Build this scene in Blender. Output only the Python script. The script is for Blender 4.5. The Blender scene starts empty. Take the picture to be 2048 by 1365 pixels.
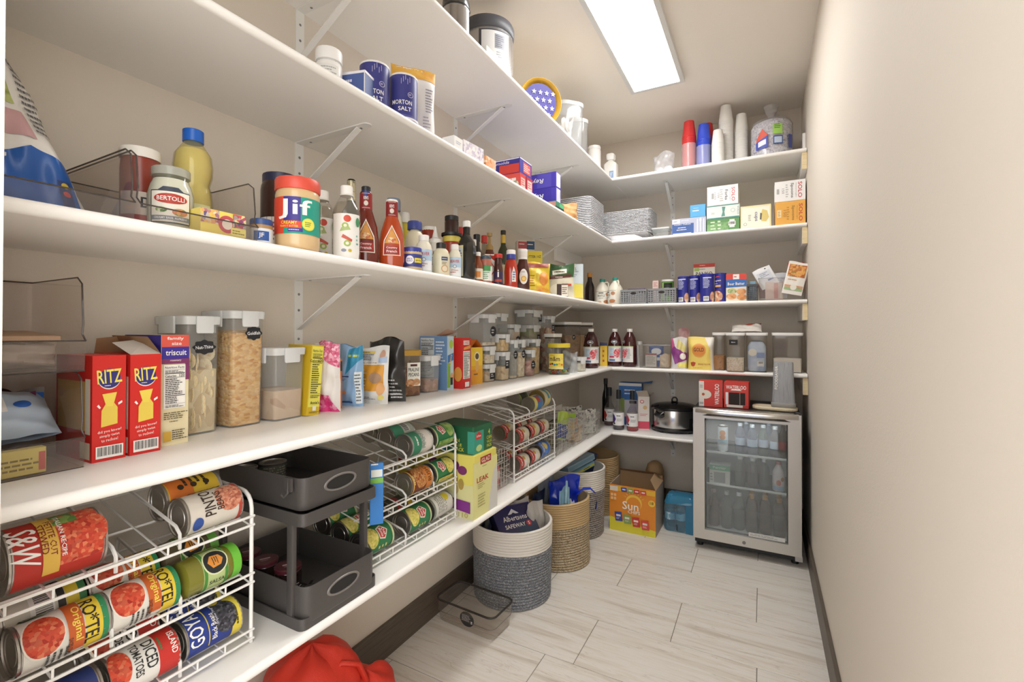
import bpy, math, random
from mathutils import Matrix, Vector
random.seed(7)
SC = bpy.context.scene
COL = SC.collection
PI = math.pi

# ---------------------------------------------------------------- camera
cam_data = bpy.data.cameras.new('camera')
cam = bpy.data.objects.new('camera', cam_data)
COL.objects.link(cam)
YAW, PITCH, ROLL, FPX = 0.4926, 0.00843, -0.0013, 936.92
cam.matrix_world = (Matrix.Translation((1.29, 0.0, 1.252)) @ Matrix.Rotation(YAW, 4, 'Z')
                    @ Matrix.Rotation(PI/2 + PITCH, 4, 'X') @ Matrix.Rotation(-ROLL, 4, 'Z'))
cam_data.sensor_width = 36.0
cam_data.lens = FPX / 2048 * 36.0
cam_data.shift_y = -(682.5 - 655.6) / 2048
cam_data.clip_start = 0.01
SC.camera = cam

# ---------------------------------------------------------------- world, lights, exposure
world = bpy.data.worlds.new('daylight_of_the_kitchen'); SC.world = world
world.use_nodes = True
wb = world.node_tree.nodes['Background']
wb.inputs['Color'].default_value = (1.0, 0.985, 0.965, 1)
wb.inputs['Strength'].default_value = 2.3
PANEL_STRENGTH = 13.0
SC.view_settings.view_transform = 'Standard'
SC.view_settings.look = 'None'
SC.view_settings.exposure = 0.9
SC.view_settings.gamma = 1.0
SC.view_settings.use_curve_mapping = False
SC.cycles.transparent_max_bounces = 24
SC.cycles.max_bounces = 10
SC.cycles.diffuse_bounces = 5
SC.cycles.caustics_reflective = False
SC.cycles.caustics_refractive = False

# ---------------------------------------------------------------- room sizes (metres)
W, D, H = 1.510, 3.530, 2.701
D1, D2, T = 0.398, 0.451, 0.022
ZB = {1: 2.265, 2: 1.844, 3: 1.413, 4: 0.993, 5: 0.560}
Z = {k: v + T for k, v in ZB.items()}

# ---------------------------------------------------------------- materials
_mats = {}
def lin(h):
    h = h.lstrip('#')
    c = [int(h[i:i+2], 16) / 255 for i in (0, 2, 4)]
    return tuple(x/12.92 if x <= .04045 else ((x+.055)/1.055)**2.4 for x in c) + (1,)
def _new(key):
    m = bpy.data.materials.new(key); m.use_nodes = True
    _mats[key] = m
    return m, m.node_tree.nodes, m.node_tree.links, m.node_tree.nodes['Principled BSDF']
def M(h, r=.5, m=0.0, coat=0.0):
    key = 'paint_%s_%d_%d_%d' % (h.lstrip('#'), r*100, m*100, coat*100)
    if key in _mats: return _mats[key]
    mt, n, l, b = _new(key)
    b.inputs['Base Color'].default_value = lin(h)
    b.inputs['Roughness'].default_value = r
    b.inputs['Metallic'].default_value = m
    b.inputs['Coat Weight'].default_value = coat
    return mt
def NM(key, cols, scale=40, r=.6, kind='VORONOI', m=0.0, bump=0.0, stretch=(1, 1, 1), detail=3):
    """a mottled material: several colours spread by a voronoi or noise texture"""
    if key in _mats: return _mats[key]
    mt, n, l, b = _new(key)
    tc = n.new('ShaderNodeTexCoord'); mp = n.new('ShaderNodeMapping')
    mp.inputs['Scale'].default_value = stretch
    l.new(tc.outputs['Object'], mp.inputs['Vector'])
    if kind == 'VORONOI':
        t = n.new('ShaderNodeTexVoronoi'); t.inputs['Scale'].default_value = scale
        sp = n.new('ShaderNodeSeparateColor'); l.new(t.outputs['Color'], sp.inputs['Color'])
        fac, hgt = sp.outputs['Red'], t.outputs['Distance']
    else:
        t = n.new('ShaderNodeTexNoise'); t.inputs['Scale'].default_value = scale
        t.inputs['Detail'].default_value = detail
        fac, hgt = t.outputs['Fac'], t.outputs['Fac']
    l.new(mp.outputs['Vector'], t.inputs['Vector'])
    cr = n.new('ShaderNodeValToRGB')
    el = cr.color_ramp.elements
    k = len(cols)
    lo, hi = (.05, .95) if kind == 'VORONOI' else (.3, .7)
    while len(el) < k: el.new(.5)
    for i, c in enumerate(cols):
        el[i].position = lo + (hi-lo) * i / max(1, k-1); el[i].color = lin(c)
    l.new(fac, cr.inputs['Fac']); l.new(cr.outputs['Color'], b.inputs['Base Color'])
    b.inputs['Roughness'].default_value = r; b.inputs['Metallic'].default_value = m
    if bump:
        bp = n.new('ShaderNodeBump'); bp.inputs['Strength'].default_value = bump; bp.inputs['Distance'].default_value = .004
        if kind == 'VORONOI': bp.invert = True
        l.new(hgt, bp.inputs['Height']); l.new(bp.outputs['Normal'], b.inputs['Normal'])
    return mt
def CP(tint='ffffff', haze=.06, rough=.06, ior=1.4):
    """clear or milky plastic and glass: see-through, mirror-like at grazing angles, a little haze"""
    key = 'clear_%s_%d_%d' % (tint, haze*100, rough*100)
    if key in _mats: return _mats[key]
    mt, n, l, b = _new(key)
    n.remove(b)
    out = n['Material Output']
    tr = n.new('ShaderNodeBsdfTransparent'); tr.inputs['Color'].default_value = lin(tint)
    df = n.new('ShaderNodeBsdfDiffuse'); df.inputs['Color'].default_value = lin(tint)
    gl = n.new('ShaderNodeBsdfGlossy'); gl.inputs['Roughness'].default_value = rough
    fr = n.new('ShaderNodeFresnel'); fr.inputs['IOR'].default_value = ior
    ge = n.new('ShaderNodeNewGeometry'); io = n.new('ShaderNodeMix')   # thin sheet: same reflectance from both sides
    io.inputs['A'].default_value = ior; io.inputs['B'].default_value = 1/ior
    l.new(ge.outputs['Backfacing'], io.inputs['Factor']); l.new(io.outputs['Result'], fr.inputs['IOR'])
    m1 = n.new('ShaderNodeMixShader'); m1.inputs['Fac'].default_value = haze
    m2 = n.new('ShaderNodeMixShader')
    l.new(tr.outputs[0], m1.inputs[1]); l.new(df.outputs[0], m1.inputs[2])
    l.new(fr.outputs[0], m2.inputs['Fac']); l.new(m1.outputs[0], m2.inputs[1]); l.new(gl.outputs[0], m2.inputs[2])
    l.new(m2.outputs[0], out.inputs['Surface'])
    return mt
def bumped(key, h, r, scale, strength, dist=.002, h2=None):
    if key in _mats: return _mats[key]
    mt, n, l, b = _new(key)
    b.inputs['Base Color'].default_value = lin(h); b.inputs['Roughness'].default_value = r
    tc = n.new('ShaderNodeTexCoord')
    t = n.new('ShaderNodeTexNoise'); t.inputs['Scale'].default_value = scale; t.inputs['Detail'].default_value = 3
    l.new(tc.outputs['Object'], t.inputs['Vector'])
    bp = n.new('ShaderNodeBump'); bp.inputs['Strength'].default_value = strength; bp.inputs['Distance'].default_value = dist
    l.new(t.outputs['Fac'], bp.inputs['Height']); l.new(bp.outputs['Normal'], b.inputs['Normal'])
    return mt

# ---------------------------------------------------------------- mesh building
class MB:
    def __init__(s):
        s.v = []; s.f = []; s.fm = []; s.mats = []
    def mi(s, mat):
        if mat not in s.mats: s.mats.append(mat)
        return s.mats.index(mat)
    def add(s, verts, faces, mat):
        o = len(s.v); k = s.mi(mat)
        s.v += [tuple(x) for x in verts]
        for f in faces:
            s.f.append([i + o for i in f]); s.fm.append(k)
        return s
    def box(s, x0, x1, y0, y1, z0, z1, mat):
        v = [(x0, y0, z0), (x1, y0, z0), (x1, y1, z0), (x0, y1, z0), (x0, y0, z1), (x1, y0, z1), (x1, y1, z1), (x0, y1, z1)]
        return s.add(v, [(3, 2, 1, 0), (4, 5, 6, 7), (0, 1, 5, 4), (1, 2, 6, 5), (2, 3, 7, 6), (3, 0, 4, 7)], mat)
    def rings(s, rings, mat, cap0=True, cap1=True):
        n = len(rings[0]); v = [p for r in rings for p in r]; f = []
        for i in range(len(rings) - 1):
            for j in range(n):
                k = (j + 1) % n
                f.append((i*n + j, i*n + k, (i+1)*n + k, (i+1)*n + j))
        if cap0: f.append(tuple(range(n - 1, -1, -1)))
        if cap1: f.append(tuple((len(rings)-1)*n + j for j in range(n)))
        return s.add(v, f, mat)
    def stack(s, secs, mat, cx=0, cy=0, seg=3, cap0=True, cap1=True):
        """rounded rectangles (w, d, corner radius, z) joined upwards"""
        rg = []
        for (w, d, r, z) in secs:
            r = min(r, w/2 - 1e-4, d/2 - 1e-4); ring = []
            for q, (sx, sy) in enumerate(((1, 1), (-1, 1), (-1, -1), (1, -1))):
                for t in range(seg + 1):
                    a = q*PI/2 + t*PI/2/seg
                    ring.append((cx + sx*(w/2 - r) + r*math.cos(a), cy + sy*(d/2 - r) + r*math.sin(a), z))
            rg.append(ring)
        return s.rings(rg, mat, cap0, cap1)
    def lathe(s, prof, mat, seg=20, sx=1, sy=1, cx=0, cy=0, cap0=True, cap1=True):
        rg = [[(cx + max(r, 1e-4)*sx*math.cos(2*PI*j/seg), cy + max(r, 1e-4)*sy*math.sin(2*PI*j/seg), z) for j in range(seg)] for (r, z) in prof]
        return s.rings(rg, mat, cap0, cap1)
    def tube(s, pts, r, mat, seg=6, closed=False):
        pts = [Vector(p) for p in pts]; n = len(pts); rg = []
        prev = None
        for i, p in enumerate(pts):
            if closed: t = pts[(i+1) % n] - pts[i-1]
            else: t = pts[min(i+1, n-1)] - pts[max(i-1, 0)]
            t.normalize()
            if prev is None:
                a = Vector((0, 0, 1)) if abs(t.z) < .9 else Vector((1, 0, 0))
                u = t.cross(a).normalized()
            else:
                u = (prev - t * prev.dot(t))
                u = u.normalized() if u.length > 1e-6 else t.orthogonal().normalized()
            w = t.cross(u); prev = u
            rg.append([tuple(p + (u*math.cos(2*PI*j/seg) + w*math.sin(2*PI*j/seg))*r) for j in range(seg)])
        if closed: rg.append(rg[0])
        return s.rings(rg, mat, not closed, not closed)
    def grid(s, nu, nv, fn, mat, flip=False):
        v = [fn(i/nu, j/nv) for j in range(nv+1) for i in range(nu+1)]
        f = []
        for j in range(nv):
            for i in range(nu):
                q = (j*(nu+1)+i, j*(nu+1)+i+1, (j+1)*(nu+1)+i+1, (j+1)*(nu+1)+i)
                f.append(q[::-1] if flip else q)
        return s.add(v, f, mat)
    def prism(s, poly, y0, y1, mat):
        """polygon in the xz plane pushed along y"""
        n = len(poly)
        v = [(x, y0, z) for x, z in poly] + [(x, y1, z) for x, z in poly]
        f = [tuple(range(n)), tuple(range(2*n-1, n-1, -1))] + [(j, n + j, n + (j+1) % n, (j+1) % n) for j in range(n)]
        return s.add(v, f, mat)
    def xform(s, mtx, start=0):
        s.v[start:] = [tuple(mtx @ Vector(p)) for p in s.v[start:]]
        return s
    def mesh(s, name, smooth=40):
        me = bpy.data.meshes.new(name)
        me.from_pydata(s.v, [], s.f)
        for m in s.mats: me.materials.append(m)
        me.polygons.foreach_set('material_index', s.fm)
        if smooth:
            me.polygons.foreach_set('use_smooth', [True]*len(s.f))
            me.set_sharp_from_angle(angle=math.radians(smooth))
        me.update()
        return me
    def build(s, name, parent=None, smooth=40):
        o = bpy.data.objects.new(name, s.mesh(name, smooth)); COL.objects.link(o)
        if parent is not None: o.parent = parent
        return o

def tag(o, label, cat, group=None, kind=None):
    o['label'] = label; o['category'] = cat
    if group: o['group'] = group
    if kind: o['kind'] = kind
    return o
def empty(name, loc=(0, 0, 0), rz=0):
    o = bpy.data.objects.new(name, None); COL.objects.link(o)
    o.empty_display_size = .05
    o.location = loc; o.rotation_euler = (0, 0, rz)
    return o
def place(o, loc, rz=0, rx=0, ry=0, spin=0):
    o.matrix_basis = Matrix.Translation(loc) @ Matrix.Rotation(rz, 4, 'Z') @ Matrix.Rotation(ry, 4, 'Y') @ Matrix.Rotation(rx, 4, 'X') @ Matrix.Rotation(spin, 4, 'Z')
    return o
def copy_tree(o, parent=None):
    c = o.copy(); COL.objects.link(c)
    if parent is not None: c.parent = parent
    for ch in list(o.children): copy_tree(ch, c)
    return c
R90 = PI/2

# ---------------------------------------------------------------- printing on surfaces
_txt = {}
def glyphs(s):
    if s not in _txt:
        cu = bpy.data.curves.new('t', 'FONT'); cu.body = s; cu.resolution_u = 1 if len(s) > 9 else 2
        cu.fill_mode = 'BOTH'; cu.offset = .012
        ob = bpy.data.objects.new('t', cu); COL.objects.link(ob)
        dg = bpy.context.evaluated_depsgraph_get()
        me = bpy.data.meshes.new_from_object(ob.evaluated_get(dg))
        vs = [(v.co.x, v.co.y) for v in me.vertices]; fs = [tuple(p.vertices) for p in me.polygons]
        bpy.data.objects.remove(ob); bpy.data.curves.remove(cu); bpy.data.meshes.remove(me)
        if vs:
            x0, x1 = min(v[0] for v in vs), max(v[0] for v in vs); y0, y1 = min(v[1] for v in vs), max(v[1] for v in vs)
            vs = [((x - (x0+x1)/2), (y - (y0+y1)/2)) for x, y in vs]
            _txt[s] = (vs, fs, x1-x0, y1-y0)
        else: _txt[s] = ([], [], 1, 1)
    return _txt[s]
def facing(w, d, h, face='f'):
    """(u, v) on a face of a box w wide, d deep, h high whose front looks to local -y; u runs left to right as one reads it"""
    if face == 'f': return lambda u, v, o: (u, -d/2 - o, v)
    if face == 'b': return lambda u, v, o: (-u, d/2 + o, v)
    if face == 'l': return lambda u, v, o: (-w/2 - o, -u, v)
    if face == 'r': return lambda u, v, o: (w/2 + o, u, v)
    if face == 't': return lambda u, v, o: (u, v, h + o)
def around(prof, sx=1, sy=1, turn=0.0, R=None):
    """wraps (u, v) round a turned body; v is the height, u the arc length seen from local -y"""
    if not isinstance(prof, (list, tuple)): prof = [(prof, -9), (prof, 9)]
    Rm = R or max(r for r, z in prof)
    def rad(v):
        for (r0, z0), (r1, z1) in zip(prof, prof[1:]):
            if z0 <= v <= z1 and z1 > z0: return r0 + (r1-r0)*(v-z0)/(z1-z0)
        return prof[-1][0] if v > prof[-1][1] else prof[0][0]
    def f(u, v, o):
        a = u/Rm + turn; r = rad(v) + o
        return (r*sx*math.sin(a), -r*sy*math.cos(a), v)
    return f
def split(tris, pts, lim):
    """cut flat triangles until none is wider than lim, so that print follows a round surface"""
    todo = list(tris); out = []; mid = {}
    while todo:
        a, b, c = todo.pop()
        e = sorted(((abs(pts[p][0]-pts[q][0]) + .4*abs(pts[p][1]-pts[q][1]), p, q) for p, q in ((a, b), (b, c), (c, a))), reverse=True)[0]
        if e[0] <= lim: out.append((a, b, c)); continue
        p, q = e[1], e[2]; key = (min(p, q), max(p, q))
        if key not in mid:
            pts.append(((pts[p][0]+pts[q][0])/2, (pts[p][1]+pts[q][1])/2)); mid[key] = len(pts) - 1
        m = mid[key]; r = ({a, b, c} - {p, q}).pop()
        if (p, q) in ((a, b), (b, c), (c, a)): todo += [(p, m, r), (m, q, r)]
        else: todo += [(q, m, r), (m, p, r)]
    return out
def print_on(parent, surf, items, name='printed_label', off=.0005, step=.00022, curved=False, lim=.007):
    mb = MB()
    def put(pts, faces, m, o):
        if curved:
            pts = list(pts); tr = [(f[0], f[i], f[i+1]) for f in faces for i in range(1, len(f)-1)]
            faces = split(tr, pts, lim)
        mb.add([surf(u, v, o) for u, v in pts], faces, mat(m))
    for k, it in enumerate(items):
        o = off + step*k; t = it[0]
        if t == 'r':      # u, v centre, w, h, material
            _, u, v, w, h, m = it
            put([(u - w/2, v - h/2), (u + w/2, v - h/2), (u + w/2, v + h/2), (u - w/2, v + h/2)], [(0, 1, 2, 3)], m, o)
        elif t == 'e':    # ellipse
            _, u, v, rx, ry, m = it
            n = 24; put([(u + rx*math.cos(2*PI*i/n), v + ry*math.sin(2*PI*i/n)) for i in range(n)], [tuple(range(n))], m, o)
        elif t == 'p':    # polygon, convex or star-like about its middle
            _, pts, m = it
            cu = sum(p[0] for p in pts)/len(pts); cv = sum(p[1] for p in pts)/len(pts); n = len(pts)
            put([(cu, cv)] + list(pts), [(0, 1+i, 1+(i+1) % n) for i in range(n)], m, o)
        elif t == 't':    # text, u, v centre, height, material, [width], [rotation], [slant]
            s, u, v, h, m = it[1:6]; wd = it[6] if len(it) > 6 else None; rot = it[7] if len(it) > 7 else 0; sl = it[8] if len(it) > 8 else 0
            vs, fs, tw, th = glyphs(s)
            if not vs: continue
            ky = h/th; kx = (wd/tw) if wd else ky
            c, sn = math.cos(rot), math.sin(rot); pts = []
            for x, y in vs:
                x, y = x*kx + y*ky*sl, y*ky
                pts.append((u + x*c - y*sn, v + x*sn + y*c))
            put(pts, fs, m, o)
        elif t == 'bar':  # barcode
            _, u, v, w, h = it
            put([(u - w/2, v - h/2), (u + w/2, v - h/2), (u + w/2, v + h/2), (u - w/2, v + h/2)], [(0, 1, 2, 3)], 'f4f2ee', o)
            rnd = random.Random(int(abs(u*9999) + abs(v*7777))); x = u - w*.44
            while x < u + w*.44:
                bw = w*rnd.choice((.012, .02, .03))
                x1 = min(x + bw, u + w*.46)
                mb.add([surf(a, b, o + .0003) for a, b in ((x, v - h*.3), (x1, v - h*.3), (x1, v + h*.42), (x, v + h*.42))], [(0, 1, 2, 3)], M('222222'))
                x += bw + w*rnd.choice((.015, .03))
        elif t == 'ln':   # lines of fine print
            _, u, v, w, h, n, m = it
            rnd = random.Random(n*31 + int(abs(u*1e4)))
            for i in range(n):
                y = v + h/2 - h*(i + .5)/n; ww = w*rnd.uniform(.6, 1); x = u - w/2; e = h/n*.22
                while x < u - w/2 + ww - w*.03:
                    x1 = min(x + w*rnd.uniform(.06, .22), u - w/2 + ww)
                    mb.add([surf(a, b, o) for a, b in ((x, y - e), (x1, y - e), (x1, y + e), (x, y + e))], [(0, 1, 2, 3)], mat(m))
                    x = x1 + w*.025
    return mb.build(name, parent, smooth=60 if curved else 0)
def mat(m): return M(m) if isinstance(m, str) else m
def nutrition(u, v, w, h, bg='f3f1ea'):
    """a nutrition panel as a list of print items"""
    k = '1c1c1c'
    return [('r', u, v, w, h, bg), ('t', 'Nutrition Facts', u, v + h*.44, h*.055, k, w*.9),
            ('r', u, v + h*.385, w*.92, h*.006, k), ('ln', u, v + h*.345, w*.9, h*.06, 2, k), ('r', u, v + h*.30, w*.92, h*.018, k),
            ('t', 'Calories', u - w*.2, v + h*.245, h*.05, k), ('t', '120', u + w*.32, v + h*.25, h*.06, k), ('r', u, v + h*.205, w*.92, h*.009, k),
            ('ln', u - w*.05, v + h*.0, w*.8, h*.38, 9, k), ('r', u, v - h*.21, w*.92, h*.016, k), ('ln', u - w*.05, v - h*.31, w*.8, h*.16, 4, k), ('r', u, v - h*.4, w*.92, h*.005, k), ('ln', u, v - h*.45, w*.9, h*.06, 2, k)]
def nutrition_on(*a): return nutrition(*a)

# ---------------------------------------------------------------- room shell
def struct(name, mb, parent=None, smooth=30):
    o = mb.build(name, parent, smooth)
    if parent is None: o['kind'] = 'structure'
    return o
WALL = bumped('wall_paint', 'dbd2c5', .75, 160, .35, .0015)
CEIL = bumped('ceiling_paint', 'ebe4da', .8, 160, .3, .0015)
WHITE = M('f3f1ed', .38)
BRK = M('e9e8e4', .4)
def wood(key, c1, c2, scale, stretch, r=.5):
    return NM(key, [c1, c2, c1], scale, r, 'NOISE', stretch=stretch, detail=6)
BASEB = wood('dark_stained_wood', '4a4138', '5d5348', 9, (12, .6, 12), .45)
BASEB2 = wood('dark_stained_wood_across', '4a4138', '5d5348', 9, (.6, 12, 12), .45)
RAW = wood('raw_pine', 'd9c394', 'e6d5ac', 14, (1, 1, 8), .7)

Y0 = 0.19
struct('wall_left', MB().box(-.1, 0, .07, D + .1, 0, H, WALL))
struct('wall_back', MB().box(0, W, D, D + .1, 0, H, WALL))
struct('wall_right', MB().box(W, W + .1, .07, D + .1, 0, H, WALL))
mb = MB(); mb.box(0, .548, .07, Y0, 0, H, WALL); mb.box(1.42, W, .07, Y0, 0, H, WALL); mb.box(.548, 1.42, .07, Y0, 2.12, H, WALL)
struct('wall_front', mb)
struct('ceiling', MB().box(0, W, .07, D, H, H + .06, CEIL))
struct('baseboard_left', MB().box(0, .014, Y0, D, 0, .128, BASEB))
struct('baseboard_right', MB().box(W - .014, W, Y0, D, 0, .118, BASEB))
struct('baseboard_back', MB().box(.014, W - .014, D - .014, D, 0, .118, BASEB2))

def tile_material():
    mt, n, l, b = _new('veined_stone_tile')
    tc = n.new('ShaderNodeTexCoord'); oi = n.new('ShaderNodeObjectInfo')
    mul = n.new('ShaderNodeVectorMath'); mul.operation = 'SCALE'
    comb = n.new('ShaderNodeCombineXYZ')
    for i in range(3): l.new(oi.outputs['Random'], comb.inputs[i])
    l.new(comb.outputs[0], mul.inputs[0]); mul.inputs['Scale'].default_value = 37.0
    add = n.new('ShaderNodeVectorMath'); l.new(tc.outputs['Object'], add.inputs[0]); l.new(mul.outputs[0], add.inputs[1])
    mp = n.new('ShaderNodeMapping'); mp.inputs['Rotation'].default_value = (0, 0, .06); mp.inputs['Scale'].default_value = (.55, 8, 1)
    l.new(add.outputs[0], mp.inputs['Vector'])
    t = n.new('ShaderNodeTexNoise'); t.inputs['Scale'].default_value = 3.2; t.inputs['Detail'].default_value = 8; t.inputs['Roughness'].default_value = .62; t.inputs['Distortion'].default_value = .5
    l.new(mp.outputs[0], t.inputs['Vector'])
    cr = n.new('ShaderNodeValToRGB'); e = cr.color_ramp.elements
    cols = [(.28, 'bdb3a6'), (.40, 'd0c8bd'), (.47, 'd9d3ca'), (.55, 'ddd9d2'), (.62, 'd6cec2'), (.72, 'dfdbd4')]
    while len(e) < len(cols): e.new(.5)
    for i, (p, c) in enumerate(cols): e[i].position = p; e[i].color = lin(c)
    l.new(t.outputs['Fac'], cr.inputs['Fac'])
    mp2 = n.new('ShaderNodeMapping'); mp2.inputs['Rotation'].default_value = (0, 0, .1); mp2.inputs['Scale'].default_value = (.8, 9, 1)
    l.new(add.outputs[0], mp2.inputs['Vector'])
    t2 = n.new('ShaderNodeTexNoise'); t2.inputs['Scale'].default_value = 2.2; t2.inputs['Detail'].default_value = 10; t2.inputs['Distortion'].default_value = 1.0
    l.new(mp2.outputs[0], t2.inputs['Vector'])
    cr2 = n.new('ShaderNodeValToRGB'); e2 = cr2.color_ramp.elements
    e2[0].position = .49; e2[0].color = (1, 1, 1, 1); e2[1].position = .51; e2[1].color = (1, 1, 1, 1)
    x = e2.new(.5); x.color = (.66, .62, .57, 1)
    l.new(t2.outputs['Fac'], cr2.inputs['Fac'])
    mx = n.new('ShaderNodeMix'); mx.data_type = 'RGBA'; mx.blend_type = 'MULTIPLY'; mx.inputs['Factor'].default_value = .55
    l.new(cr.outputs['Color'], mx.inputs['A']); l.new(cr2.outputs['Color'], mx.inputs['B'])
    l.new(mx.outputs['Result'], b.inputs['Base Color'])
    b.inputs['Roughness'].default_value = .42
    return mt
TILE = tile_material()
floor = struct('floor', MB().box(0, W, .07, D, -.05, -.002, M('857d72', .8)))
rows = [(.146, .452, .345), (.452, .757, .65), (.757, 1.063, .345), (1.063, 1.368, .65), (1.368, 1.673, .54), (1.673, 1.979, .655), (1.979, 2.287, .955), (2.287, 2.595, .65), (2.595, 2.9, .955), (2.9, 3.206, .65), (3.206, 3.511, .345)]
for (a, b, x) in rows:
    while x > .02: x -= .61
    while x < W - .02:
        x0, x1 = max(x, .0), min(x + .61, W)
        if x1 - x0 > .03:
            g = .0028; mb = MB()
            w, d = x1 - x0 - g, min(b, D) - max(a, .07) - g
            mb.stack([(w, d, .001, -.012), (w, d, .001, -.0012), (w - .002, d - .002, .001, 0)], TILE, seg=1)
            o = mb.build('tile', floor, 30); o.location = ((x0 + x1)/2, (max(a, .07) + min(b, D))/2, 0)
        x += .61

struct('floor_kitchen', MB().box(-2.5, 3.5, -4.0, .07, -.05, -.001, TILE))

# ---------------------------------------------------------------- shelves with rounded front edges
def nose(depth, zb):
    return [(0, zb), (depth - T/2, zb)] + [(depth - T/2 + T/2*math.sin(t*PI/8), zb + T/2 - T/2*math.cos(t*PI/8)) for t in range(1, 8)] + [(depth - T/2, zb + T), (0, zb + T)]
ORD = {1: 'topmost', 2: 'second highest', 3: 'middle', 4: 'fourth', 5: 'lowest'}
HOLD = {1: 'carrying the pressure cooker', 2: 'carrying salt and wrap boxes', 3: 'carrying sauces and dressings', 4: 'carrying crackers and cereal containers', 5: 'carrying wire can racks'}
HOLDB = {1: 'carrying stacked cups', 2: 'carrying cutlery boxes', 3: 'carrying syrup jugs and blue canisters', 4: 'carrying flour and rice containers', 5: 'carrying the slow cooker'}
for k in range(1, 6):
    mb = MB(); p = nose(D1, ZB[k]); n = len(p)
    mb.add([(x, Y0, z) for x, z in p] + [(x, D, z) for x, z in p], [tuple(range(n)), tuple(range(2*n-1, n-1, -1))] + [(j, n+j, n+(j+1) % n, (j+1) % n) for j in range(n)], WHITE)
    tag(mb.build('pantry_shelf', None, 50), '%s white shelf along the long wall, %s' % (ORD[k], HOLD[k]), 'shelf', 'pantry shelves')
    mb = MB(); p = nose(D2, ZB[k]); x1 = W - .004 if k < 5 else .905
    x0 = D1 - .0005
    mb.add([(x0, D - y, z) for y, z in p] + [(x1, D - y, z) for y, z in p], [tuple(range(n-1, -1, -1)), tuple(range(n, 2*n))] + [((j+1) % n, n+(j+1) % n, n+j, j) for j in range(n)], WHITE)
    tag(mb.build('pantry_shelf', None, 50), '%s white shelf across the end wall, %s' % (ORD[k], HOLDB[k]), 'shelf', 'pantry shelves')

def bracket_proto():
    t = empty('shelf_bracket'); w = .015
    mb = MB(); mb.box(.0, .003, -w, w, -.205, 0, BRK); mb.build('wall_flange', t)
    mb = MB(); mb.box(.003, .29, -w, w, -.003, 0, BRK); mb.lathe([(w, -.003), (w, 0)], BRK, 16, cx=.29); mb.build('top_flange', t)
    mb = MB(); a = Vector((.004, 0, -.155)); b = Vector((.262, 0, -.004)); d = (b-a).normalized(); nn = Vector((d.z, 0, -d.x))*.0018; e = .0095
    mb.add([a-nn+Vector((0, -e, 0)), a-nn+Vector((0, e, 0)), b-nn+Vector((0, e, 0)), b-nn+Vector((0, -e, 0)), a+nn+Vector((0, -e, 0)), a+nn+Vector((0, e, 0)), b+nn+Vector((0, e, 0)), b+nn+Vector((0, -e, 0))],
           [(0, 1, 2, 3), (7, 6, 5, 4), (0, 4, 5, 1), (1, 5, 6, 2), (2, 6, 7, 3), (3, 7, 4, 0)], BRK); mb.build('brace', t)
    for (x, z) in ((.0035, -.045), (.0035, -.095), (.0035, -.185)):
        mb = MB(); mb.lathe([(.0042, 0), (.0036, .0012), (.0015, .0014)], M('8f9093', .35, .9), 10); mb.xform(Matrix.Translation((x, 0, z)) @ Matrix.Rotation(R90, 4, 'Y')); mb.build('screw', t)
    for x in (.05, .265):
        mb = MB(); mb.lathe([(.0042, 0), (.0036, .0012), (.0015, .0014)], M('8f9093', .35, .9), 10); mb.xform(Matrix.Translation((x, .004, -.003)) @ Matrix.Rotation(PI, 4, 'X')); mb.build('screw', t)
    return t
bp = bracket_proto(); first = True
PLACE = {.98: 'nearest the doorway', 1.83: 'halfway along the wall', 2.69: 'near the corner'}
for k in (1, 2, 3):
    for y in (.98, 1.83, 2.69):
        o = bp if first else copy_tree(bp); first = False
        o.location = (0, y, ZB[k])
        tag(o, 'white metal bracket under the %s long-wall shelf, %s' % (ORD[k], PLACE[y]), 'bracket', 'shelf brackets')
for k in range(1, 6):
    o = copy_tree(bp); o.location = (.714, D, ZB[k]); o.rotation_euler = (0, 0, -R90)
    tag(o, 'white metal bracket under the %s end-wall shelf' % ORD[k], 'bracket', 'shelf brackets')
# wooden cleats
for k in (1, 2, 3, 4):
    mb = MB(); mb.box(W - .026, W - .001, D - .435, D - .001, ZB[k] - .095, ZB[k] - .0005, WHITE)
    o = tag(mb.build('shelf_cleat'), 'white wooden cleat with bare end under the %s end-wall shelf' % ORD[k], 'cleat', 'shelf cleats')
    MB().box(W - .0255, W - .0015, D - .437, D - .4352, ZB[k] - .0945, ZB[k] - .001, RAW).build('bare_end', o)
mb = MB(); mb.box(.001, .022, 3.02, D - .001, ZB[2] - .095, ZB[2] - .0005, WHITE)
tag(mb.build('shelf_cleat'), 'white wooden cleat on the long wall below the second highest shelf, in the corner', 'cleat', 'shelf cleats')
mb = MB(); mb.box(W - .016, W - .001, D - .33, D - .16, Z[1] + .001, Z[1] + .125, WHITE)
tag(mb.build('wall_board'), 'short white board on the wall above the topmost shelf beside bagged bowls', 'board')

# ---------------------------------------------------------------- ceiling light panel
t = empty('ceiling_light', (.749, 2.19, H))
FR = M('d4d4d1', .5); LX, LY = .152, .61
for nm, a in (('frame_side', (-LX, -LX + .024, -LY, LY)), ('frame_side', (LX - .024, LX, -LY, LY)), ('frame_end', (-LX + .024, LX - .024, -LY, -LY + .024)), ('frame_end', (-LX + .024, LX - .024, LY - .024, LY))):
    MB().box(*a, -.03, 0, FR).build(nm, t)
mt, n, l, b = _new('light_diffuser'); b.inputs['Emission Color'].default_value = (1, .99, .975, 1); b.inputs['Emission Strength'].default_value = PANEL_STRENGTH; b.inputs['Base Color'].default_value = (.9, .9, .9, 1)
MB().box(-LX + .024, LX - .024, -LY + .024, LY - .024, -.024, -.012, mt).build('diffuser', t)
tag(t, 'flat rectangular white ceiling light panel with a grey frame', 'ceiling light')

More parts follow.
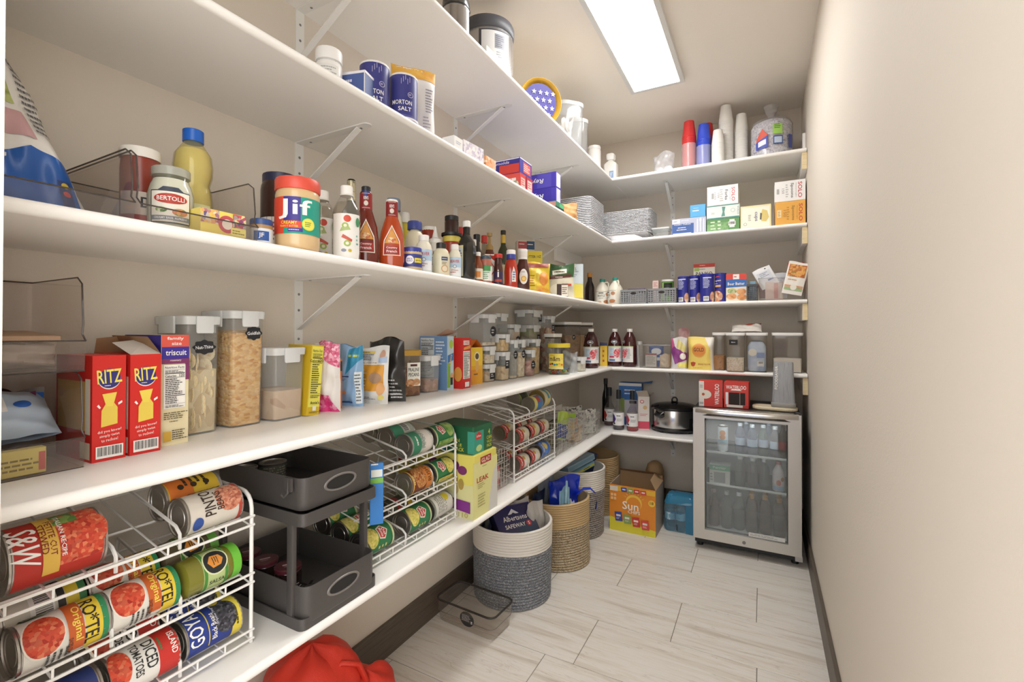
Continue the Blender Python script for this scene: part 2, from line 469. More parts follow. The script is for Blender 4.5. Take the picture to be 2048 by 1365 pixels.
# ---------------------------------------------------------------- builders for packed goods
def to_door(x, y, extra=0):
    """turn about z that makes a thing's front look at the doorway"""
    return math.atan2(1.29 - x, y) + extra
BLK = '1d1d1f'; WHT = 'f5f3ef'
def bottle(name, label, cat, loc, prof, m, rz=None, sx=1, sy=1, seg=22, caps=(), inner=None, prints=None, group=None, wrap=None, more=None):
    if rz is None: rz = to_door(loc[0], loc[1])
    o = MB().lathe(prof, m, seg, sx, sy).build(name, None, 42)
    place(o, loc, rz)
    if inner: MB().lathe(inner[0], inner[1], seg, sx, sy).build('contents', o, 42)
    for c in caps:
        MB().lathe(c[0], c[1], 18 if len(c) < 4 else c[3], sx if len(c) > 4 else 1, sy if len(c) > 4 else 1).build(c[2] if len(c) > 2 else 'cap', o, 42)
    if wrap:   # full paper sleeve: z0, z1, material
        z0, z1, wm = wrap
        f = around(prof, sx, sy); n = seg
        rg = []
        zs = [z0] + [z for r, z in prof if z0 < z < z1] + [z1]
        RR = max(r for r, z in prof)
        for z in zs: rg.append([f(-2*PI*j/n*RR, z, .0004) for j in range(n)][::-1])
        MB().rings(rg, mat(wm), False, False).build('paper_sleeve', o, 42)
    if prints: print_on(o, around(prof, sx, sy), prints, curved=True, off=.0009)
    if more: more(o)
    return tag(o, label, cat, group)
def jar_prof(r, h, neck=.8, sh=.12, foot=.04):
    return [(r*.86, 0), (r*.97, h*foot*.5), (r, h*foot*1.4), (r, h*(1-sh*1.6)), (r*.97, h*(1-sh)), (r*(neck+.06), h*(1-sh*.45)), (r*neck, h*(1-sh*.2)), (r*neck, h)]
def inset(prof, t, top):
    out = [(max(r - t, .001), max(z, t)) for r, z in prof if z < top]
    f = None
    for (r0, z0), (r1, z1) in zip(prof, prof[1:]):
        if z0 <= top <= z1 and z1 > z0: f = r0 + (r1-r0)*(top-z0)/(z1-z0)
    if f: out.append((f - t, top))
    return out
def lid(r, z0, h, bev=.0015):
    return [(r, z0), (r, z0 + h - bev), (r - bev, z0 + h)]
def carton(name, label, loc, rz, w, d, h, col, prints=None, cat='box', group=None, rx=0, ry=0, base=None, smooth=30):
    m = mat(col); b = .0008
    o = MB().stack([(w-2*b, d-2*b, b, 0), (w, d, b, b), (w, d, b, h-b), (w-2*b, d-2*b, b, h)], m, seg=1).build(name, None, smooth)
    place(o, loc, rz, rx, ry)
    for f, it in (prints or {}).items():
        print_on(o, facing(w, d, h, f), it, name={'f': 'front_print', 'l': 'side_print', 'r': 'side_print', 't': 'top_print', 'b': 'back_print'}[f])
    return tag(o, label, cat, group)
def pouch(name, label, loc, rz, w, h, dp, m, items=None, cat='bag', group=None, rx=0, ry=0, seed=1, top=.0, pinch=.06, wr=.004, shape=None, back=None, tilt=0, extra=None, skew=0):
    """a filled bag: wide at its foot or belly, flattened to a seal at the top"""
    rnd = random.Random(seed); ph = [rnd.uniform(0, 6.28) for _ in range(8)]
    def prof(v):
        if shape == 'pillow': return max(0, math.sin(PI*min(max(v*.94 + .03, 0), 1)))**.55
        if shape == 'block': return 1.0 if v < .72 else max(0.05, 1 - ((v-.72)/.28)**1.3)
        return max(top, (1 - v**1.7)**.8) * min(1, .72 + v*2.2)
    def wob(u, v, s):
        return wr*(math.sin(9*u + ph[0] + s + 5*v)*math.sin(7*v + ph[1]) + .6*math.sin(17*v + ph[2] + s*2 + 6*u) + .4*math.sin(23*u - 9*v + ph[3]))
    def S(u, v, o, side):
        uu = u*2 - 1
        ww = w/2*(1 - pinch*math.sin(PI*v)**2) if shape != 'pillow' else w/2*(1 - pinch*(1 - abs(2*v-1)**3)*.5)
        e = max(0, 1 - abs(uu)**(5 if shape == 'block' else 2.6))**.6
        t = dp/2*prof(v)*e
        y = -side*(t + wob(u, v, side)*min(1, t/.008) + o)
        y += wr*2.2*math.sin(4*u + ph[4])*v*v
        xx = uu*ww if not skew else -ww + (uu + 1)*ww*(1 - skew*v)
        return (xx, y + tilt*v*h, v*h + (wr*1.4*math.sin(6*u + ph[5]) if v > .97 else 0))
    mb = MB()
    mb.grid(16, 18, lambda a, b: S(a, b, 0, 1), mat(m))
    mb.grid(16, 18, lambda a, b: S(a, b, 0, -1), mat(back or m), flip=True)
    o = mb.build(name, None, 50)
    place(o, loc, rz, rx, ry)
    if items:
        print_on(o, lambda u, v, of: S(min(max(u/w + .5, 0), 1), min(max(v/h, 0), 1), of, 1), items, name='printed_front', curved=True, off=.0012, step=.0003)
    if extra: print_on(o, lambda u, v, of: (lambda p: (p[0], p[1], p[2]))(S(min(max(.5 - u/w, 0), 1), min(max(v/h, 0), 1), of, -1)), extra, name='printed_back', curved=True, off=.0012, step=.0003)
    return tag(o, label, cat, group)
CLR = CP('f4f6f6', .10, .08)
MILK = CP('f3f5f5', .17, .15)
LIDW = CP('f2f4f4', .72, .25)
SMOKE = CP('ece8e5', .05, .05)
GLASS = CP('f3f6f4', .03, .03)
def canister(label, loc, rz, w, d, h, fill=None, lidh=.02, lidm=None, body=None, latch=True, sticker=None, name='storage_canister', group='clear food canisters', cat='container', taper=.93, lidname='lid', rim=None, r=.012, band=None):
    o = empty(name, loc, rz); body = body or CLR; lidm = lidm or LIDW
    hb = h - lidh*.6
    MB().stack([(w*taper, d*taper, r, 0), (w*taper + .002, d*taper + .002, r, .004), (w, d, r, hb)], body, cap1=False).build('body', o, 40)
    L = MB().stack([(w + .006, d + .006, r, h - lidh), (w + .008, d + .008, r, h - lidh*.35), (w + .008, d + .008, r, h - .0015), (w + .004, d + .004, r, h)], lidm).build(lidname, o, 40)
    if rim: MB().stack([(w + .001, d + .001, r, h - lidh - rim[1]), (w + .001, d + .001, r, h - lidh)], rim[0]).build('gasket', o, 40)
    if latch:
        for (cx, cy, a, b) in ((0, -d/2 - .0065, w*.5, .005), (0, d/2 + .0065, w*.5, .005), (-w/2 - .0065, 0, .005, d*.5), (w/2 + .0065, 0, .005, d*.5)):
            MB().stack([(a*.9, b, .0015, h - lidh - .02), (a, b, .0015, h - lidh - .017), (a, b, .0015, h - .003), (a*.96, b, .0015, h - .001)], lidm, cx, cy, seg=2).build('latch', L, 40)
    if fill:
        fh, fm = fill[0]*h, fill[1]; q = taper*.955
        mb = MB(); k = taper + (1-taper)*fill[0]
        mb.stack([(w*q, d*q, r*.8, .004), (w*k*.97, d*k*.97, r*.8, fh*.97), (w*k*.75, d*k*.75, r, fh)], fm); mb.build('contents', o, 50)
    if band: MB().stack([(w*band[2], d*band[2], r, band[0]), (w*band[2], d*band[2], r, band[1])], mat(band[3]), cap0=False, cap1=False).build('band', o, 40)
    if sticker:
        txt, u, v, sw, sh, kind = sticker[:6]; face = sticker[6] if len(sticker) > 6 else 'f'
        k = taper + (1-taper)*v/h
        sf = facing(w*(k + .01), d*(k + .01), h, face)
        if kind == 'round': items = [('e', u, v, sw/2, sh/2, M('26262a', .8))]
        elif kind == 'scallop':
            pts = [(u + sw/2*(1 + .09*math.cos(8*a))*math.cos(a), v + sh/2*(1 + .09*math.cos(8*a))*math.sin(a)) for a in [2*PI*i/48 for i in range(48)]]
            items = [('p', pts, M('26262a', .8))]
        else: items = [('r', u, v, sw, sh, M('26262a', .8))]
        lines = txt.split('|')
        if txt == '~': items.append(('ln', u, v, sw*.6, sh*.5, 2, M('d9d9d9', .8))); lines = []
        for i, s in enumerate(lines):
            items.append(('t', s, u, v + (len(lines)-1)/2*sh*.34 - i*sh*.34, sh*.24, M('e9e9e9', .8), min(sw*.8, len(s)*sh*.17), .06))
        print_on(o, sf, items, name='chalk_label', off=.0015)
    return tag(o, label, cat, group)
def open_bin(name, label, x0, x1, y0, y1, z0, h, lip, m=None, edge=None, group=None, cut=.78, cat='bin'):
    """clear bin with a low front (towards +x), high back and sides; world sized"""
    m = m or SMOKE; edge = edge or CP('857b75', .3, .08); w, d = x1 - x0, y1 - y0
    o = empty(name, (x0, y0, z0))
    xs = w*cut
    side = [(0, 0), (w, 0), (w + .004, lip), (w - .01, lip + .012), (w - .006, lip + .03), (w - .012, h - .012), (w - .03, h), (0, h)]
    for nm, y in (('side_panel', 0), ('side_panel', d)):
        MB().add([(x, y, z) for x, z in side], [tuple(range(len(side)))], m).build(nm, o, 0)
    MB().add([(0, 0, 0), (0, d, 0), (0, d, h), (0, 0, h)], [(0, 1, 2, 3)], m).build('back_panel', o, 0)
    MB().add([(0, 0, .001), (w, 0, .001), (w, d, .001), (0, d, .001)], [(0, 1, 2, 3)], m).build('bottom_panel', o, 0)
    MB().add([(w, 0, 0), (w, d, 0), (w + .004, d, lip), (w + .004, 0, lip)], [(0, 1, 2, 3)], m).build('front_lip', o, 0)
    mb = MB()
    for y in (0, d): mb.tube([(x, y, z) for x, z in side[2:]], .0014, edge, 5)
    mb.tube([(w + .004, 0, lip), (w + .004, d, lip)], .0014, edge, 5); mb.tube([(0, 0, h), (0, d, h)], .0014, edge, 5)
    mb.tube([(w, 0, 0), (w, d, 0)], .0014, edge, 5)
    mb.build('rim', o, 60)
    return tag(o, label, cat, group)
STEEL = M('b9b6b1', .28, .95); STEELD = M('8d8a86', .35, .95)
def tin(name, label, loc, r, h, wrap, prints=None, rz=0, rx=0, ry=0, spin=0, group=None, z0=.006, z1=None, cat='can', lidm=None, endm=None):
    """a food can: rimmed steel body, paper wrapper and its print"""
    z1 = z1 or h - .006; e = endm or STEEL
    pr = [(r*.3, .0025), (r*.55, .0025), (r*.57, .0035), (r*.75, .0035), (r*.77, .0022), (r*.93, .0022), (r*.95, 0), (r + .0008, 0), (r + .0008, .003), (r - .0004, .0042), (r - .0004, h - .0042), (r + .0008, h - .003), (r + .0008, h), (r*.95, h), (r*.93, h - .0022), (r*.77, h - .0022), (r*.75, h - .0035), (r*.57, h - .0035), (r*.55, h - .0025), (r*.3, h - .0025)]
    o = MB().lathe(pr, e, 24).build(name, None, 35)
    place(o, loc, rz, rx, ry, spin)
    w = MB().lathe([(r, z0), (r, z1)], mat(wrap), 24, cap0=False, cap1=False).build('paper_wrapper', o, 40)
    if prints: print_on(o, around(r, R=r), prints, curved=True, off=.0006)
    return tag(o, label, cat, group)

# ================================================================ middle shelf, long wall: sauces and dressings
z = Z[3]
open_bin('clear_bin', 'clear plastic bin holding a blue and white snack bag on the middle shelf', .03, .372, .198, .386, z, .125, .03, group='clear open bins')
open_bin('clear_bin', 'clear plastic bin holding cream sauce jar and oil bottle on the middle shelf', .03, .372, .394, .600, z, .125, .03, group='clear open bins')
BLUE = M('1f5fb4', .3)
# big snack bag leaning in the first bin
bagm = M('e8e6e1', .38)
def sb(o): pass
pouch('snack_bag', 'large blue and white snack bag with green dip picture leaning in clear bin', (.225, .298, z + .006), R90, .178, .33, .11, bagm, [
    ('p', [(-.0875, .0), (.075, .0), (.075, .085), (.02, .10), (-.03, .085), (-.0875, .06)], BLUE),
    ('p', [(-.0875, .16), (.02, .165), (.03, .262), (-.0875, .255)], NM('green_dip', ['a9b765', 'c3cc86', '8c9a4c', 'd9b27a'], 30, .6, 'NOISE')),
    ('p', [(-.0875, .25), (.022, .255), (.045, .33), (-.0875, .33)], BLUE),
    ('p', [(-.0875, .19), (-.02, .195), (-.03, .225), (-.0875, .225)], M('3f8fd8', .4)),
    ('p', [(-.03, .112), (.035, .112), (.025, .152), (-.025, .15)], M('c9a0a2', .5)),
    ('t', 'Nutrition', .062, .31, .01, BLK, .04, -.05), ('r', .062, .295, .04, .003, BLK), ('t', 'Calories', .06, .283, .008, BLK), ('ln', .062, .2, .04, .15, 16, '5a5a5a'), ('r', .062, .24, .04, .003, BLK),
    ('ln', -.06, .135, .04, .02, 3, '5a5a5a'), ('r', .055, .03, .02, .05, '2a3e78'), ('e', .055, .048, .006, .004, 'd9c04a'), ('e', .055, .036, .006, .004, 'c8434a'), ('t', 'L', -.05, .04, .06, WHT)],
    seed=3, shape='pillow', rx=-.2, pinch=.02, skew=.72, wr=.006)
# jar of white cream sauce
jp = [(.030, 0), (.0355, .006), (.037, .02), (.037, .07), (.033, .088), (.029, .096), (.029, .118)]
bottle('sauce_jar', 'glass jar of white cream sauce with red oval label in clear bin', 'jar', (.30, .475, z + .003), jp, GLASS, None, prints=[
    ('r', 0, .042, .066, .06, '2c3440'), ('r', 0, .042, .062, .056, 'ece9dc'), ('p', [(-.022, .07), (.022, .07), (.012, .079), (-.012, .079)], '3a4250'), ('e', 0, .057, .026, .0095, 'b5382a'), ('t', 'BERTOLLI', 0, .057, .008, WHT, .042),
    ('e', -.014, .036, .009, .005, NM('basil', ['3f6b2f', '7fa05a', 'd9d9c0'], 200, .6)), ('e', .014, .033, .012, .007, NM('peppers', ['c8603a', 'd9a060', '5f8a40'], 200, .6)), ('r', 0, .021, .06, .008, '79808a'), ('t', 'CREAMY BASIL ALFREDO', 0, .021, .004, WHT, .05), ('ln', 0, .0165, .03, .004, 1, WHT)],
    inner=(inset(jp, .0015, .098), M('e9e4d2', .5)), caps=[(lid(.031, .104, .016), CP('dfe0d6', .45, .15), 'lid')])
jp = jar_prof(.032, .16, .9)
bottle('salsa_jar', 'jar of red salsa with white lid behind the cream sauce', 'jar', (.215, .462, z + .003), jp, M('8d3a2c', .25), prints=[('r', 0, .05, .07, .06, 'd9cfc4'), ('t', 'D', .01, .06, .02, BLK), ('r', 0, .03, .07, .012, 'a83a30')], caps=[(lid(.033, .148, .02), M('efece4', .4), 'lid')])
# cut-glass oil bottle with blue cap
op = [(.030, 0), (.036, .006), (.037, .09), (.034, .115), (.031, .125), (.036, .145), (.037, .165), (.034, .19), (.02, .212), (.017, .216), (.017, .222)]
bottle('oil_bottle', 'waisted bottle of pale yellow oil with blue cap in clear bin', 'bottle', (.215, .558, z + .003), op, CP('f2ecc6', .15, .05), None, seg=12, inner=(inset(op, .002, .2), M('e6dc9c', .2)), caps=[(lid(.0195, .217, .026), M('1a62c4', .35))], prints=[('r', 0, .05, .07, .06, 'dfe0a8'), ('e', -.012, .058, .018, .014, NM('salad', ['4f8a32', 'c0452f', '9cc060', 'd9c7a0'], 90, .5)), ('e', .016, .046, .016, .014, NM('salad2', ['c0452f', '3f7a2c', 'd9b7a0'], 90, .5)), ('r', .0, .026, .07, .008, 'c94b3a')])
carton('tea_box', 'low yellow tea box with pink ring and berry print at bin front', (.348, .535, z + .003), R90, .085, .04, .046, 'ecd96a', {'f': [('r', -.026, .032, .034, .026, NM('berries', ['e9dcc0', '5a4a86', 'd98a7a', 'f0d060'], 160, .5)), ('e', .006, .022, .017, .017, 'c4505a'), ('e', .006, .022, .010, .010, 'efe4d8'), ('r', .03, .032, .026, .026, NM('berries2', ['d9574e', '4a4a86', 'f0e0a0'], 160, .5)), ('r', .028, .01, .03, .016, 'f0e584'), ('ln', .028, .01, .024, .01, 2, '8a7a3a')]})
jp = jar_prof(.022, .055, .92)
bottle('spice_jar', 'small squat jar with blue lid between clear bin and peanut butter', 'jar', (.335, .634, z), jp, M('b08a5a', .3), wrap=(.006, .036, 'dfe4ea'), prints=[('r', 0, .02, .03, .02, '2e57a0'), ('t', 'JF', 0, .02, .012, WHT)], caps=[(lid(.0225, .044, .013), M('34508c', .35), 'lid')])
# peanut butter
pb = [(.040, 0), (.046, .005), (.0475, .014), (.0475, .126), (.0455, .134), (.044, .138)]
bottle('peanut_butter_jar', 'peanut butter jar with red lid and red, blue and green label', 'jar', (.342, .718, z), pb, M('d9b98a', .3, 0, .4), None, prints=[
    ('r', 0, .075, .150, .082, '1f9a86'), ('r', -.0525, .075, .045, .082, 'd8452f'), ('r', -.012, .083, .036, .066, '3b2f8a'), ('r', -.02, .054, .055, .016, 'd8452f'), ('r', -.005, .042, .03, .008, '3b2f8a'),
    ('t', 'Jif', -.006, .088, .045, M('f6f4f0', .4), .072), ('t', 'CREAMY', -.018, .058, .007, 'f3d34a', .034), ('t', 'PEANUT BUTTER', -.018, .050, .0045, 'f3d34a', .038), ('ln', -.005, .042, .026, .003, 1, WHT), ('e', .022, .056, .014, .014, 'c9dc55'), ('e', .022, .056, .012, .012, 'f2e25a'), ('ln', .022, .056, .016, .012, 3, '3f8a3a'), ('r', .066, .076, .004, .07, 'e6e2c0')],
    caps=[([(.0478, .136), (.0487, .138), (.0487, .160), (.047, .163)], M('dd5543', .4), 'lid')])
jp = jar_prof(.046, .205, .82, .1)
bottle('dark_jar', 'tall dark jar with navy lid behind the peanut butter jar', 'jar', (.2, .775, z), jp, M('3a2620', .2), wrap=(.03, .1, 'd9d4cc'), prints=[('ln', 0, .065, .06, .05, 5, '6a5f58')], caps=[(lid(.042, .192, .022), M('2a2c48', .4), 'lid')])
# vinegar bottles
vp = [(.029, 0), (.034, .005), (.035, .02), (.035, .118), (.033, .132), (.024, .152), (.0145, .168), (.0135, .178)]
for i, (x, y, lab) in enumerate(((.335, .868, 'clear vinegar bottle with white cap and fruit-dotted label, in front'), (.245, .868, 'clear vinegar bottle with white cap half hidden beside the peanut butter'))):
    bottle('vinegar_bottle', lab, 'bottle', (x, y, z), vp, CP('f2f0ec', .08, .04), None, inner=(inset(vp, .002, .15), CP('ece9e0', .05, .05)), caps=[(lid(.0155, .172, .022), M('f1efea', .45)), ([(.017, .168), (.017, .172)], M('e6e3dd', .45), 'collar')], group='clear vinegar bottles', prints=[
        ('r', 0, .06, .075, .112, M('eceae5', .5)), ('e', .002, .103, .009, .009, 'cf4b36'), ('e', -.003, .085, .008, .008, '9fb85a'), ('e', -.003, .085, .004, .004, 'e9e6cf'), ('p', [(-.016, .07), (.01, .075), (.006, .083), (-.012, .08)], 'a9bd7a'), ('p', [(-.012, .055), (.012, .044), (.014, .05), (-.008, .063)], 'c85a48'), ('e', .002, .04, .008, .008, '9fb85a'), ('e', .002, .04, .004, .004, 'e9e6cf'), ('e', -.006, .022, .006, .004, '8a8fa0'), ('e', .008, .022, .004, .004, 'c9b23a'), ('e', .028, .096, .006, .012, '3f8a5a'), ('ln', .026, .05, .006, .03, 3, '5a9a8a')])
fp = [(.030, 0), (.034, .006), (.034, .155), (.028, .19), (.014, .215), (.013, .29), (.010, .294)]
bottle('foil_neck_bottle', 'dark bottle with pale gold foil neck at the wall behind vinegar', 'bottle', (.15, 1.055, z), fp, M('23261f', .15), wrap=(.225, .288, NM('gold_foil', ['b8ac84', 'd9d2b4', '7c7456'], 90, .35, 'NOISE', .6)), prints=[('r', 0, .09, .06, .09, 'd9d2b8')])
# two salad dressing bottles with flat shield labels
kp = [(.022, 0), (.032, .004), (.0355, .02), (.0355, .06), (.031, .095), (.022, .122), (.017, .135), (.0165, .176), (.014, .18)]
for x, y, hh, col, capc, lab in ((.308, .962, 1.16, '6e2418', '23253a', 'dark red salad dressing bottle with black and blue cap'), (.345, 1.026, 1.08, 'b0441c', None, 'orange-red salad dressing bottle with shield label at shelf edge')):
    pr = [(r, zz*hh) for r, zz in kp]
    cp = [(lid(.0125, .178*hh, .016), M('22242a', .4)), ([(.0128, .165*hh), (.0128, .18*hh)], M('2d3a7c', .4), 'collar')] if capc else [(lid(.0165, .176*hh, .006), M('ece8e0', .45))]
    bottle('dressing_bottle', lab, 'bottle', (x, y, z), pr, M(col, .15, 0, .5), None, sx=1, sy=.72, caps=cp, group='salad dressing bottles', wrap=(.136*hh, .175*hh, '8a1f20'), prints=[
        ('p', [(-.026, .03*hh), (.026, .03*hh), (.024, .07*hh), (0, .112*hh), (-.024, .07*hh)], 'efe6da'), ('p', [(-.023, .032*hh), (.023, .032*hh), (.021, .068*hh), (0, .107*hh), (-.021, .068*hh)], col), ('p', [(-.021, .062*hh), (.021, .062*hh), (0, .105*hh)], 'd99a4a'), ('e', 0, .07*hh, .012, .009, NM('tomato_half', ['d9a070', 'c8603a', 'e8d0a0'], 150, .5)),
        ('r', 0, .044*hh, .042, .022, 'a02a26'), ('t', 'Country', 0, .05*hh, .007, WHT, .03), ('t', 'French', 0, .041*hh, .007, WHT, .028), ('t', 'KEN\'S', 0, .163*hh, .009, WHT, .024), ('e', 0, .15*hh, .011, .007, 'd8cfc4'), ('r', 0, .139*hh, .04, .001, 'e9e0d6'), ('r', 0, .1735*hh, .04, .001, 'e9e0d6')])
# cream coloured squeeze bottles at the back
sq = lambda r, h: [(r*.9, 0), (r, .006), (r, h*.62), (r*.82, h*.78), (r*.5, h*.84), (r*.45, h*.86)]
def squeeze(label, x, y, r, h, col, capm, prints=None, capr=.55, capname='cap', rz=None, name='squeeze_bottle', wrap=None, sy=.8, group=None, mt=None):
    pr = sq(r, h)
    bottle(name, label, 'bottle', (x, y, z), pr, mt or M(col, .35), rz, sy=sy, caps=[([(r*capr, h*.85), (r*capr, h*.97), (r*capr*.9, h)], capm, capname)], prints=prints, wrap=wrap, group=group)
squeeze('tall cream squeeze bottle with grey-blue flip cap against the wall', .15, 1.245, .034, .28, 'e6dfc4', M('7f90a8', .4), [('r', 0, .1, .05, .07, 'd9cf5a'), ('ln', 0, .1, .04, .05, 4, '5a5a3a')], .72)
squeeze('yellow squeeze bottle with white cap against the wall behind cream bottles', .12, 1.335, .03, .255, 'd9c748', M('eceae4', .4), [('r', 0, .1, .045, .06, 'efe9c8')], .7)
squeeze('cream squeeze bottle with blue cap standing behind the small horseradish bottle', .265, 1.222, .031, .183, 'e4dcc0', M('3c4a94', .4), [('t', 'A', .0, .07, .02, '3f6fa8'), ('ln', 0, .06, .04, .01, 1, '3f6fa8')], .78, sy=1)
# minced garlic jar, horseradish bottles
jp = jar_prof(.028, .062, .9)
bottle('garlic_jar', 'squat garlic jar with blue lid beside orange dressing bottle', 'jar', (.362, 1.096, z), jp, M('cbb48a', .3), wrap=(.008, .046, '3a418c'), prints=[('e', -.008, .028, .0125, .0125, 'eceaf0'), ('t', 'SPICE', -.008, .031, .005, '4a5aa0', .016), ('t', 'WORLD', -.008, .025, .005, '4a5aa0', .018), ('r', .018, .027, .024, .014, 'e6d24a'), ('t', 'garlic', .018, .027, .006, '6a5a1a', .018)], caps=[(lid(.0275, .053, .014), M('38429a', .35), 'lid')])
bv = [(.022, 0), (.025, .004), (.0255, .074), (.022, .088), (.015, .1), (.0145, .104)]
def beaver(label, x, y, s=1.0):
    pr = [(r*s, zz) for r, zz in bv]
    bottle('horseradish_bottle', label, 'bottle', (x, y, z), pr, M('e6e2d0', .35), None, sy=.85, group='horseradish bottles', caps=[(lid(.016*s, .1, .018), M('f2f0ec', .4))], wrap=(.006, .072, M('b9d2e6', .5)), prints=[('r', 0, .022, .06*s, .03, 'eceff2'), ('t', 'BEAVER', 0, .058, .010, 'c23a3a', .036*s), ('e', 0, .04, .006, .006, '3a5a8a'), ('e', 0, .04, .0045, .0045, 'dfe6ec'), ('t', 'Cream', 0, .027, .005, 'a84a44', .022), ('ln', 0, .02, .03, .006, 1, 'a84a44'), ('ln', 0, .03, .02, .002, 1, '444444')])
beaver('white-capped horseradish bottle with pale blue label behind the garlic jar', .352, 1.162)
beaver('narrower white-capped horseradish bottle with pale blue label beside tall dark bottle', .348, 1.335, .86)
bottle('tomato_jar', 'red sauce jar with white lid deep on the middle shelf', 'jar', (.17, 1.42, z), jar_prof(.032, .21, .85), M('963022', .25), caps=[(lid(.029, .195, .018), M('ece9e2', .4), 'lid')])
pr = [(.026, 0), (.028, .005), (.028, .115), (.024, .135), (.022, .14)]
bottle('nozzle_bottle', 'white squeeze bottle with pointed nozzle and black print', 'bottle', (.235, 1.372, z), pr, M('e4e0d8', .4), None, caps=[([(.0225, .138), (.0225, .152), (.012, .158), (.006, .185), (.003, .2)], M('f0eeea', .4), 'nozzle')], prints=[('t', 'KING', 0, .1, .014, '2a2a2a', .036), ('ln', 0, .07, .035, .03, 4, '666666')])
pr = jar_prof(.033, .165, .9, .1)
bottle('pepper_jar', 'jar of red peppers with yellow lid beneath an upturned dark jar', 'jar', (.245, 1.46, z), pr, M('a3402a', .25), caps=[(lid(.034, .155, .022), M('e0cf62', .4), 'lid')])
up = [(.0375, 0), (.0385, .004), (.0385, .010), (.028, .012), (.0265, .02), (.027, .055), (.024, .062)]
bottle('dark_spread_jar', 'upturned dark brown jar with black lids balanced on yellow-lidded jar', 'jar', (.245, 1.46, z + .178), up, M('3a2622', .2), caps=[(lid(.0262, .06, .017), M('232325', .4), 'cap'), ([(.0385, 0), (.039, .001), (.039, .011)], M('232325', .4), 'lid')])
pr = [(.025, 0), (.0275, .004), (.0275, .066), (.023, .082), (.016, .09), (.0155, .094)]
bottle('mustard_bottle', 'cream mustard bottle with black cap at the shelf edge', 'bottle', (.352, 1.252, z), pr, M('ded6bb', .35), None, sy=.85, caps=[(lid(.0165, .09, .019), M('222224', .4))], prints=[('r', .012, .055, .022, .012, '3a4a6a'), ('ln', .012, .055, .018, .004, 1, WHT), ('e', .012, .022, .012, .012, 'c99a6a'), ('e', .012, .022, .009, .009, 'e6d9bd'), ('ln', .012, .04, .02, .01, 2, '8a7a5a')])
# tall dark vinegar bottle
pr = [(.031, 0), (.034, .004), (.034, .125), (.030, .145), (.015, .168), (.0125, .176), (.0125, .204)]
bottle('balsamic_bottle', 'tall square dark vinegar bottle with white cap and cream label', 'bottle', (.332, 1.432, z), pr, M('221f1b', .12, 0, .4), None, seg=8, caps=[(lid(.0145, .199, .022), M('efede8', .4))], prints=[('r', -.026, .072, .028, .112, 'd9cf9c'), ('r', -.026, .07, .023, .1, 'c3cbd4'), ('ln', -.026, .072, .019, .08, 9, '56626c')])
def simple(label, x, y, r, h, col, capcol, neck=.45, wrapc=None, nm='sauce_bottle', capname='cap', group=None, prints=None, zz=None, clear=False, rz=None):
    pr = [(r*.9, 0), (r, .005), (r, h*.55), (r*.85, h*.64), (r*neck, h*.76), (r*neck*.92, h*.88)]
    bottle(nm, label, 'bottle', (x, y, z if zz is None else zz), pr, CP(col, .1, .05) if clear else M(col, .2), rz, caps=[(lid(r*neck*1.12, h*.87, h*.13), M(capcol, .4), capname)], wrap=(h*.1, h*.45, wrapc) if wrapc else None, prints=prints, group=group)
simple('clear bottle with red cap behind the tall dark bottle', .18, 1.61, .026, .25, 'd6cfc4', 'c23026', clear=True, wrapc='d9d4ca')
simple('dark sauce bottle with black cap and yellow label band', .215, 1.685, .026, .23, '2a2320', '232325', .5, 'd9c94a')
simple('slim bottle with white cap in front of black-capped bottle', .255, 1.60, .02, .19, '3a342c', 'eeece6', .45, 'cfc8bb')
simple('clear rice vinegar bottle with red cap near the wall', .13, 1.885, .03, .27, 'd9d2c8', 'c63228', clear=True, wrapc='d8d3cb')
pr = [(.027, 0), (.031, .006), (.031, .11), (.026, .15), (.016, .185), (.014, .19)]
bottle('chili_sauce_bottle', 'brown squeeze bottle with tan pointed nozzle', 'bottle', (.2, 1.815, z), pr, M('6b3a28', .2), caps=[([(.0175, .185), (.0175, .2), (.007, .215), (.005, .245), (.012, .247), (.012, .262)], M('a98a52', .4), 'nozzle')])
pr = [(.03, 0), (.034, .006), (.034, .2), (.026, .235), (.0135, .262), (.0125, .33)]
bottle('olive_oil_bottle', 'tall dark green olive oil bottle with gold neck band', 'bottle', (.1, 2.12, z), pr, M('33391c', .12, 0, .4), caps=[(lid(.0138, .322, .02), M('2a2620', .4))], wrap=(.275, .318, M('c9a94e', .3, .6)), prints=[('r', 0, .11, .055, .1, 'd9d2ac')])
jp = jar_prof(.0225, .1, .8)
bottle('pickle_jar', 'small jar with dark lid and green and white label at shelf edge', 'jar', (.352, 1.535, z), jp, M('b06a58', .3), wrap=(.01, .066, 'e9ebe6'), prints=[('r', 0, .058, .04, .022, '4f9a5a'), ('ln', 0, .03, .03, .03, 4, '6aa07a')], caps=[(lid(.020, .09, .016), M('3f5560', .4), 'lid')])
simple('small bottle with orange and white label next to the pickle jar', .345, 1.489, .019, .115, '8a4a30', 'f0efea', .5, 'e0d6c2', prints=[('r', 0, .03, .02, .022, 'd98a3a')])
carton('hot_sauce_box', 'small red hot sauce carton with white diamond print', (.3, 1.645, z), to_door(.3, 1.645) + .25, .046, .046, .13, 'ece6dc', {'f': [('p', [(-.022, .1), (0, .13), (.022, .1), (.022, .126), (-.022, .126)], 'c43a2a'), ('p', [(-.022, .07), (0, .105), (.022, .07), (0, .035)], 'c8402e'), ('p', [(-.017, .07), (0, .097), (.017, .07), (0, .043)], 'f3efe8'), ('ln', 0, .07, .022, .005, 1, '4a6a4a'), ('r', 0, .012, .044, .02, 'c43a2a')], 'r': [('r', 0, .065, .044, .128, 'b8382a')]})
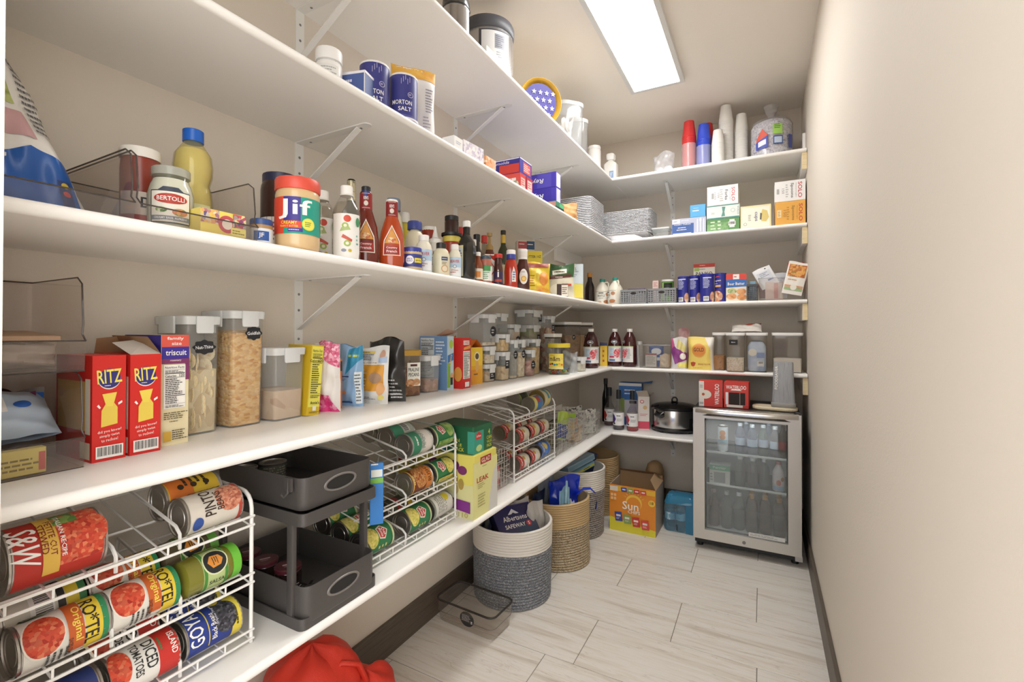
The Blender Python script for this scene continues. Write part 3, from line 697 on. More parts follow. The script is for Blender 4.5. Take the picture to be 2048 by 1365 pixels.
simple('brown bottle with red cap and white letter i label', .345, 1.642, .019, .13, '4a2a22', 'c53026', .8, '3a2c50', prints=[('t', 'i', 0, .05, .03, WHT), ('r', 0, .022, .03, .01, 'b8483a')])
# ketchup and barbecue
pr = [(.024, 0), (.028, .005), (.027, .03), (.029, .07), (.024, .105), (.017, .122), (.016, .126)]
bottle('ketchup_bottle', 'red ketchup bottle with white cap and blue collar at shelf edge', 'bottle', (.352, 1.738, z), pr, M('b5331f', .2, 0, .4), None, sy=.8, caps=[(lid(.0195, .142, .018), M('f0eeea', .4)), ([(.0195, .122), (.0195, .142)], M('3b49a0', .4), 'collar')], prints=[('p', [(.004, .025), (.024, .025), (.022, .06), (.012, .09), (.003, .06)], 'ece9e4'), ('ln', .014, .05, .014, .04, 4, '4a5a9a')])
pr = [(.027, 0), (.031, .005), (.031, .07), (.027, .105), (.0195, .13), (.018, .14)]
bottle('barbecue_bottle', 'brown barbecue sauce bottle with white cap and round label', 'bottle', (.345, 1.862, z), pr, M('4a2018', .2, 0, .4), None, sy=.85, caps=[(lid(.0205, .138, .045), M('f0eeea', .4)), ([(.0208, .146), (.0208, .172)], M('e4dfd8', .4), 'seal_sleeve')], prints=[('e', .004, .06, .019, .034, 'ecebe4'), ('e', .004, .05, .012, .012, 'e0a93a'), ('e', .004, .05, .008, .008, 'f0d27a'), ('ln', .004, .08, .024, .005, 1, '3a5a7a')])
# boxes and bags near the corner
carton('mix_box', 'tall box with pink and navy top showing behind the brace', (.105, 2.36, z), to_door(.105, 2.36) + .3, .1, .05, .325, 'd9d2c4', {'f': [('r', -.022, .3, .05, .04, 'b04a50'), ('r', .026, .3, .046, .046, '24486a'), ('ln', -.022, .305, .04, .01, 1, WHT), ('ln', .026, .305, .036, .01, 1, WHT)]})
carton('butter_popcorn_box', 'yellow ten-count pack box with tan side behind snack bag', (.2, 2.27, z), to_door(.2, 2.27) + .05, .095, .06, .245, 'e2cc34', {'f': [('t', 'BUTTER 10Z', 0, .215, .014, '2a2a1a', .08), ('t', '10 PACK', .008, .16, .014, '2a2a1a', .07), ('r', 0, .07, .09, .11, 'd8b850')], 'r': [('r', 0, .12, .058, .24, 'e6ddcc'), ('e', .004, .16, .012, .03, 'c87a70')]})
pouch('candy_bag', 'yellow and orange snack bag sitting at the shelf edge near corner', (.325, 2.045, z), to_door(.325, 2.045) + .1, .135, .15, .075, NM('yellow_orange_bag', ['d9b83a', 'e0c43a', 'd8803a'], 14, .35, 'NOISE'), [('r', -.03, .06, .05, .08, 'e8cf3a'), ('ln', -.03, .06, .04, .06, 5, 'a8602a'), ('e', .035, .07, .022, .032, 'dd8a3a'), ('r', .0, .135, .12, .02, '9a4a38')], seed=5)
pouch('mashed_potato_pouch', 'green and white stand-up pouch with brown banner near corner', (.3, 2.42, z), to_door(.3, 2.42) + .12, .15, .19, .06, M('d6cfba', .4), [('r', 0, .155, .145, .07, '2f5a2c'), ('p', [(-.05, .13), (.03, .14), (.03, .165), (-.05, .155)], 'ece8da'), ('ln', -.008, .148, .06, .013, 1, '2a3a20'), ('p', [(-.07, .105), (.06, .12), (.06, .135), (-.07, .122)], '5a2a20'), ('ln', 0, .118, .07, .008, 1, WHT), ('r', .03, .075, .055, .012, 'c8503a'), ('e', -.03, .05, .035, .03, 'e9e2cc')], seed=8)
carton('syrup_pack_carton', 'small dark and white carton in front of green pouch', (.345, 2.33, z), to_door(.345, 2.33), .06, .03, .07, '3a2622', {'f': [('r', .012, .035, .034, .06, 'e4ddd0'), ('ln', .012, .035, .028, .04, 4, '5a3a30')]})
carton('milk_powder_box', 'pale blue and yellow carton with bright blue bag edge behind', (.285, 2.66, z), to_door(.285, 2.66) + .1, .105, .06, .22, 'cdd7dd', {'f': [('r', 0, .06, .1, .08, 'e6d65a'), ('r', -.01, .13, .09, .05, 'd3dde4'), ('ln', -.01, .17, .07, .06, 6, '7a8a9a'), ('r', 0, .012, .1, .01, 'c9a83a')], 'r': [('r', 0, .11, .058, .21, '2f62b0')]})
simple('dark sauce bottle with orange cap in the shelf corner', .2, 3.2, .033, .235, '2a1c18', 'c98a3a', .5)
# maple syrup jugs
def jug(label, x, y, rz):
    pr = [(.046, 0), (.051, .006), (.052, .1), (.047, .118), (.03, .145), (.017, .16), (.0155, .172)]
    def handle(o):
        mb = MB(); mb.tube([(.016, 0, .162), (.034, 0, .166), (.043, 0, .155), (.042, 0, .135), (.036, 0, .122)], .005, M('e9e3d2', .35), 7); mb.build('handle', o, 60)
    bottle('syrup_jug', label, 'jug', (x, y, z), pr, M('e9e3d2', .35), rz, caps=[(lid(.0185, .168, .022), M('2f8f82', .4))], group='maple syrup jugs', more=handle, prints=[
        ('r', 0, .055, .11, .082, 'ece8dd'), ('r', 0, .097, .11, .002, '7a7466'), ('r', 0, .014, .11, .002, '7a7466'), ('r', -.01, .087, .034, .006, '2a2a2a'), ('t', 'MAPLE', -.008, .068, .016, '8a8a80', .05), ('ln', -.008, .05, .034, .008, 1, '8a8a80'), ('e', .036, .078, .014, .012, 'c08a68'), ('e', .03, .026, .022, .012, 'b87a50'), ('e', -.02, .022, .014, .008, 'd0a880')])
jug('cream maple syrup jug with green cap, partly behind its twin', .285, 3.225, to_door(.285, 3.225))
jug('cream maple syrup jug with green cap beside the grey basket', .392, 3.175, to_door(.392, 3.175) - 1.0)

# ================================================================ fourth shelf, long wall: crackers, snacks, canisters
z = Z[4]
for k, lab in ((0, 'lower clear stacking bin with snack bags on the fourth shelf'), (1, 'upper clear stacking bin with plastic-wrapped utensils on fourth shelf')):
    open_bin('stacking_bin', lab, .012, .246, .198, .368, z + k*.168, .164, .052, group='clear stacking bins', m=CP('ece7e3', .06, .05))
pouch('nut_bag', 'light blue snack bag with black print lying in lower stacking bin', (.175, .285, z + .052), R90 + .1, .16, .09, .06, M('b9cbe0', .35), [('r', -.02, .055, .06, .03, 'e9e9ea'), ('ln', -.02, .058, .05, .014, 1, BLK), ('e', .03, .05, .012, .008, '2f62b8'), ('r', -.05, .015, .07, .02, '4a80c4')], shape='pillow', rx=-.7, seed=11)
pouch('chocolate_bag', 'blue topped bag standing inside the lower stacking bin', (.12, .30, z + .005), R90 - .2, .11, .125, .05, M('7a7674', .4), [('r', 0, .105, .108, .03, '1f5cb0'), ('ln', 0, .06, .06, .04, 3, '3a3a3a')], rx=-.25, seed=12)
pouch('purple_bag', 'dark red and purple bag at the end of lower stacking bin', (.075, .332, z + .003), .35, .10, .12, .04, NM('red_purple', ['5a1a22', '6a2a50', '7a2420'], 12, .35, 'NOISE'), None, seed=13)
carton('yellow_snack_box', 'pale yellow box lying at the front of lower stacking bin', (.222, .265, z + .003), R90, .115, .03, .042, 'e3d77a', {'f': [('ln', .02, .018, .07, .022, 3, '8a7a3a'), ('r', .052, .02, .008, .03, 'c9605a')]})
pouch('utensil_wrap', 'crinkled clear plastic wrap of utensils in the upper stacking bin', (.15, .285, z + .172), R90, .15, .045, .12, CP('e9e2da', .5, .3), None, shape='pillow', seed=14, wr=.008)
carton('paper_plates_pack', 'tan flat pack of plates resting in the upper stacking bin', (.13, .285, z + .225), R90, .13, .15, .008, M('b89a80', .7), rx=.06)

def ritz(label, y0, y1, open_top=False):
    w = y1 - y0; h = .192; d = .15
    yl = 'f0d75a'; rd = 'd3261f'
    cup = [(-w*.2, .148*h/.192 - .012), (w*.2, .148*h/.192 - .010), (w*.13, .125), (-w*.13, .124)]
    it = [('r', 0, h/2, w, h, rd), ('e', .0, .149, w*.34, .019, 'f2e9dc'), ('e', .0, .150, w*.335, .018, '31307a'), ('t', 'RITZ', 0, .154, .025, 'f2e46a', w*.74, .06), ('ln', 0, .137, w*.3, .003, 1, WHT),
          ('p', [(-w*.22, .122), (w*.22, .124), (w*.13, .104), (-w*.12, .103)], yl), ('p', [(-w*.12, .104), (w*.13, .105), (w*.24, .096), (w*.24, .066), (-w*.25, .062), (-w*.24, .092)], 'e9cd55'), ('r', 0, .103, w*.2, .008, yl),
          ('p', [(-w*.38, .101), (-w*.3, .096), (-w*.26, .098), (-w*.33, .104)], WHT), ('p', [(w*.26, .1), (w*.38, .104), (w*.37, .108), (w*.25, .104)], WHT),
          ('t', 'did you know?', 0, .054, .0065, 'f3ded6', w*.72, .08), ('t', 'simply twist', 0, .046, .006, 'f3ded6', w*.6, .08), ('t', 'to reclose!', 0, .0385, .006, 'f3ded6', w*.5, .08), ('bar', 0, .017, w*.82, .022)]
    o = carton('cracker_box', label, (.232 - d/2, (y0+y1)/2, z), R90, w, d, h, M(rd, .45), {'f': it, 'l': [('r', 0, h/2, d, h, rd), ('r', 0, .1, d*.9, .09, 'd9b060'), ('r', .06, .1, .02, .1, 'e9e2d0'), ('r', .05, .02, .04, .03, 'e6d9c8')]}, group='red cracker boxes')
    if open_top:
        BR = M('9a7a58', .7)
        MB().add([(-w/2, -d/2, h), (w/2, -d/2 + .0, h), (w/2 + .012, -d*.0, h + .03), (-w/2 + .006, d*.1, h + .022)], [(0, 1, 2, 3)], M('d9d2ca', .6)).build('flap', o, 0)
        MB().add([(w/2, -d/2, h), (w/2, d/2, h), (w/2 - .018, d/2 + .01, h + .036), (w/2 - .014, -d/2 + .02, h + .034)], [(0, 1, 2, 3)], BR).build('flap', o, 0)
        MB().add([(w/2, d/2, h), (-w/2, d/2, h), (-w/2, d/2 - .01, h + .03), (w/2, d/2 - .01, h + .036)], [(0, 1, 2, 3)], BR).build('flap', o, 0)
    return o
ritz('red cracker box with yellow letters standing right beside the clear stacking bins', .384, .434)
ritz('red cracker box with yellow letters and torn open brown flaps', .441, .492, True)
w, h, d = .052, .229, .15
carton('wheat_cracker_box', 'cream and purple cracker box with family size banner and nutrition table', (.207 - d/2, .5305, z), R90, w, d, h, 'e4d9b0', {'f': [('r', 0, h - .0125, w, .025, 'dd5a4c'), ('t', 'family', .0, h - .008, .008, WHT, w*.6), ('t', 'size', .002, h - .018, .0065, WHT, w*.36), ('r', 0, h - .0375, w, .025, '3b2f94'), ('t', 'triscuit', .001, h - .037, .011, WHT, w*.76), ('r', 0, h - .055, w, .01, '7d3463'), ('t', 'rosemary', .0, h - .054, .004, 'f0dcd8', w*.4), ('r', w*.42, h - .072, w*.16, .045, '7d3463')]
    + nutrition_on(-.002, .122, w*.78, .09) + [('ln', 0, .062, w*.9, .016, 4, '5a5238'), ('ln', .008, .022, w*.62, .022, 5, '4a4232'), ('r', -.017, .02, .014, .02, 'c9a23a'), ('ln', .0, .05, w*.5, .004, 1, '5a5238')],
    'l': [('r', 0, h/2, d, h, 'd9cfa8'), ('r', 0, h - .03, d, .06, '3b2f94')]})
CRK = NM('round_crackers', ['d9c193', 'e6d3aa', 'c7a873'], 46, .8, bump=.8)
GLD = NM('fish_crackers', ['e8b25f', 'f2ca8c', 'd3923f'], 95, .8, bump=1.0, stretch=(1, 1, 1.7))
canister('tall clear canister of pale round crackers labelled with black chalk sticker', (.088, .615, z), R90, .076, .13, .272, (.56, CRK), body=CP('f3f5f5', .14, .12), sticker=('Nut-Thins', .002, .2, .048, .032, 'scallop'))
canister('tall clear canister full of small orange fish-shaped crackers', (.09, .722, z), R90, .084, .13, .288, (.83, GLD), body=CLR, sticker=('Goldfish', .012, .232, .042, .034, 'scallop'))
rnd = random.Random(3)
cm = MB().lathe([(.017, 0), (.0195, .0012), (.0195, .0028), (.017, .004)], NM('toasted_cracker', ['d9bf90', 'e9d9b2', 'c9a872'], 120, .8, 'NOISE', bump=.4), 18).mesh('round_cracker', 40)
for i in range(22):
    o = bpy.data.objects.new('round_cracker', cm); COL.objects.link(o)
    place(o, (.138 - .002*(i % 3), .5945 + .018*(i % 3) + rnd.uniform(-.003, .003), z + .03 + .0155*(i//2)), rnd.uniform(-.5, .5), R90 + rnd.uniform(-.35, .1), R90 + rnd.uniform(-.3, .3))
    tag(o, 'pale round cracker behind the clear front of the tall canister', 'cracker', 'round crackers in the tall canister')
canister('short clear canister holding square tan crackers', (.11, .828, z), R90 + .05, .094, .115, .193, (.42, NM('square_crackers', ['d4b28e', 'dfc4a4', 'c39a74'], 34, .8, 'VORONOI', bump=.7)), body=MILK)
w, h, d = .042, .198, .1
carton('yellow_cracker_box', 'leaning yellow cracker box with nutrition table beside short canister', (.172 - d/2, .898, z), R90, w, d, h, 'd9bb2c', {'f': [('r', 0, h*.55, w*.9, h*.86, 'e9e25e')] + nutrition_on(0, .118, w*.86, .145, 'e9e25e') + [('t', 'Annie\'s', 0, .036, .009, BLK, w*.7), ('r', 0, .02, .012, .013, 'e9e9d8'), ('ln', 0, .009, w*.8, .006, 2, '6a5a1a')], 'l': [('r', 0, h/2, d, h, 'dcb92a')]}, ry=.09)
pouch('pink_snack_bag', 'white snack bag with pink speckled top and bottom', (.148, .966, z), .32, .09, .205, .052, M('e4dfdc', .4), [('p', [(-.045, .0), (.045, .0), (.02, .05), (-.03, .055)], NM('pink_dots', ['d4337a', 'e05a94', 'e9a0c0'], 90, .5)), ('p', [(-.03, .205), (.045, .205), (.045, .13), (.01, .15)], NM('pink_dots2', ['c84a72', 'd8688c', 'f0c0d0'], 160, .5)), ('ln', -.01, .09, .03, .02, 2, '9a7a6a')], seed=21, shape='pillow', pinch=.02)
carton('peanut_candy_box', 'narrow orange candy box squeezed between pink and blue bags', (.105, 1.018, z), R90 - .2, .03, .08, .152, 'd8721f', {'f': [('ln', 0, .07, .016, .11, 3, '3a2012'), ('r', 0, .13, .028, .03, '4a2c18')], 'l': [('r', 0, .076, .078, .15, 'c9651c'), ('ln', .0, .08, .06, .03, 1, 'e9b04a')]})
pouch('blue_snack_bag', 'light blue foil snack bag with yellow-green lettering', (.135, 1.072, z), .35, .085, .192, .05, M('8fb4d9', .3), [('p', [(-.01, .1), (.0425, .15), (.0425, .192), (.0, .18)], '2f8ab0'), ('ln', .02, .16, .04, .016, 1, 'c9d24a'), ('r', -.015, .095, .04, .004, '2c4a80'), ('ln', -.015, .085, .03, .008, 2, '2c4a80'), ('e', -.012, .045, .008, .006, 'e0a070'), ('r', -.01, .014, .05, .006, '2c5a9a'), ('r', .033, .06, .016, .1, 'dfe6ea'), ('ln', .033, .06, .014, .09, 9, '56606a')], seed=22, shape='pillow', pinch=.04)
pouch('pita_chip_bag', 'white chip bag with orange panel and potato picture', (.142, 1.15, z), .12, .135, .186, .05, M('dcdad6', .35), [('r', .012, .085, .09, .085, 'dc9a2e'), ('r', .004, .133, .062, .012, 'e9e3d8'), ('t', 'FULL of GOOD STUFF', .004, .133, .006, '5a4a3a', .056), ('e', .03, .085, .022, .018, M('b08c70', .7)), ('ln', -.015, .085, .03, .06, 6, 'f2e2b8'), ('r', .0, .168, .05, .008, 'd8c06a'), ('ln', 0, .168, .046, .005, 1, '4a4a2a'), ('ln', .0, .152, .05, .022, 4, '6a6a72'), ('e', .05, .16, .009, .016, 'c49a84'), ('p', [(.04, .135), (.065, .135), (.065, .155), (.04, .15)], 'a9bcd8'), ('ln', -.052, .12, .022, .09, 10, '4a4a50'), ('e', .05, .05, .012, .02, 'e4a868'), ('e', .054, .022, .008, .008, 'd8c86a'), ('ln', .01, .02, .08, .01, 2, '77777f')], seed=23, pinch=.02)
pouch('black_chip_bag', 'black glossy chip bag behind the white chip bag', (.152, 1.212, z), .2, .15, .21, .055, M('2a2826', .18), [('ln', .04, .05, .06, .06, 5, 'b8b8b8'), ('ln', .05, .02, .04, .02, 2, 'd0d0d0')], seed=24, shape='pillow', wr=.007)
# praline jar with gold lid
o = canister('square jar of candied pecans with gold lid and white label', (.118, 1.352, z), to_door(.118, 1.352) + .35, .088, .088, .168, (.62, NM('pralines', ['8a5632', 'a8703f', '6a3c22', 'c08c58'], 60, .6, bump=1)), lidh=.02, lidm=M('c29a42', .35, .3), body=CP('e9dfd2', .08, .06), latch=False, name='nut_jar', group=None, cat='jar', taper=.97, r=.022)
print_on(o, facing(.09, .09, .168, 'f'), [('r', .012, .08, .05, .085, 'ecebe0'), ('r', .012, .113, .026, .008, '5a2a2a'), ('t', 'PRALINE', .012, .097, .013, BLK, .042), ('t', 'PECANS', .012, .079, .013, BLK, .04), ('e', .0, .05, .02, .013, NM('pecan_print', ['c98a5a', 'e0b890', '9a6038'], 120, .6)), ('e', .022, .052, .014, .012, NM('pecan_print', [], 1))], name='paper_label')
canister('small low clear canister half full of brown nuts', (.105, 1.472, z), R90 - .1, .082, .1, .143, (.35, NM('brown_nuts', ['a5714a', 'c09070', '7f4f30'], 70, .7, bump=.8)), body=MILK)
w, h, d = .044, .218, .14
carton('granola_bar_box', 'granola bar box with blue nutrition side and green lettered front', (.172 - d/2, 1.556, z), R90, w, d, h, 'cfd9dc', {'f': [('r', 0, h/2, w, h, 'b9d0dc'), ('r', -.012, .06, .02, .1, '7fae4a'), ('p', [(-.02, .11), (.02, .12), (.02, .15), (-.02, .14)], '3f7ab8'), ('t', 'Chewy', 0, .12, .016, 'e9c84a', .05, 1.35), ('e', .004, .185, .012, .018, 'a9c84a'), ('e', .008, .05, .01, .02, 'd9a07a'), ('r', .006, .035, .016, .03, '2a2a30')], 'l': [('r', 0, h/2, d, h, '6f93bd')] + nutrition_on(-.03, .13, .07, .16, 'd3d9dc') + [('ln', .04, .15, .05, .1, 8, 'd9e2ec')]})
w, h, d = .062, .21, .14
carton('cheese_cracker_box', 'red cheese cracker box with white nutrition side', (.198 - d/2, 1.632, z), R90, w, d, h, 'cc2a24', {'f': [('r', 0, h/2, w, h, 'cc2a24'), ('r', .0, .19, w*.7, .018, 'ece6e0'), ('t', 'CHEEZ', 0, .19, .011, 'cc2a24', w*.6), ('p', [(-.02, .16), (.03, .166), (.03, .18), (-.02, .17)], 'e0a04a')] + nutrition_on(0, .098, w*.8, .115) + [('r', 0, .017, w*.5, .02, 'ece8e2')], 'l': [('r', 0, h/2, d, h, 'd22c25'), ('r', -.05, .16, .03, .07, 'e9c8c0'), ('e', .05, .06, .02, .03, 'e0a04a')]})
w, h, d = .088, .165, .13
o = carton('gold_snack_box', 'yellow snack box with open orange gable flaps', (.152 - d/2, 1.79, z), R90 - .06, w, d, h, 'e9b324', {'f': [('r', 0, h*.75, w, h*.5, 'ecc83a'), ('r', 0, h*.2, w, h*.4, NM('orange_fade', ['e0862a', 'e9b030'], 8, .5, 'NOISE')), ('e', 0, .125, .02, .02, 'e9e2c8'), ('e', 0, .125, .014, .014, '5a4a2a'), ('e', 0, .08, .014, .026, 'e0b468'), ('ln', 0, .045, .05, .012, 1, '6a4a10')], 'l': [('r', 0, h/2, d, h, 'dcdcd8')] + nutrition_on(.02, .09, .07, .14)})
OR = M('d8792a', .6)
MB().add([(-w/2, -d/2, h), (-w/2, d/2, h), (0, d/2, h + .035), (0, -d/2, h + .035)], [(0, 1, 2, 3)], OR).build('flap', o, 0)
MB().add([(w/2, -d/2, h), (w/2, d/2, h), (0, d/2, h + .036), (0, -d/2, h + .036)], [(0, 1, 2, 3)], OR).build('flap', o, 0)
w, h, d = .07, .215, .06
o = carton('orange_cracker_box', 'taller orange box with raised flap against the wall', (.04, 1.703, z), R90, w, d, h, 'd8752a', {'f': [('r', 0, h*.8, w*.9, .03, 'ecdcb0')]})
MB().add([(-w/2, d/2, h), (w/2, d/2, h), (w/2 + .03, d/2 - .05, h + .02), (-w/2 + .02, d/2 - .05, h + .034)], [(0, 1, 2, 3)], M('d9cfc0', .6)).build('flap', o, 0)
# canister cluster
OAT = NM('oats', ['d9c4a0', 'e9dcc4', 'c3a67c'], 90, .8, bump=.6); PASTA = NM('pasta', ['e0b877', 'ecd09c', 'c89a54'], 60, .7, bump=1)
MIX = NM('trail_mix', ['8a5a3c', 'd9b890', 'a8483c', 'e6d2b0'], 55, .7, bump=.8); CHIP = NM('noodles', ['cfae80', 'e0c8a0', 'b08c5c'], 40, .7, bump=.6)
canister('lowest square canister of its stack of three, square chalk sticker', (.118, 1.905, z), R90 - .12, .075, .085, .083, (.6, CHIP), body=MILK, sticker=('~', .01, .03, .04, .035, 'sq'), group='clear food canisters')
canister('middle square canister of the stack of three by yellow box', (.118, 1.905, z + .084), R90 - .12, .075, .085, .083, (.55, OAT), body=MILK)
canister('big square canister on top of the stack of three, round sticker', (.11, 1.9, z + .168), R90 - .12, .1, .1, .15, (.12, OAT), body=MILK, sticker=('~', .02, .07, .045, .048, 'round'))
canister('slim lower canister with square chalk sticker showing folded chips', (.152, 1.995, z), R90 - .1, .062, .08, .138, (.5, CHIP), body=CLR, sticker=('~', .006, .08, .032, .045, 'sq'))
canister('slim canister of orange crackers stacked on the slim sticker canister', (.152, 1.995, z + .139), R90 - .1, .062, .08, .085, (.7, PASTA), body=CLR)
canister('tall wide empty canister at the wall behind slim canisters', (.062, 2.105, z), R90, .12, .09, .33, (.1, CHIP), body=MILK)
canister('tall slim empty canister with scalloped sticker', (.155, 2.08, z), R90 - .1, .062, .075, .195, (.08, OAT), body=MILK, sticker=('~', .006, .12, .035, .042, 'scallop'))
canister('tall slim canister of oats with scalloped sticker', (.155, 2.165, z), R90 - .1, .066, .075, .195, (.68, OAT), body=CLR, sticker=('~', .01, .12, .035, .042, 'scallop'))
canister('shorter canister of pink and brown cereal with diamond sticker', (.165, 2.256, z), R90 - .1, .07, .08, .14, (.6, NM('cereal', ['c08a78', 'd9b09a', 'a86a60'], 70, .7, bump=.8)), body=CLR, sticker=('~', .01, .06, .04, .045, 'scallop'))
canister('tall slim canister of pale pasta shells behind the diamond sticker one', (.14, 2.36, z), R90 - .1, .085, .085, .195, (.78, PASTA), body=CLR)
canister('tall canister with a blue bag inside and scalloped sticker', (.072, 2.235, z), R90 - .1, .095, .09, .275, (.92, NM('blue_bag_inside', ['9fc3da', 'c7a880', 'd3dfe6'], 9, .5, 'NOISE')), body=MILK, sticker=('~', .02, .19, .045, .045, 'scallop'), taper=.97)
canister('tall canister with yellow and green bag inside', (.075, 2.475, z), R90 - .1, .12, .09, .275, (.92, NM('yellow_bag_inside', ['d9cf84', '9aa04a', '8a6a48', 'e6e2b4'], 11, .5, 'NOISE')), body=MILK, sticker=('~', .035, .2, .035, .04, 'sq'), taper=.97)
canister('low wide canister stacked highest of all near the bracket', (.08, 2.46, z + .276), R90 - .1, .15, .1, .085, None, body=MILK, sticker=('~', .05, .04, .032, .04, 'sq'))
canister('tall canister of mixed nuts next to the corner bracket', (.125, 2.615, z), R90 - .2, .075, .08, .33, (.8, MIX), body=CLR, sticker=('~', .015, .26, .032, .04, 'sq'))
canister('flat lidded canister with black seal behind the candy jar', (.205, 2.53, z), R90 - .2, .08, .07, .225, (.5, MIX), lidm=M('efede9', .4), body=CLR, latch=False, rim=(M('3a3634', .5), .008))
# candy jar
def candy(o):
    rnd = random.Random(4); cols = ['c23226', '2f7ac0', 'e0b42c', '4f9a3c', 'd9722a', '4a2c20']
    for i in range(46):
        a = rnd.uniform(0, 6.28); r = .055*math.sqrt(rnd.uniform(.2, 1)); zz = .008 + .011*rnd.randrange(0, 3)
        mb = MB().lathe([(.001, -.004), (.005, -.003), (.0068, 0), (.005, .003), (.001, .004)], M(cols[i % 6], .3), 8)
        mb.xform(Matrix.Translation((r*math.cos(a), r*math.sin(a), zz)) @ Matrix.Rotation(rnd.uniform(-.9, .9), 4, 'X') @ Matrix.Rotation(rnd.uniform(-.9, .9), 4, 'Y'))
        mb.build('candy', o, 50)
pr = [(.058, 0), (.065, .006), (.066, .02), (.066, .135), (.06, .148), (.06, .15)]
bottle('candy_jar', 'clear jar of coloured candies with yellow lid and yellow label', 'jar', (.283, 2.43, z), pr, GLASS, to_door(.283, 2.43) - .1, seg=28, caps=[(lid(.063, .149, .022), M('e3cf3e', .4), 'lid')], more=candy, prints=[('r', -.012, .074, .085, .085, 'ecd95c'), ('ln', -.03, .107, .03, .004, 1, 'c23226'), ('t', 'm&m', -.018, .088, .026, '4a2c1c', .06), ('t', "'s", .021, .09, .012, 'd9a08a')] + [('e', -.043 + i*.013, .058 + .003*math.sin(i*2), .006, .0055, c) for i, c in enumerate(['c23226', '4a2c20', '2f7ac0', '4f9a3c', 'e9b52c', 'd8722a'])] + [('r', -.012, .037, .085, .008, 'e9e2a8')])
pouch('clear_treat_bag', 'twisted clear plastic treat bag beside the candy jar', (.305, 2.545, z), to_door(.3, 2.545), .085, .12, .06, CP('eef0f2', .3, .1), None, seed=31, wr=.006)
canister('tiny clear canister of white marshmallows at shelf edge', (.312, 2.665, z), R90 - .5, .07, .07, .085, (.6, NM('marsh', ['e6dfcc', 'f0ece0', 'd3c8ac'], 90, .8, bump=.5)), body=CLR, sticker=('~', .0, .035, .03, .04, 'sq', 'r'))
for k, (x, y, w, fm, lab) in enumerate(((.14, 2.905, .15, NM('brown_chips', ['8a6a4a', 'a98a64', '6a4c34'], 22, .7, 'NOISE'), 'large clear flip-lid container of brown dry goods near the corner'), (.15, 3.11, .15, NM('spaghetti', ['b58a58', 'd0ab78', '8a6238'], 8, .7, 'NOISE', stretch=(14, 14, .6)), 'large clear flip-lid container of upright pasta in the corner'))):
    canister(lab, (x, y, z), R90 - .45, w, .14, .3, (.72, fm), lidh=.018, lidm=M('efede9', .4), body=CP('ece8e3', .08, .05), latch=False, rim=(M('4a4644', .5), .012), group='flip-lid containers', r=.018, sticker=('~', 0, .2, .03, .03, 'round'))
# juice bottles
jp = [(.044, 0), (.049, .006), (.05, .02), (.05, .14), (.047, .155), (.046, .165), (.04, .195), (.026, .222), (.017, .234), (.016, .242)]
def juice(label, x, y, rz, s=1.0):
    pr = [(r*s, zz) for r, zz in jp]
    bottle('juice_bottle', label, 'bottle', (x, y, z), pr, M('3f1416', .12, 0, .5), rz, caps=[(lid(.0185, .236, .02), M('f2f0ec', .4))], group='cranberry juice bottles', prints=[
        ('r', 0, .085, .15, .105, 'e6e4e2'), ('r', -.022, .1, .03, .05, 'b9d0e0'), ('r', -.022, .066, .034, .012, 'cc4a6a'), ('t', 'LO', -.022, .1, .018, WHT, .022), ('e', .012, .09, .02, .03, NM('cranberries', ['d83a4a', 'e8747c', 'b82234', 'f0c4c8'], 150, .5)), ('e', .03, .11, .01, .014, NM('cranberries', [], 1)), ('r', -.02, .044, .04, .012, '5a7ab0'), ('r', 0, .136, .15, .006, 'c9d6a8'),
        ('e', -.006, .168, .021, .012, WHT), ('e', -.006, .168, .019, .0105, '23304a'), ('p', [(-.022, .168), (-.006, .174), (.01, .168), (-.006, .163)], WHT), ('ln', .048, .09, .03, .07, 7, 'a8a8ac')])
juice('cranberry juice bottle standing closest to the tiny canister', .296, 2.945, to_door(.296, 2.945))
juice('cranberry juice bottle beside yellow carton in the corner', .388, 3.18, to_door(.388, 3.18), .95)
juice('cranberry juice bottle turned to show its white side label', .49, 3.18, to_door(.49, 3.18) - 1.1, .95)
carton('yellow_carton', 'slim yellow carton with navy top between juice bottles', (.315, 3.155, z), to_door(.315, 3.1), .05, .04, .165, 'e4bd34', {'f': [('r', 0, .152, .05, .024, '2a3058'), ('ln', .0, .07, .012, .1, 3, 'b0402a'), ('r', -.018, .07, .008, .12, 'ecd98a')]})

# ================================================================ fourth shelf, end wall: baking goods
bottle('white_bottle', 'white plastic bottle standing behind the clear corner bin', 'bottle', (.53, 3.29, z), [(.026, 0), (.028, .005), (.028, .13), (.018, .145)], M('dedad4', .4), caps=[(lid(.02, .145, .025), M('f0eeea', .4))])
def low_bin(name, label, x0, x1, y0, y1, z0, h, m, group=None):
    o = empty(name, ((x0+x1)/2, (y0+y1)/2, z0)); w, d = x1-x0, y1-y0
    MB().stack([(w*.94, d*.94, .012, 0), (w*.95, d*.95, .014, .004), (w, d, .016, h)], m, cap1=False).build('body', o, 40)
    mb = MB(); r = .016; pts = []
    for q, (sx, sy) in enumerate(((1, 1), (-1, 1), (-1, -1), (1, -1))):
        for t in range(4):
            a = q*PI/2 + t*PI/6; pts.append((sx*(w/2-r) + r*math.cos(a), sy*(d/2-r) + r*math.sin(a), h))
    mb.tube(pts, .0022, CP('d8d6d4', .5, .1), 6, True).build('rim', o, 60)
    return tag(o, label, 'bin', group)
low_bin('storage_bin', 'clear tall bin with blue tub and packets beside juice bottles', .56, .765, 3.12, 3.34, z, .15, CP('eeebe8', .09, .06))
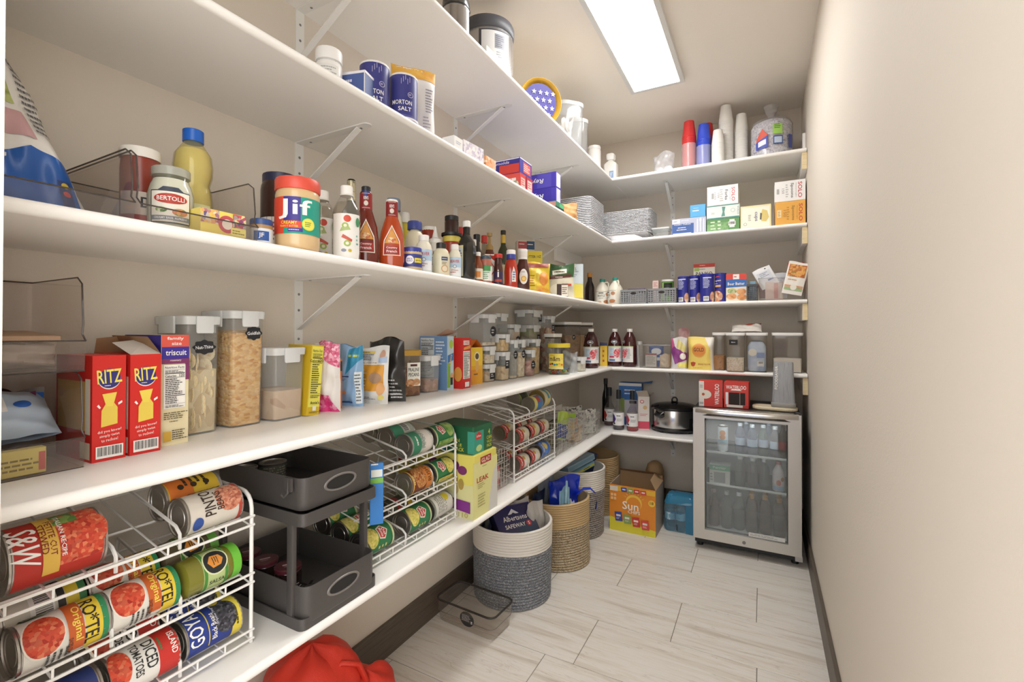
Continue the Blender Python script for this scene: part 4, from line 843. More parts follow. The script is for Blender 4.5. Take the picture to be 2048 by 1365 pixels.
bottle('baking_powder_tub', 'blue tub with white swirl inside the clear baking bin', 'tub', (.65, 3.26, z + .005), [(.048, 0), (.048, .125)], M('2b57a8', .4), to_door(.65, 3.26), caps=[(lid(.05, .125, .008), M('3a66b4', .4), 'lid')], prints=[('e', 0, .1, .034, .022, 'dfe4ec'), ('r', .0, .05, .08, .02, 'd9dfe8')])
carton('grey_sachet_box', 'grey and red sachet box in front inside clear baking bin', (.635, 3.165, z + .005), .12, .07, .03, .09, 'c3c1be', {'f': [('r', 0, .084, .07, .01, '8a3a40'), ('ln', 0, .045, .055, .06, 6, '8a8884')]})
pouch('beige_sachet', 'beige crumpled sachet leaning in the clear baking bin', (.72, 3.165, z + .005), .3, .06, .085, .03, M('c9b9a0', .5), None, seed=41)
carton('orange_yeast_box', 'small orange box deep in the clear baking bin', (.72, 3.26, z + .005), 0, .05, .03, .08, 'd99a3c')
pouch('sugar_pouch', 'purple, yellow and white resealable sugar pouch with knotted top', (.812, 3.165, z), .25, .1, .2, .07, M('d9d6d4', .4), [('p', [(-.03, .03), (.05, .06), (.05, .1), (-.02, .13), (-.05, .17), (-.05, .1)], '8a3f86'), ('r', .02, .025, .06, .03, 'e6dc7a'), ('p', [(-.02, .14), (.03, .1), (.045, .14), (-.005, .19)], 'd9cf8a'), ('e', .02, .08, .02, .02, 'ece8e2'), ('p', [(-.0525, .12), (-.03, .15), (-.04, .2), (-.0525, .2)], 'c45a8a')], seed=42)
pouch('pink_twist_bag', 'pink twisted bag end poking up behind the sugar pouch', (.83, 3.25, z), .1, .07, .26, .05, NM('pinkish', ['c48a90', 'd9b0b0', 'a8606a'], 14, .45, 'NOISE'), None, seed=43)
pouch('flour_bag', 'yellow paper flour bag with round orange emblem and white corner', (.945, 3.155, z), .05, .155, .205, .085, M('e8cf6a', .55), [('p', [(.02, .205), (.0775, .205), (.0775, .12), (.06, .12)], 'e9e5dc'), ('r', .068, .1, .018, .2, 'e4e0d6'), ('e', -.012, .122, .042, .042, 'e09a44'), ('e', -.012, .122, .036, .036, 'dc8c3c'), ('t', 'GOLD', -.012, .126, .024, '3a2412', .062), ('p', [(-.06, .045), (-.045, .05), (-.03, .045), (-.036, .025), (-.045, .02), (-.056, .026)], 'b84a2c'), ('t', 'BREAD FLOUR', .02, .036, .009, 'b0622a', .07), ('ln', .0, .012, .09, .006, 1, 'a88a3a')], seed=44, shape='block', wr=.0015)
POP = dict(lidh=.016, lidm=M('f1efeb', .4), latch=False, rim=(M('8b8d90', .4, .3), .006), group='flip-lid containers', r=.014, taper=.96)
canister('narrow flip-lid container of brown sugar beside flour bag', (1.048, 3.2, z), 0, .07, .11, .232, (.4, NM('brown_sugar', ['b0763a', 'c08a4c', '9a6430'], 60, .9, 'NOISE')), body=CP('e6e2dc', .06, .05), **POP)
canister('flip-lid container of white rice with small black sticker', (1.142, 3.13, z), 0, .1, .11, .232, (.36, NM('white_rice', ['d9d0be', 'e9e4d8', 'c6bba4'], 180, .8)), body=CP('eeebe6', .06, .05), sticker=('Rice', -.01, .175, .045, .03, 'sq'), **POP)
o = canister('flip-lid container with a pale blue paper bag inside', (1.255, 3.15, z), 0, .108, .11, .232, None, body=CP('eeebe6', .05, .05), **POP)
mb = MB(); mb.stack([(.088, .085, .02, .005), (.098, .095, .02, .02), (.098, .095, .02, .15), (.07, .08, .02, .178), (.04, .03, .01, .185)], NM('pale_blue_paper', ['a9bede', 'c3d2e8', '92abd2'], 14, .6, 'NOISE')); s = mb.build('inner_bag', o, 40)
print_on(s, facing(.099, .096, .2, 'f'), [('e', -.022, .115, .022, .022, 'e3e2d8'), ('r', .02, .1, .04, .03, '7f97cc'), ('r', .02, .05, .034, .03, 'dfe3ea'), ('bar', .02, .055, .026, .018)], name='bag_print')
canister('wide flip-lid container a third full of white flour', (1.412, 3.21, z), 0, .15, .14, .232, (.36, M('f2efe9', .9)), body=CP('eae6e1', .06, .05), **POP)
pouch('sweet_bag', 'white and maroon bag lying across the rice container lids', (1.2, 3.165, z + .236), 0, .165, .07, .045, M('e4dfd8', .4), [('p', [(.03, .05), (.08, .06), (.08, .07), (.0, .07)], '7a2f44'), ('p', [(-.02, .045), (.05, .05), (.03, .06), (-.04, .055)], 'b8503a')], shape='pillow', rx=-.9, seed=45)

# ================================================================ middle shelf, end wall
z = Z[3]
def lattice_basket(name, label, cx, cy, z0, w, d, h, m, nx, nz, group=None, rz=0, handle=True):
    o = empty(name, (cx, cy, z0), rz); t = .003
    def panel(nm, wd, n, off):
        mb = MB(); cw = wd/n; ch = (h - .022)/nz
        for i in range(n + 1): mb.box(-wd/2 + i*cw - cw*.22, -wd/2 + i*cw + cw*.22, -t/2, t/2, .006, h - .012, m)
        for j in range(nz + 1): mb.box(-wd/2, wd/2, -t/2 + .0003, t/2 - .0003, .006 + j*ch, .006 + j*ch + ch*.5, m)
        if handle and nm == 'front_wall':
            mb.box(-.026, .026, -t*.7, t*.7, h*.6, h*.88, m)
            mb.add([(x*.02, -t*.8, h*.74 + y*.009) for x, y in [(math.cos(2*PI*i/14), math.sin(2*PI*i/14)) for i in range(14)]], [tuple(range(14))], M('2a2422', .7))
        mb.xform(off); mb.build(nm, o, 0)
    panel('front_wall', w, nx, Matrix.Translation((0, -d/2, 0)))
    panel('back_wall', w, nx, Matrix.Translation((0, d/2, 0)))
    for s in (-1, 1): panel('side_wall', d, max(3, int(nx*d/w)), Matrix.Translation((s*w/2, 0, 0)) @ Matrix.Rotation(R90, 4, 'Z'))
    MB().box(-w/2, w/2, -d/2, d/2, 0, .006, m).build('bottom', o, 0)
    mb = MB()
    for (a, b, c, e) in ((-w/2 - .004, w/2 + .004, -d/2 - .004, -d/2 + .003), (-w/2 - .004, w/2 + .004, d/2 - .003, d/2 + .004), (-w/2 - .004, -w/2 + .003, -d/2, d/2), (w/2 - .003, w/2 + .004, -d/2, d/2)): mb.box(a, b, c, e, h - .012, h, m)
    mb.build('rim', o, 0)
    return tag(o, label, 'basket', group)
GB = M('8b8d90', .5)
lattice_basket('plastic_basket', 'grey perforated plastic basket next to the syrup jugs', .535, 3.205, z, .165, .21, .095, GB, 10, 6, 'grey plastic baskets')
lattice_basket('plastic_basket', 'grey perforated plastic basket holding pink box and green tub', .715, 3.205, z, .17, .21, .096, GB, 10, 6, 'grey plastic baskets')
lattice_basket('plastic_basket', 'small dark grey perforated basket between batter box and clear bin', 1.232, 3.195, z, .05, .16, .10, M('4c4d50', .5), 4, 7, 'grey plastic baskets', handle=False)
carton('purple_packet', 'purple and red packet lying inside the first grey basket', (.54, 3.2, z + .082), .05, .11, .12, .022, '5a3f78', {'f': [('r', 0, .011, .1, .008, 'a83a44')]})
carton('pink_box', 'slim pale pink box standing in the second grey basket', (.662, 3.2, z + .01), 0, .038, .05, .145, 'e4c8c0', {'f': [('ln', 0, .12, .026, .03, 3, 'b07a74')]})
bottle('green_tub', 'tub with green wrapper and white lid in the second grey basket', 'tub', (.733, 3.215, z + .01), [(.038, 0), (.038, .14)], M('5a9a3e', .4), 0.1, caps=[(lid(.0395, .138, .012), M('e6e6e2', .4), 'lid')], wrap=(.004, .134, M('6a9a4a', .5)), prints=[('r', .004, .085, .06, .085, '2f3a2c'), ('ln', .002, .09, .045, .022, 1, 'c9d8c0'), ('r', .006, .118, .034, .014, '1d1f1c'), ('r', -.03, .07, .012, .12, 'b9d48a')])
carton('blue_sachet_pack', 'light blue pack showing above the small dark basket', (1.232, 3.2, z + .008), 0, .036, .05, .115, '8fb6cc')
NAVY = M('2a2f8c', .4)
for i, (x, y, r, h, turn, lab) in enumerate(((.838, 3.165, .0335, .166, -.2, 'blue breadcrumb canister first in the row after the grey baskets'), (.905, 3.185, .034, .170, -.1, 'blue breadcrumb canister set slightly back, second in the row'), (.982, 3.14, .0405, .172, .1, 'widest blue breadcrumb canister, standing forward with barcode'), (1.056, 3.16, .034, .174, -.5, 'blue breadcrumb canister with red swirl brand mark beside batter box'))):
    front = i == 3
    it = [('r', 0, .15, .05, .006, 'dfe2f0'), ('ln', -.004, .115, .04, .06, 7, 'cfd4ee'), ('r', -.006, .022, .032, .028, 'e9e7e4'), ('bar', -.006, .022, .03, .024), ('e', .032, .032, .016, .032, NM('chicken_strips', ['c98a62', 'e0b088', 'b0504a', 'e9cfae'], 70, .6))]
    if front: it = [('t', 'Progresso', .0, .13, .014, 'e9e4e4', .046, .08), ('p', [(-.02, .148), (.02, .155), (.0, .16)], 'c8403a'), ('r', .004, .098, .034, .012, 'e4b070'), ('ln', .0, .113, .042, .006, 1, WHT), ('e', .0, .035, .032, .034, NM('chicken_strips', [], 1)), ('r', 0, .075, .05, .003, '8a3a4a')]
    bottle('breadcrumb_canister', lab, 'canister', (x, y, z), [(r, 0), (r, h)], NAVY, turn, caps=[(lid(r + .0012, h - .004, .008), M('31379c', .35), 'lid')], prints=it, group='blue breadcrumb canisters')
carton('panko_box', 'white and red panko crumb box behind the blue canisters', (.95, 3.31, z), 0, .13, .05, .262, 'ece6d6', {'f': [('r', 0, .25, .13, .024, 'c8432f'), ('ln', 0, .251, .055, .009, 1, 'f0dcc8'), ('r', 0, .19, .115, .08, 'f0ebdc'), ('r', 0, .19, .118, .002, '4a4a3a'), ('ln', 0, .226, .06, .008, 1, '5a5a4a'), ('t', 'PANKO', 0, .195, .026, BLK, .1), ('r', -.045, .225, .03, .02, 'a8c45a'), ('e', 0, .1, .05, .05, 'd9b080')]})
carton('batter_mix_box', 'batter mix box, red top and blue band with fried food picture', (1.145, 3.155, z), .02, .112, .045, .168, 'e9e2d2', {'f': [('r', 0, .14, .112, .056, 'd4473a'), ('p', [(-.056, .085), (.056, .09), (.056, .13), (.0, .138), (-.056, .132)], '3a6cb4'), ('r', .0, .15, .034, .03, 'ece8e4'), ('ln', 0, .15, .024, .014, 1, 'c23a30'), ('t', 'Beer Batter', .0, .108, .018, WHT, .092), ('e', -.022, .065, .026, .016, NM('greens', ['7f9a5a', 'b9c78a', 'd9c9a0'], 90, .6)), ('e', .028, .06, .026, .018, NM('fried', ['d9935a', 'e9b986', 'c07a44'], 60, .6)), ('e', -.026, .032, .028, .018, NM('fried', [], 1)), ('e', .03, .026, .026, .018, NM('fried', [], 1))]})
low_bin('storage_bin', 'wide clear bin full of seasoning packets beside the wall', 1.265, 1.497, 3.1, 3.33, z, .13, CP('e9e6e2', .14, .08))
def packet(label, x, y, z0, w, h, rz, ry, rx, col, items, nm='seasoning_packet'):
    pouch(nm, label, (x, y, z0), rz, w, h, .012, M(col, .4), items, 'packet', 'seasoning packets', rx=rx, ry=ry, shape='pillow', wr=.0015, seed=int(x*999), pinch=.0)
packet('white seasoning packet with blue print tilted over bin', 1.33, 3.155, z + .085, .1, .125, .1, -.45, -.15, 'e4e4e6', [('r', 0, .06, .075, .08, 'd3d6de'), ('ln', 0, .08, .05, .03, 3, '8a90a0'), ('r', .018, .04, .03, .01, '5a5f9a'), ('e', .02, .112, .004, .004, '2a2a2a')])
packet('recipe packet with carrot picture hanging over bin front', 1.43, 3.088, z + .03, .1, .185, .05, .22, -.03, 'ece8e0', [('r', 0, .135, .086, .07, NM('carrots', ['d98a4a', 'e0b060', 'b85a34', '9aa04a'], 60, .6, 'NOISE')), ('ln', 0, .082, .07, .012, 1, 'c8906a'), ('r', 0, .045, .09, .012, 'd9a07a'), ('r', 0, .03, .09, .014, '9ab884'), ('e', 0, .04, .016, .016, 'e9e4d8')])
packet('red and white seasoning packet upright at the bin back', 1.452, 3.23, z + .06, .085, .165, 0, .05, 0, 'c23a34', [('r', 0, .13, .05, .03, 'e9e4de')])
packet('pale packet standing in the middle of the bin', 1.37, 3.22, z + .02, .09, .15, .1, .06, 0, 'd9dbe2', [('ln', 0, .1, .06, .04, 4, '8a90b0')])
packet('pink striped packet seen through the bin front', 1.345, 3.12, z + .006, .09, .1, 0, 0, 0, 'dcc4bc', [('r', .01, .05, .02, .09, 'c98a80'), ('r', .035, .05, .012, .09, 'e9e2d8')])
packet('dark packet with red corner at the bin side', 1.3, 3.2, z + .02, .06, .12, .3, -.1, 0, '8a4440', None)

# ================================================================ second highest shelf, long wall
z = Z[2]
tp = [(.031, 0), (.033, .004), (.033, .078), (.030, .083)]
bottle('supplement_tub', 'white round tub with ribbed lid beside the bracket, second highest shelf', 'tub', (.29, .848, z), tp, M('f0efec', .4), caps=[([(.033, .086), (.0335, .088), (.0335, .114), (.032, .117)], M('f3f2f0', .4), 'lid'), ([(.031, .080), (.031, .086)], M('c9c8c5', .4), 'neck_ring')], prints=[('r', 0, .045, .05, .05, 'e6e6e2'), ('ln', 0, .055, .04, .02, 3, 'a8a8a4')])
carton('blue_starch_box', 'small blue box with white edges before the salt canisters', (.312, .925, z), to_door(.312, .925) - .55, .075, .05, .085, '4a5f9a', {'f': [('r', 0, .0815, .075, .007, 'eceaf0'), ('r', .0365, .042, .003, .084, 'eceaf0'), ('ln', -.01, .06, .04, .016, 1, 'd9dcec')], 'r': [('r', 0, .0815, .05, .007, 'eceaf0')]})
def salt(label, x, y):
    r, h = .041, .136
    bottle('salt_canister', label, 'canister', (x, y, z), [(r, 0), (r, h)], M('3d3f86', .4), None, seg=26, caps=[(lid(r + .0008, h - .004, .006), M('f1efec', .45), 'rim')], group='salt canisters', prints=[
        ('e', -.006, .012, .05, .004, '5a5ca0')]
        + [('r', -.006 + i*.006, .112 + (i % 3)*.006, .0012, .016, 'c9c8e0') for i in range(5)]
        + [('e', .02, .074, .008, .008, 'd9d8ea'), ('e', .02, .074, .0068, .0068, '3d3f86'), ('ln', .02, .074, .01, .006, 2, 'd9d8ea'), ('t', 'MORTON', -.004, .05, .013, WHT, .056), ('t', 'SALT', .004, .031, .012, WHT, .036), ('r', 0, .005, .12, .006, 'e9e8ee')])
salt('navy salt canister partly hidden behind its twin', .316, .985)
salt('navy salt canister standing before the sugar bag', .346, 1.072)
pouch('sugar_bag', 'white sugar bag with folded orange top and fine print', (.283, 1.19, z), to_door(.283, 1.19) + .3, .15, .245, .08, M('e9e7e8', .5), [('r', 0, .222, .146, .046, NM('orange_top', ['e0a03a', 'e8b84a', 'd98a34'], 12, .5, 'NOISE')), ('ln', .045, .13, .03, .08, 9, '9a96a4'), ('e', -.04, .08, .01, .018, 'a8bfe0'), ('ln', .035, .06, .028, .04, 4, 'b0acb8'), ('t', 'Cane', .035, .025, .01, '8a8898', .03), ('ln', -.048, .13, .006, .06, 5, '6a6878')], seed=51, shape='block', wr=.0015)
carton('white_carton', 'small white carton at the shelf edge just after the sugar bag', (.362, 1.30, z), R90, .05, .05, .04, 'ecebe8', {'f': [('ln', 0, .02, .03, .012, 2, 'a8b4c4')]})
carton('speckled_box', 'low white box with lilac speckles at the shelf edge', (.342, 1.415, z), R90 - .1, .115, .07, .058, NM('lilac_speckle', ['ece8ea', 'e4dee6', 'b8aac8', 'f0eeec'], 90, .6), None)
carton('orange_patterned_box', 'low orange and white patterned box next to the speckled one', (.35, 1.525, z), R90, .075, .06, .045, NM('orange_pattern', ['e0a066', 'ecd8c0', 'd98a4a'], 80, .6), None)
carton('teal_wrap_box', 'teal blue wrap box lying behind the navy foil box', (.14, 2.015, z + .13), R90, .06, .22, .055, '2f78a8', {'l': [('r', 0, .048, .2, .01, '4f98c4')]})
carton('upright_carton', 'plain dark blue carton supporting the teal wrap box', (.14, 2.015, z), R90, .08, .2, .129, '2a4a80', None)
NV = '3a3590'
def wrapbox(label, x0, x1, y0, y1, z0, h, col, side, end, group='wrap boxes', nm='wrap_box'):
    carton(nm, label, ((x0+x1)/2, (y0+y1)/2, z0), R90, y1 - y0, x1 - x0, h, col, {'l': side, 'f': end}, group=group)
wrapbox('lower red wrap box with white lettering under the navy foil box', .06, .362, 1.80, 1.858, z, .078, 'c23a36', [('r', .1, .04, .1, .07, 'd9544e'), ('ln', .09, .05, .1, .03, 1, 'f0e0dc'), ('e', .13, .025, .016, .02, NM('herbs', ['5a8a4a', 'e6e2d4', '3f6a34'], 120, .6))], [('r', 0, .04, .04, .04, 'e4b4ac'), ('ln', 0, .04, .034, .03, 3, 'b0403a')])
wrapbox('second red wrap box with pink end panel under the navy foil box', .06, .362, 1.864, 1.926, z, .078, 'a8283c', [('r', 0, .04, .2, .04, 'b83a4a')], [('r', 0, .042, .044, .044, 'e8c0b8'), ('ln', 0, .042, .036, .03, 3, 'b0403a')])
wrapbox('navy foil box with red end panel lying on the red wrap boxes', .05, .355, 1.812, 1.93, z + .079, .072, NV, [('r', 0, .068, .3, .004, 'e9e6f0'), ('t', 'Reynolds', .05, .054, .016, 'dcd9f0', .1, 0, .2), ('r', .1, .025, .1, .04, 'd4473f')], [('r', .01, .036, .07, .046, 'd9524a'), ('ln', .01, .036, .06, .034, 4, 'f0d8d4'), ('r', 0, .068, .118, .004, 'e9e6f0')])
wrapbox('lower purple wrap box with upside-down white lettering', .07, .362, 2.20, 2.262, z + .046, .078, '4a3fb0', [('r', .08, .039, .08, .07, '4438a4'), ('t', 'Reynolds', .0, .042, .03, WHT, .15, PI, .25)], [('r', 0, .039, .05, .07, 'c9c8d8')])
wrapbox('upper purple wrap box with upside-down white lettering', .07, .362, 2.20, 2.262, z + .125, .078, '4a3fb0', [('r', .08, .039, .08, .07, '5a50b8'), ('t', 'Reynolds', .0, .042, .03, WHT, .15, PI, .25)], [('r', 0, .039, .05, .07, 'd9d8e4')])
carton('liner_roll_box', 'flat green and black box underneath the purple wrap boxes', (.245, 2.225, z), R90 - .03, .1, .26, .045, '3a7a5a', {'f': [('r', 0, .01, .1, .02, '26262a'), ('r', .02, .03, .05, .02, '58b07a')], 'l': [('r', .08, .03, .1, .025, 'b88a7a'), ('r', -.02, .03, .06, .025, '4a9a6a')]})
pouch('brown_paper_bag', 'crumpled small brown paper bag at the shelf edge', (.352, 2.395, z), to_door(.352, 2.395) + .2, .1, .088, .05, NM('kraft', ['c08a50', 'cf9c64', 'a87444'], 12, .7, 'NOISE'), [('e', -.02, .02, .012, .01, 'd9a878')], seed=53, wr=.004)
FOIL = NM('aluminium_foil', ['d6d6d8', 'ececee', 'b8b9bd', 'f6f6f8'], 260, .3, 'VORONOI', .35, bump=.6)
FOILS = M('ececee', .28, .35)
def pan_stack(label, cx, cy, w, d, h, n, rz=0, base=True):
    """nested foil pans: n thin rims above one fluted pan"""
    o = empty('foil_pan_stack', (cx, cy, z), rz)
    fb = .04
    mb = MB(); k = 56; rg = []
    def loop(w, d, r, zz, fl):
        pts = []
        for q, (sx, sy) in enumerate(((1, 1), (-1, 1), (-1, -1), (1, -1))):
            for t in range(6): a = q*PI/2 + t*PI/10; pts.append((sx*(w/2-r) + r*math.cos(a), sy*(d/2-r) + r*math.sin(a)))
        out = []; per = []
        for i in range(len(pts)):
            a, b = pts[i], pts[(i+1) % len(pts)]; m = max(1, int(math.dist(a, b)/.005))
            per += [(a[0] + (b[0]-a[0])*j/m, a[1] + (b[1]-a[1])*j/m) for j in range(m)]
        for i, (x, y) in enumerate(per):
            s = 1 - (fl if i % 2 else 0)
            out.append((x*s, y*s, zz))
        return out
    mb.rings([loop(w*.8, d*.78, .03, 0, .012), loop(w*.9, d*.88, .03, fb, .012)], FOILS); mb.build('bottom_pan', o, 0)
    ph = (h - fb)/n
    for i in range(n):
        zz = fb + i*ph
        r = MB().stack([(w*.93, d*.91, .03, zz), (w, d, .035, zz + ph*.25), (w, d, .035, zz + ph*.7), (w*.93, d*.91, .03, zz + ph*.98)], FOIL, cap1=(i == n-1), cap0=False)
        r.build('pan_rim', o, 30)
    return tag(o, label, 'foil pans', 'foil pan stacks')
pan_stack('tall stack of glittering foil pans in the corner of long-wall shelf', .235, 2.93, .23, .3, .235, 18)

# ================================================================ second highest shelf, end wall
pan_stack('wide stack of rectangular foil pans with fluted lowest pan', .475, 3.215, .345, .24, .195, 16)
canister('small low clear tub beside the foil pans', (.705, 3.17, z), 0, .105, .12, .06, None, lidh=.01, body=MILK, latch=False, group=None, name='clear_tub', taper=.85)
def cbox(label, x0, x1, z0, z1, col, items, y0=3.125, d=.18, nm='cutlery_box', right=None, rz=0):
    w = x1 - x0; pr = {'f': items}
    if right: pr['l'] = right
    return carton(nm, label, ((x0+x1)/2, y0 + d/2, z0), rz, w, d, z1 - z0, col, pr, group='cutlery boxes')
DN = -R90
cbox('blue cutlery box with white cutlery picture at its end', .775, .978, z, z + .104, 'b9bdd0', [('r', -.035, .036, .13, .07, '3f5f9e'), ('r', -.075, .088, .045, .026, 'e9eaf0'), ('ln', -.075, .088, .034, .012, 1, '8a90a8'), ('ln', -.02, .09, .05, .006, 1, 'eceef4'), ('t', 'Combo Cutlery', -.038, .066, .011, WHT, .1), ('ln', -.035, .046, .06, .009, 1, WHT), ('ln', -.035, .033, .075, .009, 1, WHT), ('r', -.04, .01, .11, .004, 'dfe4f0'), ('r', .052, .052, .006, .08, 'eceef4'), ('r', .07, .055, .006, .085, 'eceef4'), ('r', .088, .05, .006, .08, 'eceef4'), ('e', .07, .085, .006, .012, 'eceef4')])
cbox('small sky blue box with white lettering on the blue cutlery box', .885, .975, z + .105, z + .182, '58a8da', [('ln', 0, .04, .06, .014, 1, WHT), ('ln', 0, .056, .05, .004, 1, 'd9ecf6')], nm='napkin_box', d=.12)
cbox('green cutlery box at the bottom of its stack of three', .982, 1.166, z, z + .078, '5f8f58', [('r', -.03, .03, .12, .05, NM('green_leafy', ['5a8a50', '86b078', '4a7a44'], 24, .6, 'NOISE')), ('ln', -.055, .04, .03, .06, 3, 'cfe0c4'), ('ln', -.02, .04, .02, .065, 3, 'dfe9d6'), ('r', .05, .045, .028, .048, 'e9ebe4'), ('bar', .05, .045, .04, .024)])
cbox('white and teal cutlery box in the middle of its stack of three', .982, 1.166, z + .079, z + .163, 'dfe4df', [('r', 0, .08, .18, .006, '4f8f84'), ('r', 0, .004, .18, .008, '4f8f84'), ('p', [(-.01, .012), (.012, .014), (.008, .04), (.014, .07), (-.006, .072), (-.002, .04)], '5a9488'), ('e', .055, .045, .012, .012, 'b8c8c0'), ('e', .055, .045, .009, .009, 'e2e6e2'), ('t', 'SOLO', .084, .042, .008, '7a9a90', .05, DN), ('ln', -.055, .035, .02, .014, 2, 'b8bcaa')])
cbox('white forks box with red lettering on top of its stack', .985, 1.158, z + .164, z + .28, 'ecebe8', [('t', 'SOLO', .06, .058, .018, 'c8384a', .085, DN), ('t', 'Heavyweight', .042, .058, .006, '9a9a9a', .08, DN), ('t', 'Forks', .022, .058, .017, '55585c', .062, DN), ('ln', -.005, .058, .02, .08, 6, 'b8b8b6'), ('t', '150', -.022, .058, .009, '9a9a9a', .03, DN), ('r', -.055, .058, .012, .034, 'a8a8a8'), ('ln', -.04, .058, .012, .05, 4, 'b8b8b6')])
cbox('pale yellow box with folded napkin drawing', 1.17, 1.332, z, z + .137, 'e6dba8', [('r', 0, .068, .146, .118, 'ece9d8'), ('p', [(.03, .04), (.055, .035), (.07, .06), (.06, .1), (.035, .11), (.028, .08)], 'd9c47a'), ('p', [(.022, .05), (.03, .048), (.034, .085), (.024, .09)], '6a6458'), ('t', 'cups', .0, .07, .018, '5a5f86', .055, DN), ('ln', -.03, .065, .018, .04, 4, 'a8a8a0'), ('e', -.055, .028, .009, .009, '8a8a84'), ('e', -.055, .028, .007, .007, 'ece9d8')], nm='paper_goods_box', right=[('r', 0, .068, .17, .12, 'e0d6a8')])
cbox('orange spoons box with red lettering under the white spoons box', 1.352, 1.503, z, z + .139, 'e2a94e', [('t', 'SOLO', .052, .07, .018, 'c2403a', .1, DN), ('t', 'Heavyweight', .034, .07, .006, 'a87a34', .08, DN), ('t', 'Spoons', .014, .07, .017, '8a6a34', .085, DN), ('ln', -.01, .07, .014, .08, 6, 'b88838'), ('t', '150', -.026, .07, .016, 'b8863a', .04, DN), ('r', -.055, .07, .022, .045, 'e9d0a0'), ('ln', -.055, .07, .012, .03, 3, 'b88838')])
cbox('white spoons box with red lettering on the orange spoons box', 1.350, 1.503, z + .14, z + .258, 'ebeae8', [('t', 'SOLO', .05, .06, .02, 'c2343e', .09, DN), ('t', 'Heavyweight', .03, .06, .006, '9a9a9a', .08, DN), ('t', 'Spoons', .01, .06, .018, '6a6c70', .085, DN), ('ln', -.014, .06, .014, .08, 6, 'b8b8b6'), ('t', '150', -.034, .06, .012, 'a8a8a6', .03, DN), ('r', -.06, .06, .012, .03, 'b0b0ae')])

# ================================================================ topmost shelf, long wall
z = Z[1]
bottle('steel_canister', 'shiny steel lidded canister beside the pressure cooker', 'canister', (.27, 1.45, z), [(.048, 0), (.05, .005), (.05, .165), (.052, .168), (.052, .176), (.049, .18)], M('c4c4c6', .2, .95), caps=[([(.051, .18), (.052, .183), (.051, .205), (.03, .214), (.008, .216)], M('77787a', .25, .9), 'lid'), ([(.0535, .172), (.0535, .176)], M('3a3a3c', .4), 'seal')], group=None)
carton('white_flat_box', 'flat white box at the edge of topmost shelf by the pressure cooker', (.362, 1.56, z), R90, .16, .05, .03, 'ededea', {'f': [('ln', -.03, .018, .05, .008, 1, '9a9a9a')]})
o = empty('pressure_cooker', (.235, 1.735, z), R90 - .75)
SS = M('cfcfd0', .22, .9); DG = M('55565c', .45)
MB().lathe([(.105, .012), (.112, .016), (.112, .225), (.108, .23)], SS, 40).build('body', o, 40)
MB().lathe([(.1, 0), (.113, .004), (.1135, .03), (.112, .034)], DG, 40).build('base', o, 40)
MB().lathe([(.1125, .226), (.117, .232), (.118, .262), (.112, .276), (.09, .285), (.04, .292)], DG, 40).build('lid', o, 40)
MB().lathe([(.02, .29), (.022, .3), (.022, .312), (.018, .316)], M('3a3a3e', .4), 16).build('lid_knob', o, 40)
pm = MB(); f = around(.115)
pm.grid(8, 4, lambda a, b: f(-.066 + a*.132, .035 + b*.175, .004), M('4f5058', .5)); pan = pm.build('control_panel', o, 40)
print_on(o, around(.115), [('r', .004, .125, .118, .155, M('f0f0f0', .4)), ('r', .02, .16, .045, .06, '9a9ca6'), ('ln', .02, .16, .036, .05, 6, '6a6c78'), ('ln', .02, .1, .03, .04, 4, 'a8aab0')], name='panel_print', curved=True, off=.006)
tag(o, 'round steel pressure cooker with grey lid and white control panel', 'pressure cooker')
# star bowl: yellow outside, navy starry inside, standing on edge
o = empty('star_bowl', (.30, 2.135, z + .119), R90 - .75)
mtx = Matrix.Rotation(R90 + .15, 4, 'X')
yb = MB().lathe([(.05, -.06), (.085, -.045), (.108, -.01), (.115, .012), (.113, .014), (.104, -.008), (.08, -.04)], M('e2b64a', .35), 36, cap0=True, cap1=True); yb.xform(mtx).build('bowl_shell', o, 40)
mb = MB(); mb.lathe([(.001, .0), (.09, .0), (.09, .003)], M('45408c', .45), 36); mb.xform(Matrix.Translation((0, 0, 0)) @ mtx).build('navy_inside', o, 40)
def star(u, v, r): return [(u + (r if i % 2 == 0 else r*.42)*math.sin(i*PI/5), v + (r if i % 2 == 0 else r*.42)*math.cos(i*PI/5)) for i in range(10)]
mtx2 = mtx
print_on(o, lambda u, v, of: tuple(mtx2 @ Vector((u, v, .004 + of))), [('p', star(-.05 + .034*(i % 4) + (.015 if (i//4) % 2 else 0), -.055 + .034*(i//4), .013), M('f0eef4', .5)) for i in range(16)], name='stars')
tag(o, 'yellow bowl with navy starry inside propped on edge on topmost shelf', 'bowl')
o = MB().lathe([(.05, 0), (.095, .01), (.11, .035), (.112, .05), (.105, .05), (.09, .02), (.04, .012)], M('dcc8b0', .5), 36).build('tan_bowl', None, 40)
o.matrix_basis = Matrix.Translation((.2, 2.235, z + .128)) @ Matrix.Rotation(R90 - .75, 4, 'Z') @ Matrix.Rotation(-R90 - .35, 4, 'X') @ Matrix.Rotation(PI, 4, 'X')
tag(o, 'tan bowl leaning behind the starry bowl', 'bowl')
def clear_jar(label, x, y, w, d, h, rz, items=None):
    o = canister(label, (x, y, z), rz, w, d, h, None, lidh=.022, lidm=CP('f0f2f2', .6, .2), body=CP('f1f2f3', .16, .1), latch=False, name='clear_jar', group='clear jars on the topmost shelf', r=.05, taper=.95)
    return o
clear_jar('large clear jar holding white plastic utensils on topmost shelf', .285, 2.56, .16, .14, .285, R90 - .7)
clear_jar('narrower clear jar behind the utensil jar on topmost shelf', .27, 2.76, .12, .12, .275, R90 - .7)
rnd = random.Random(9)
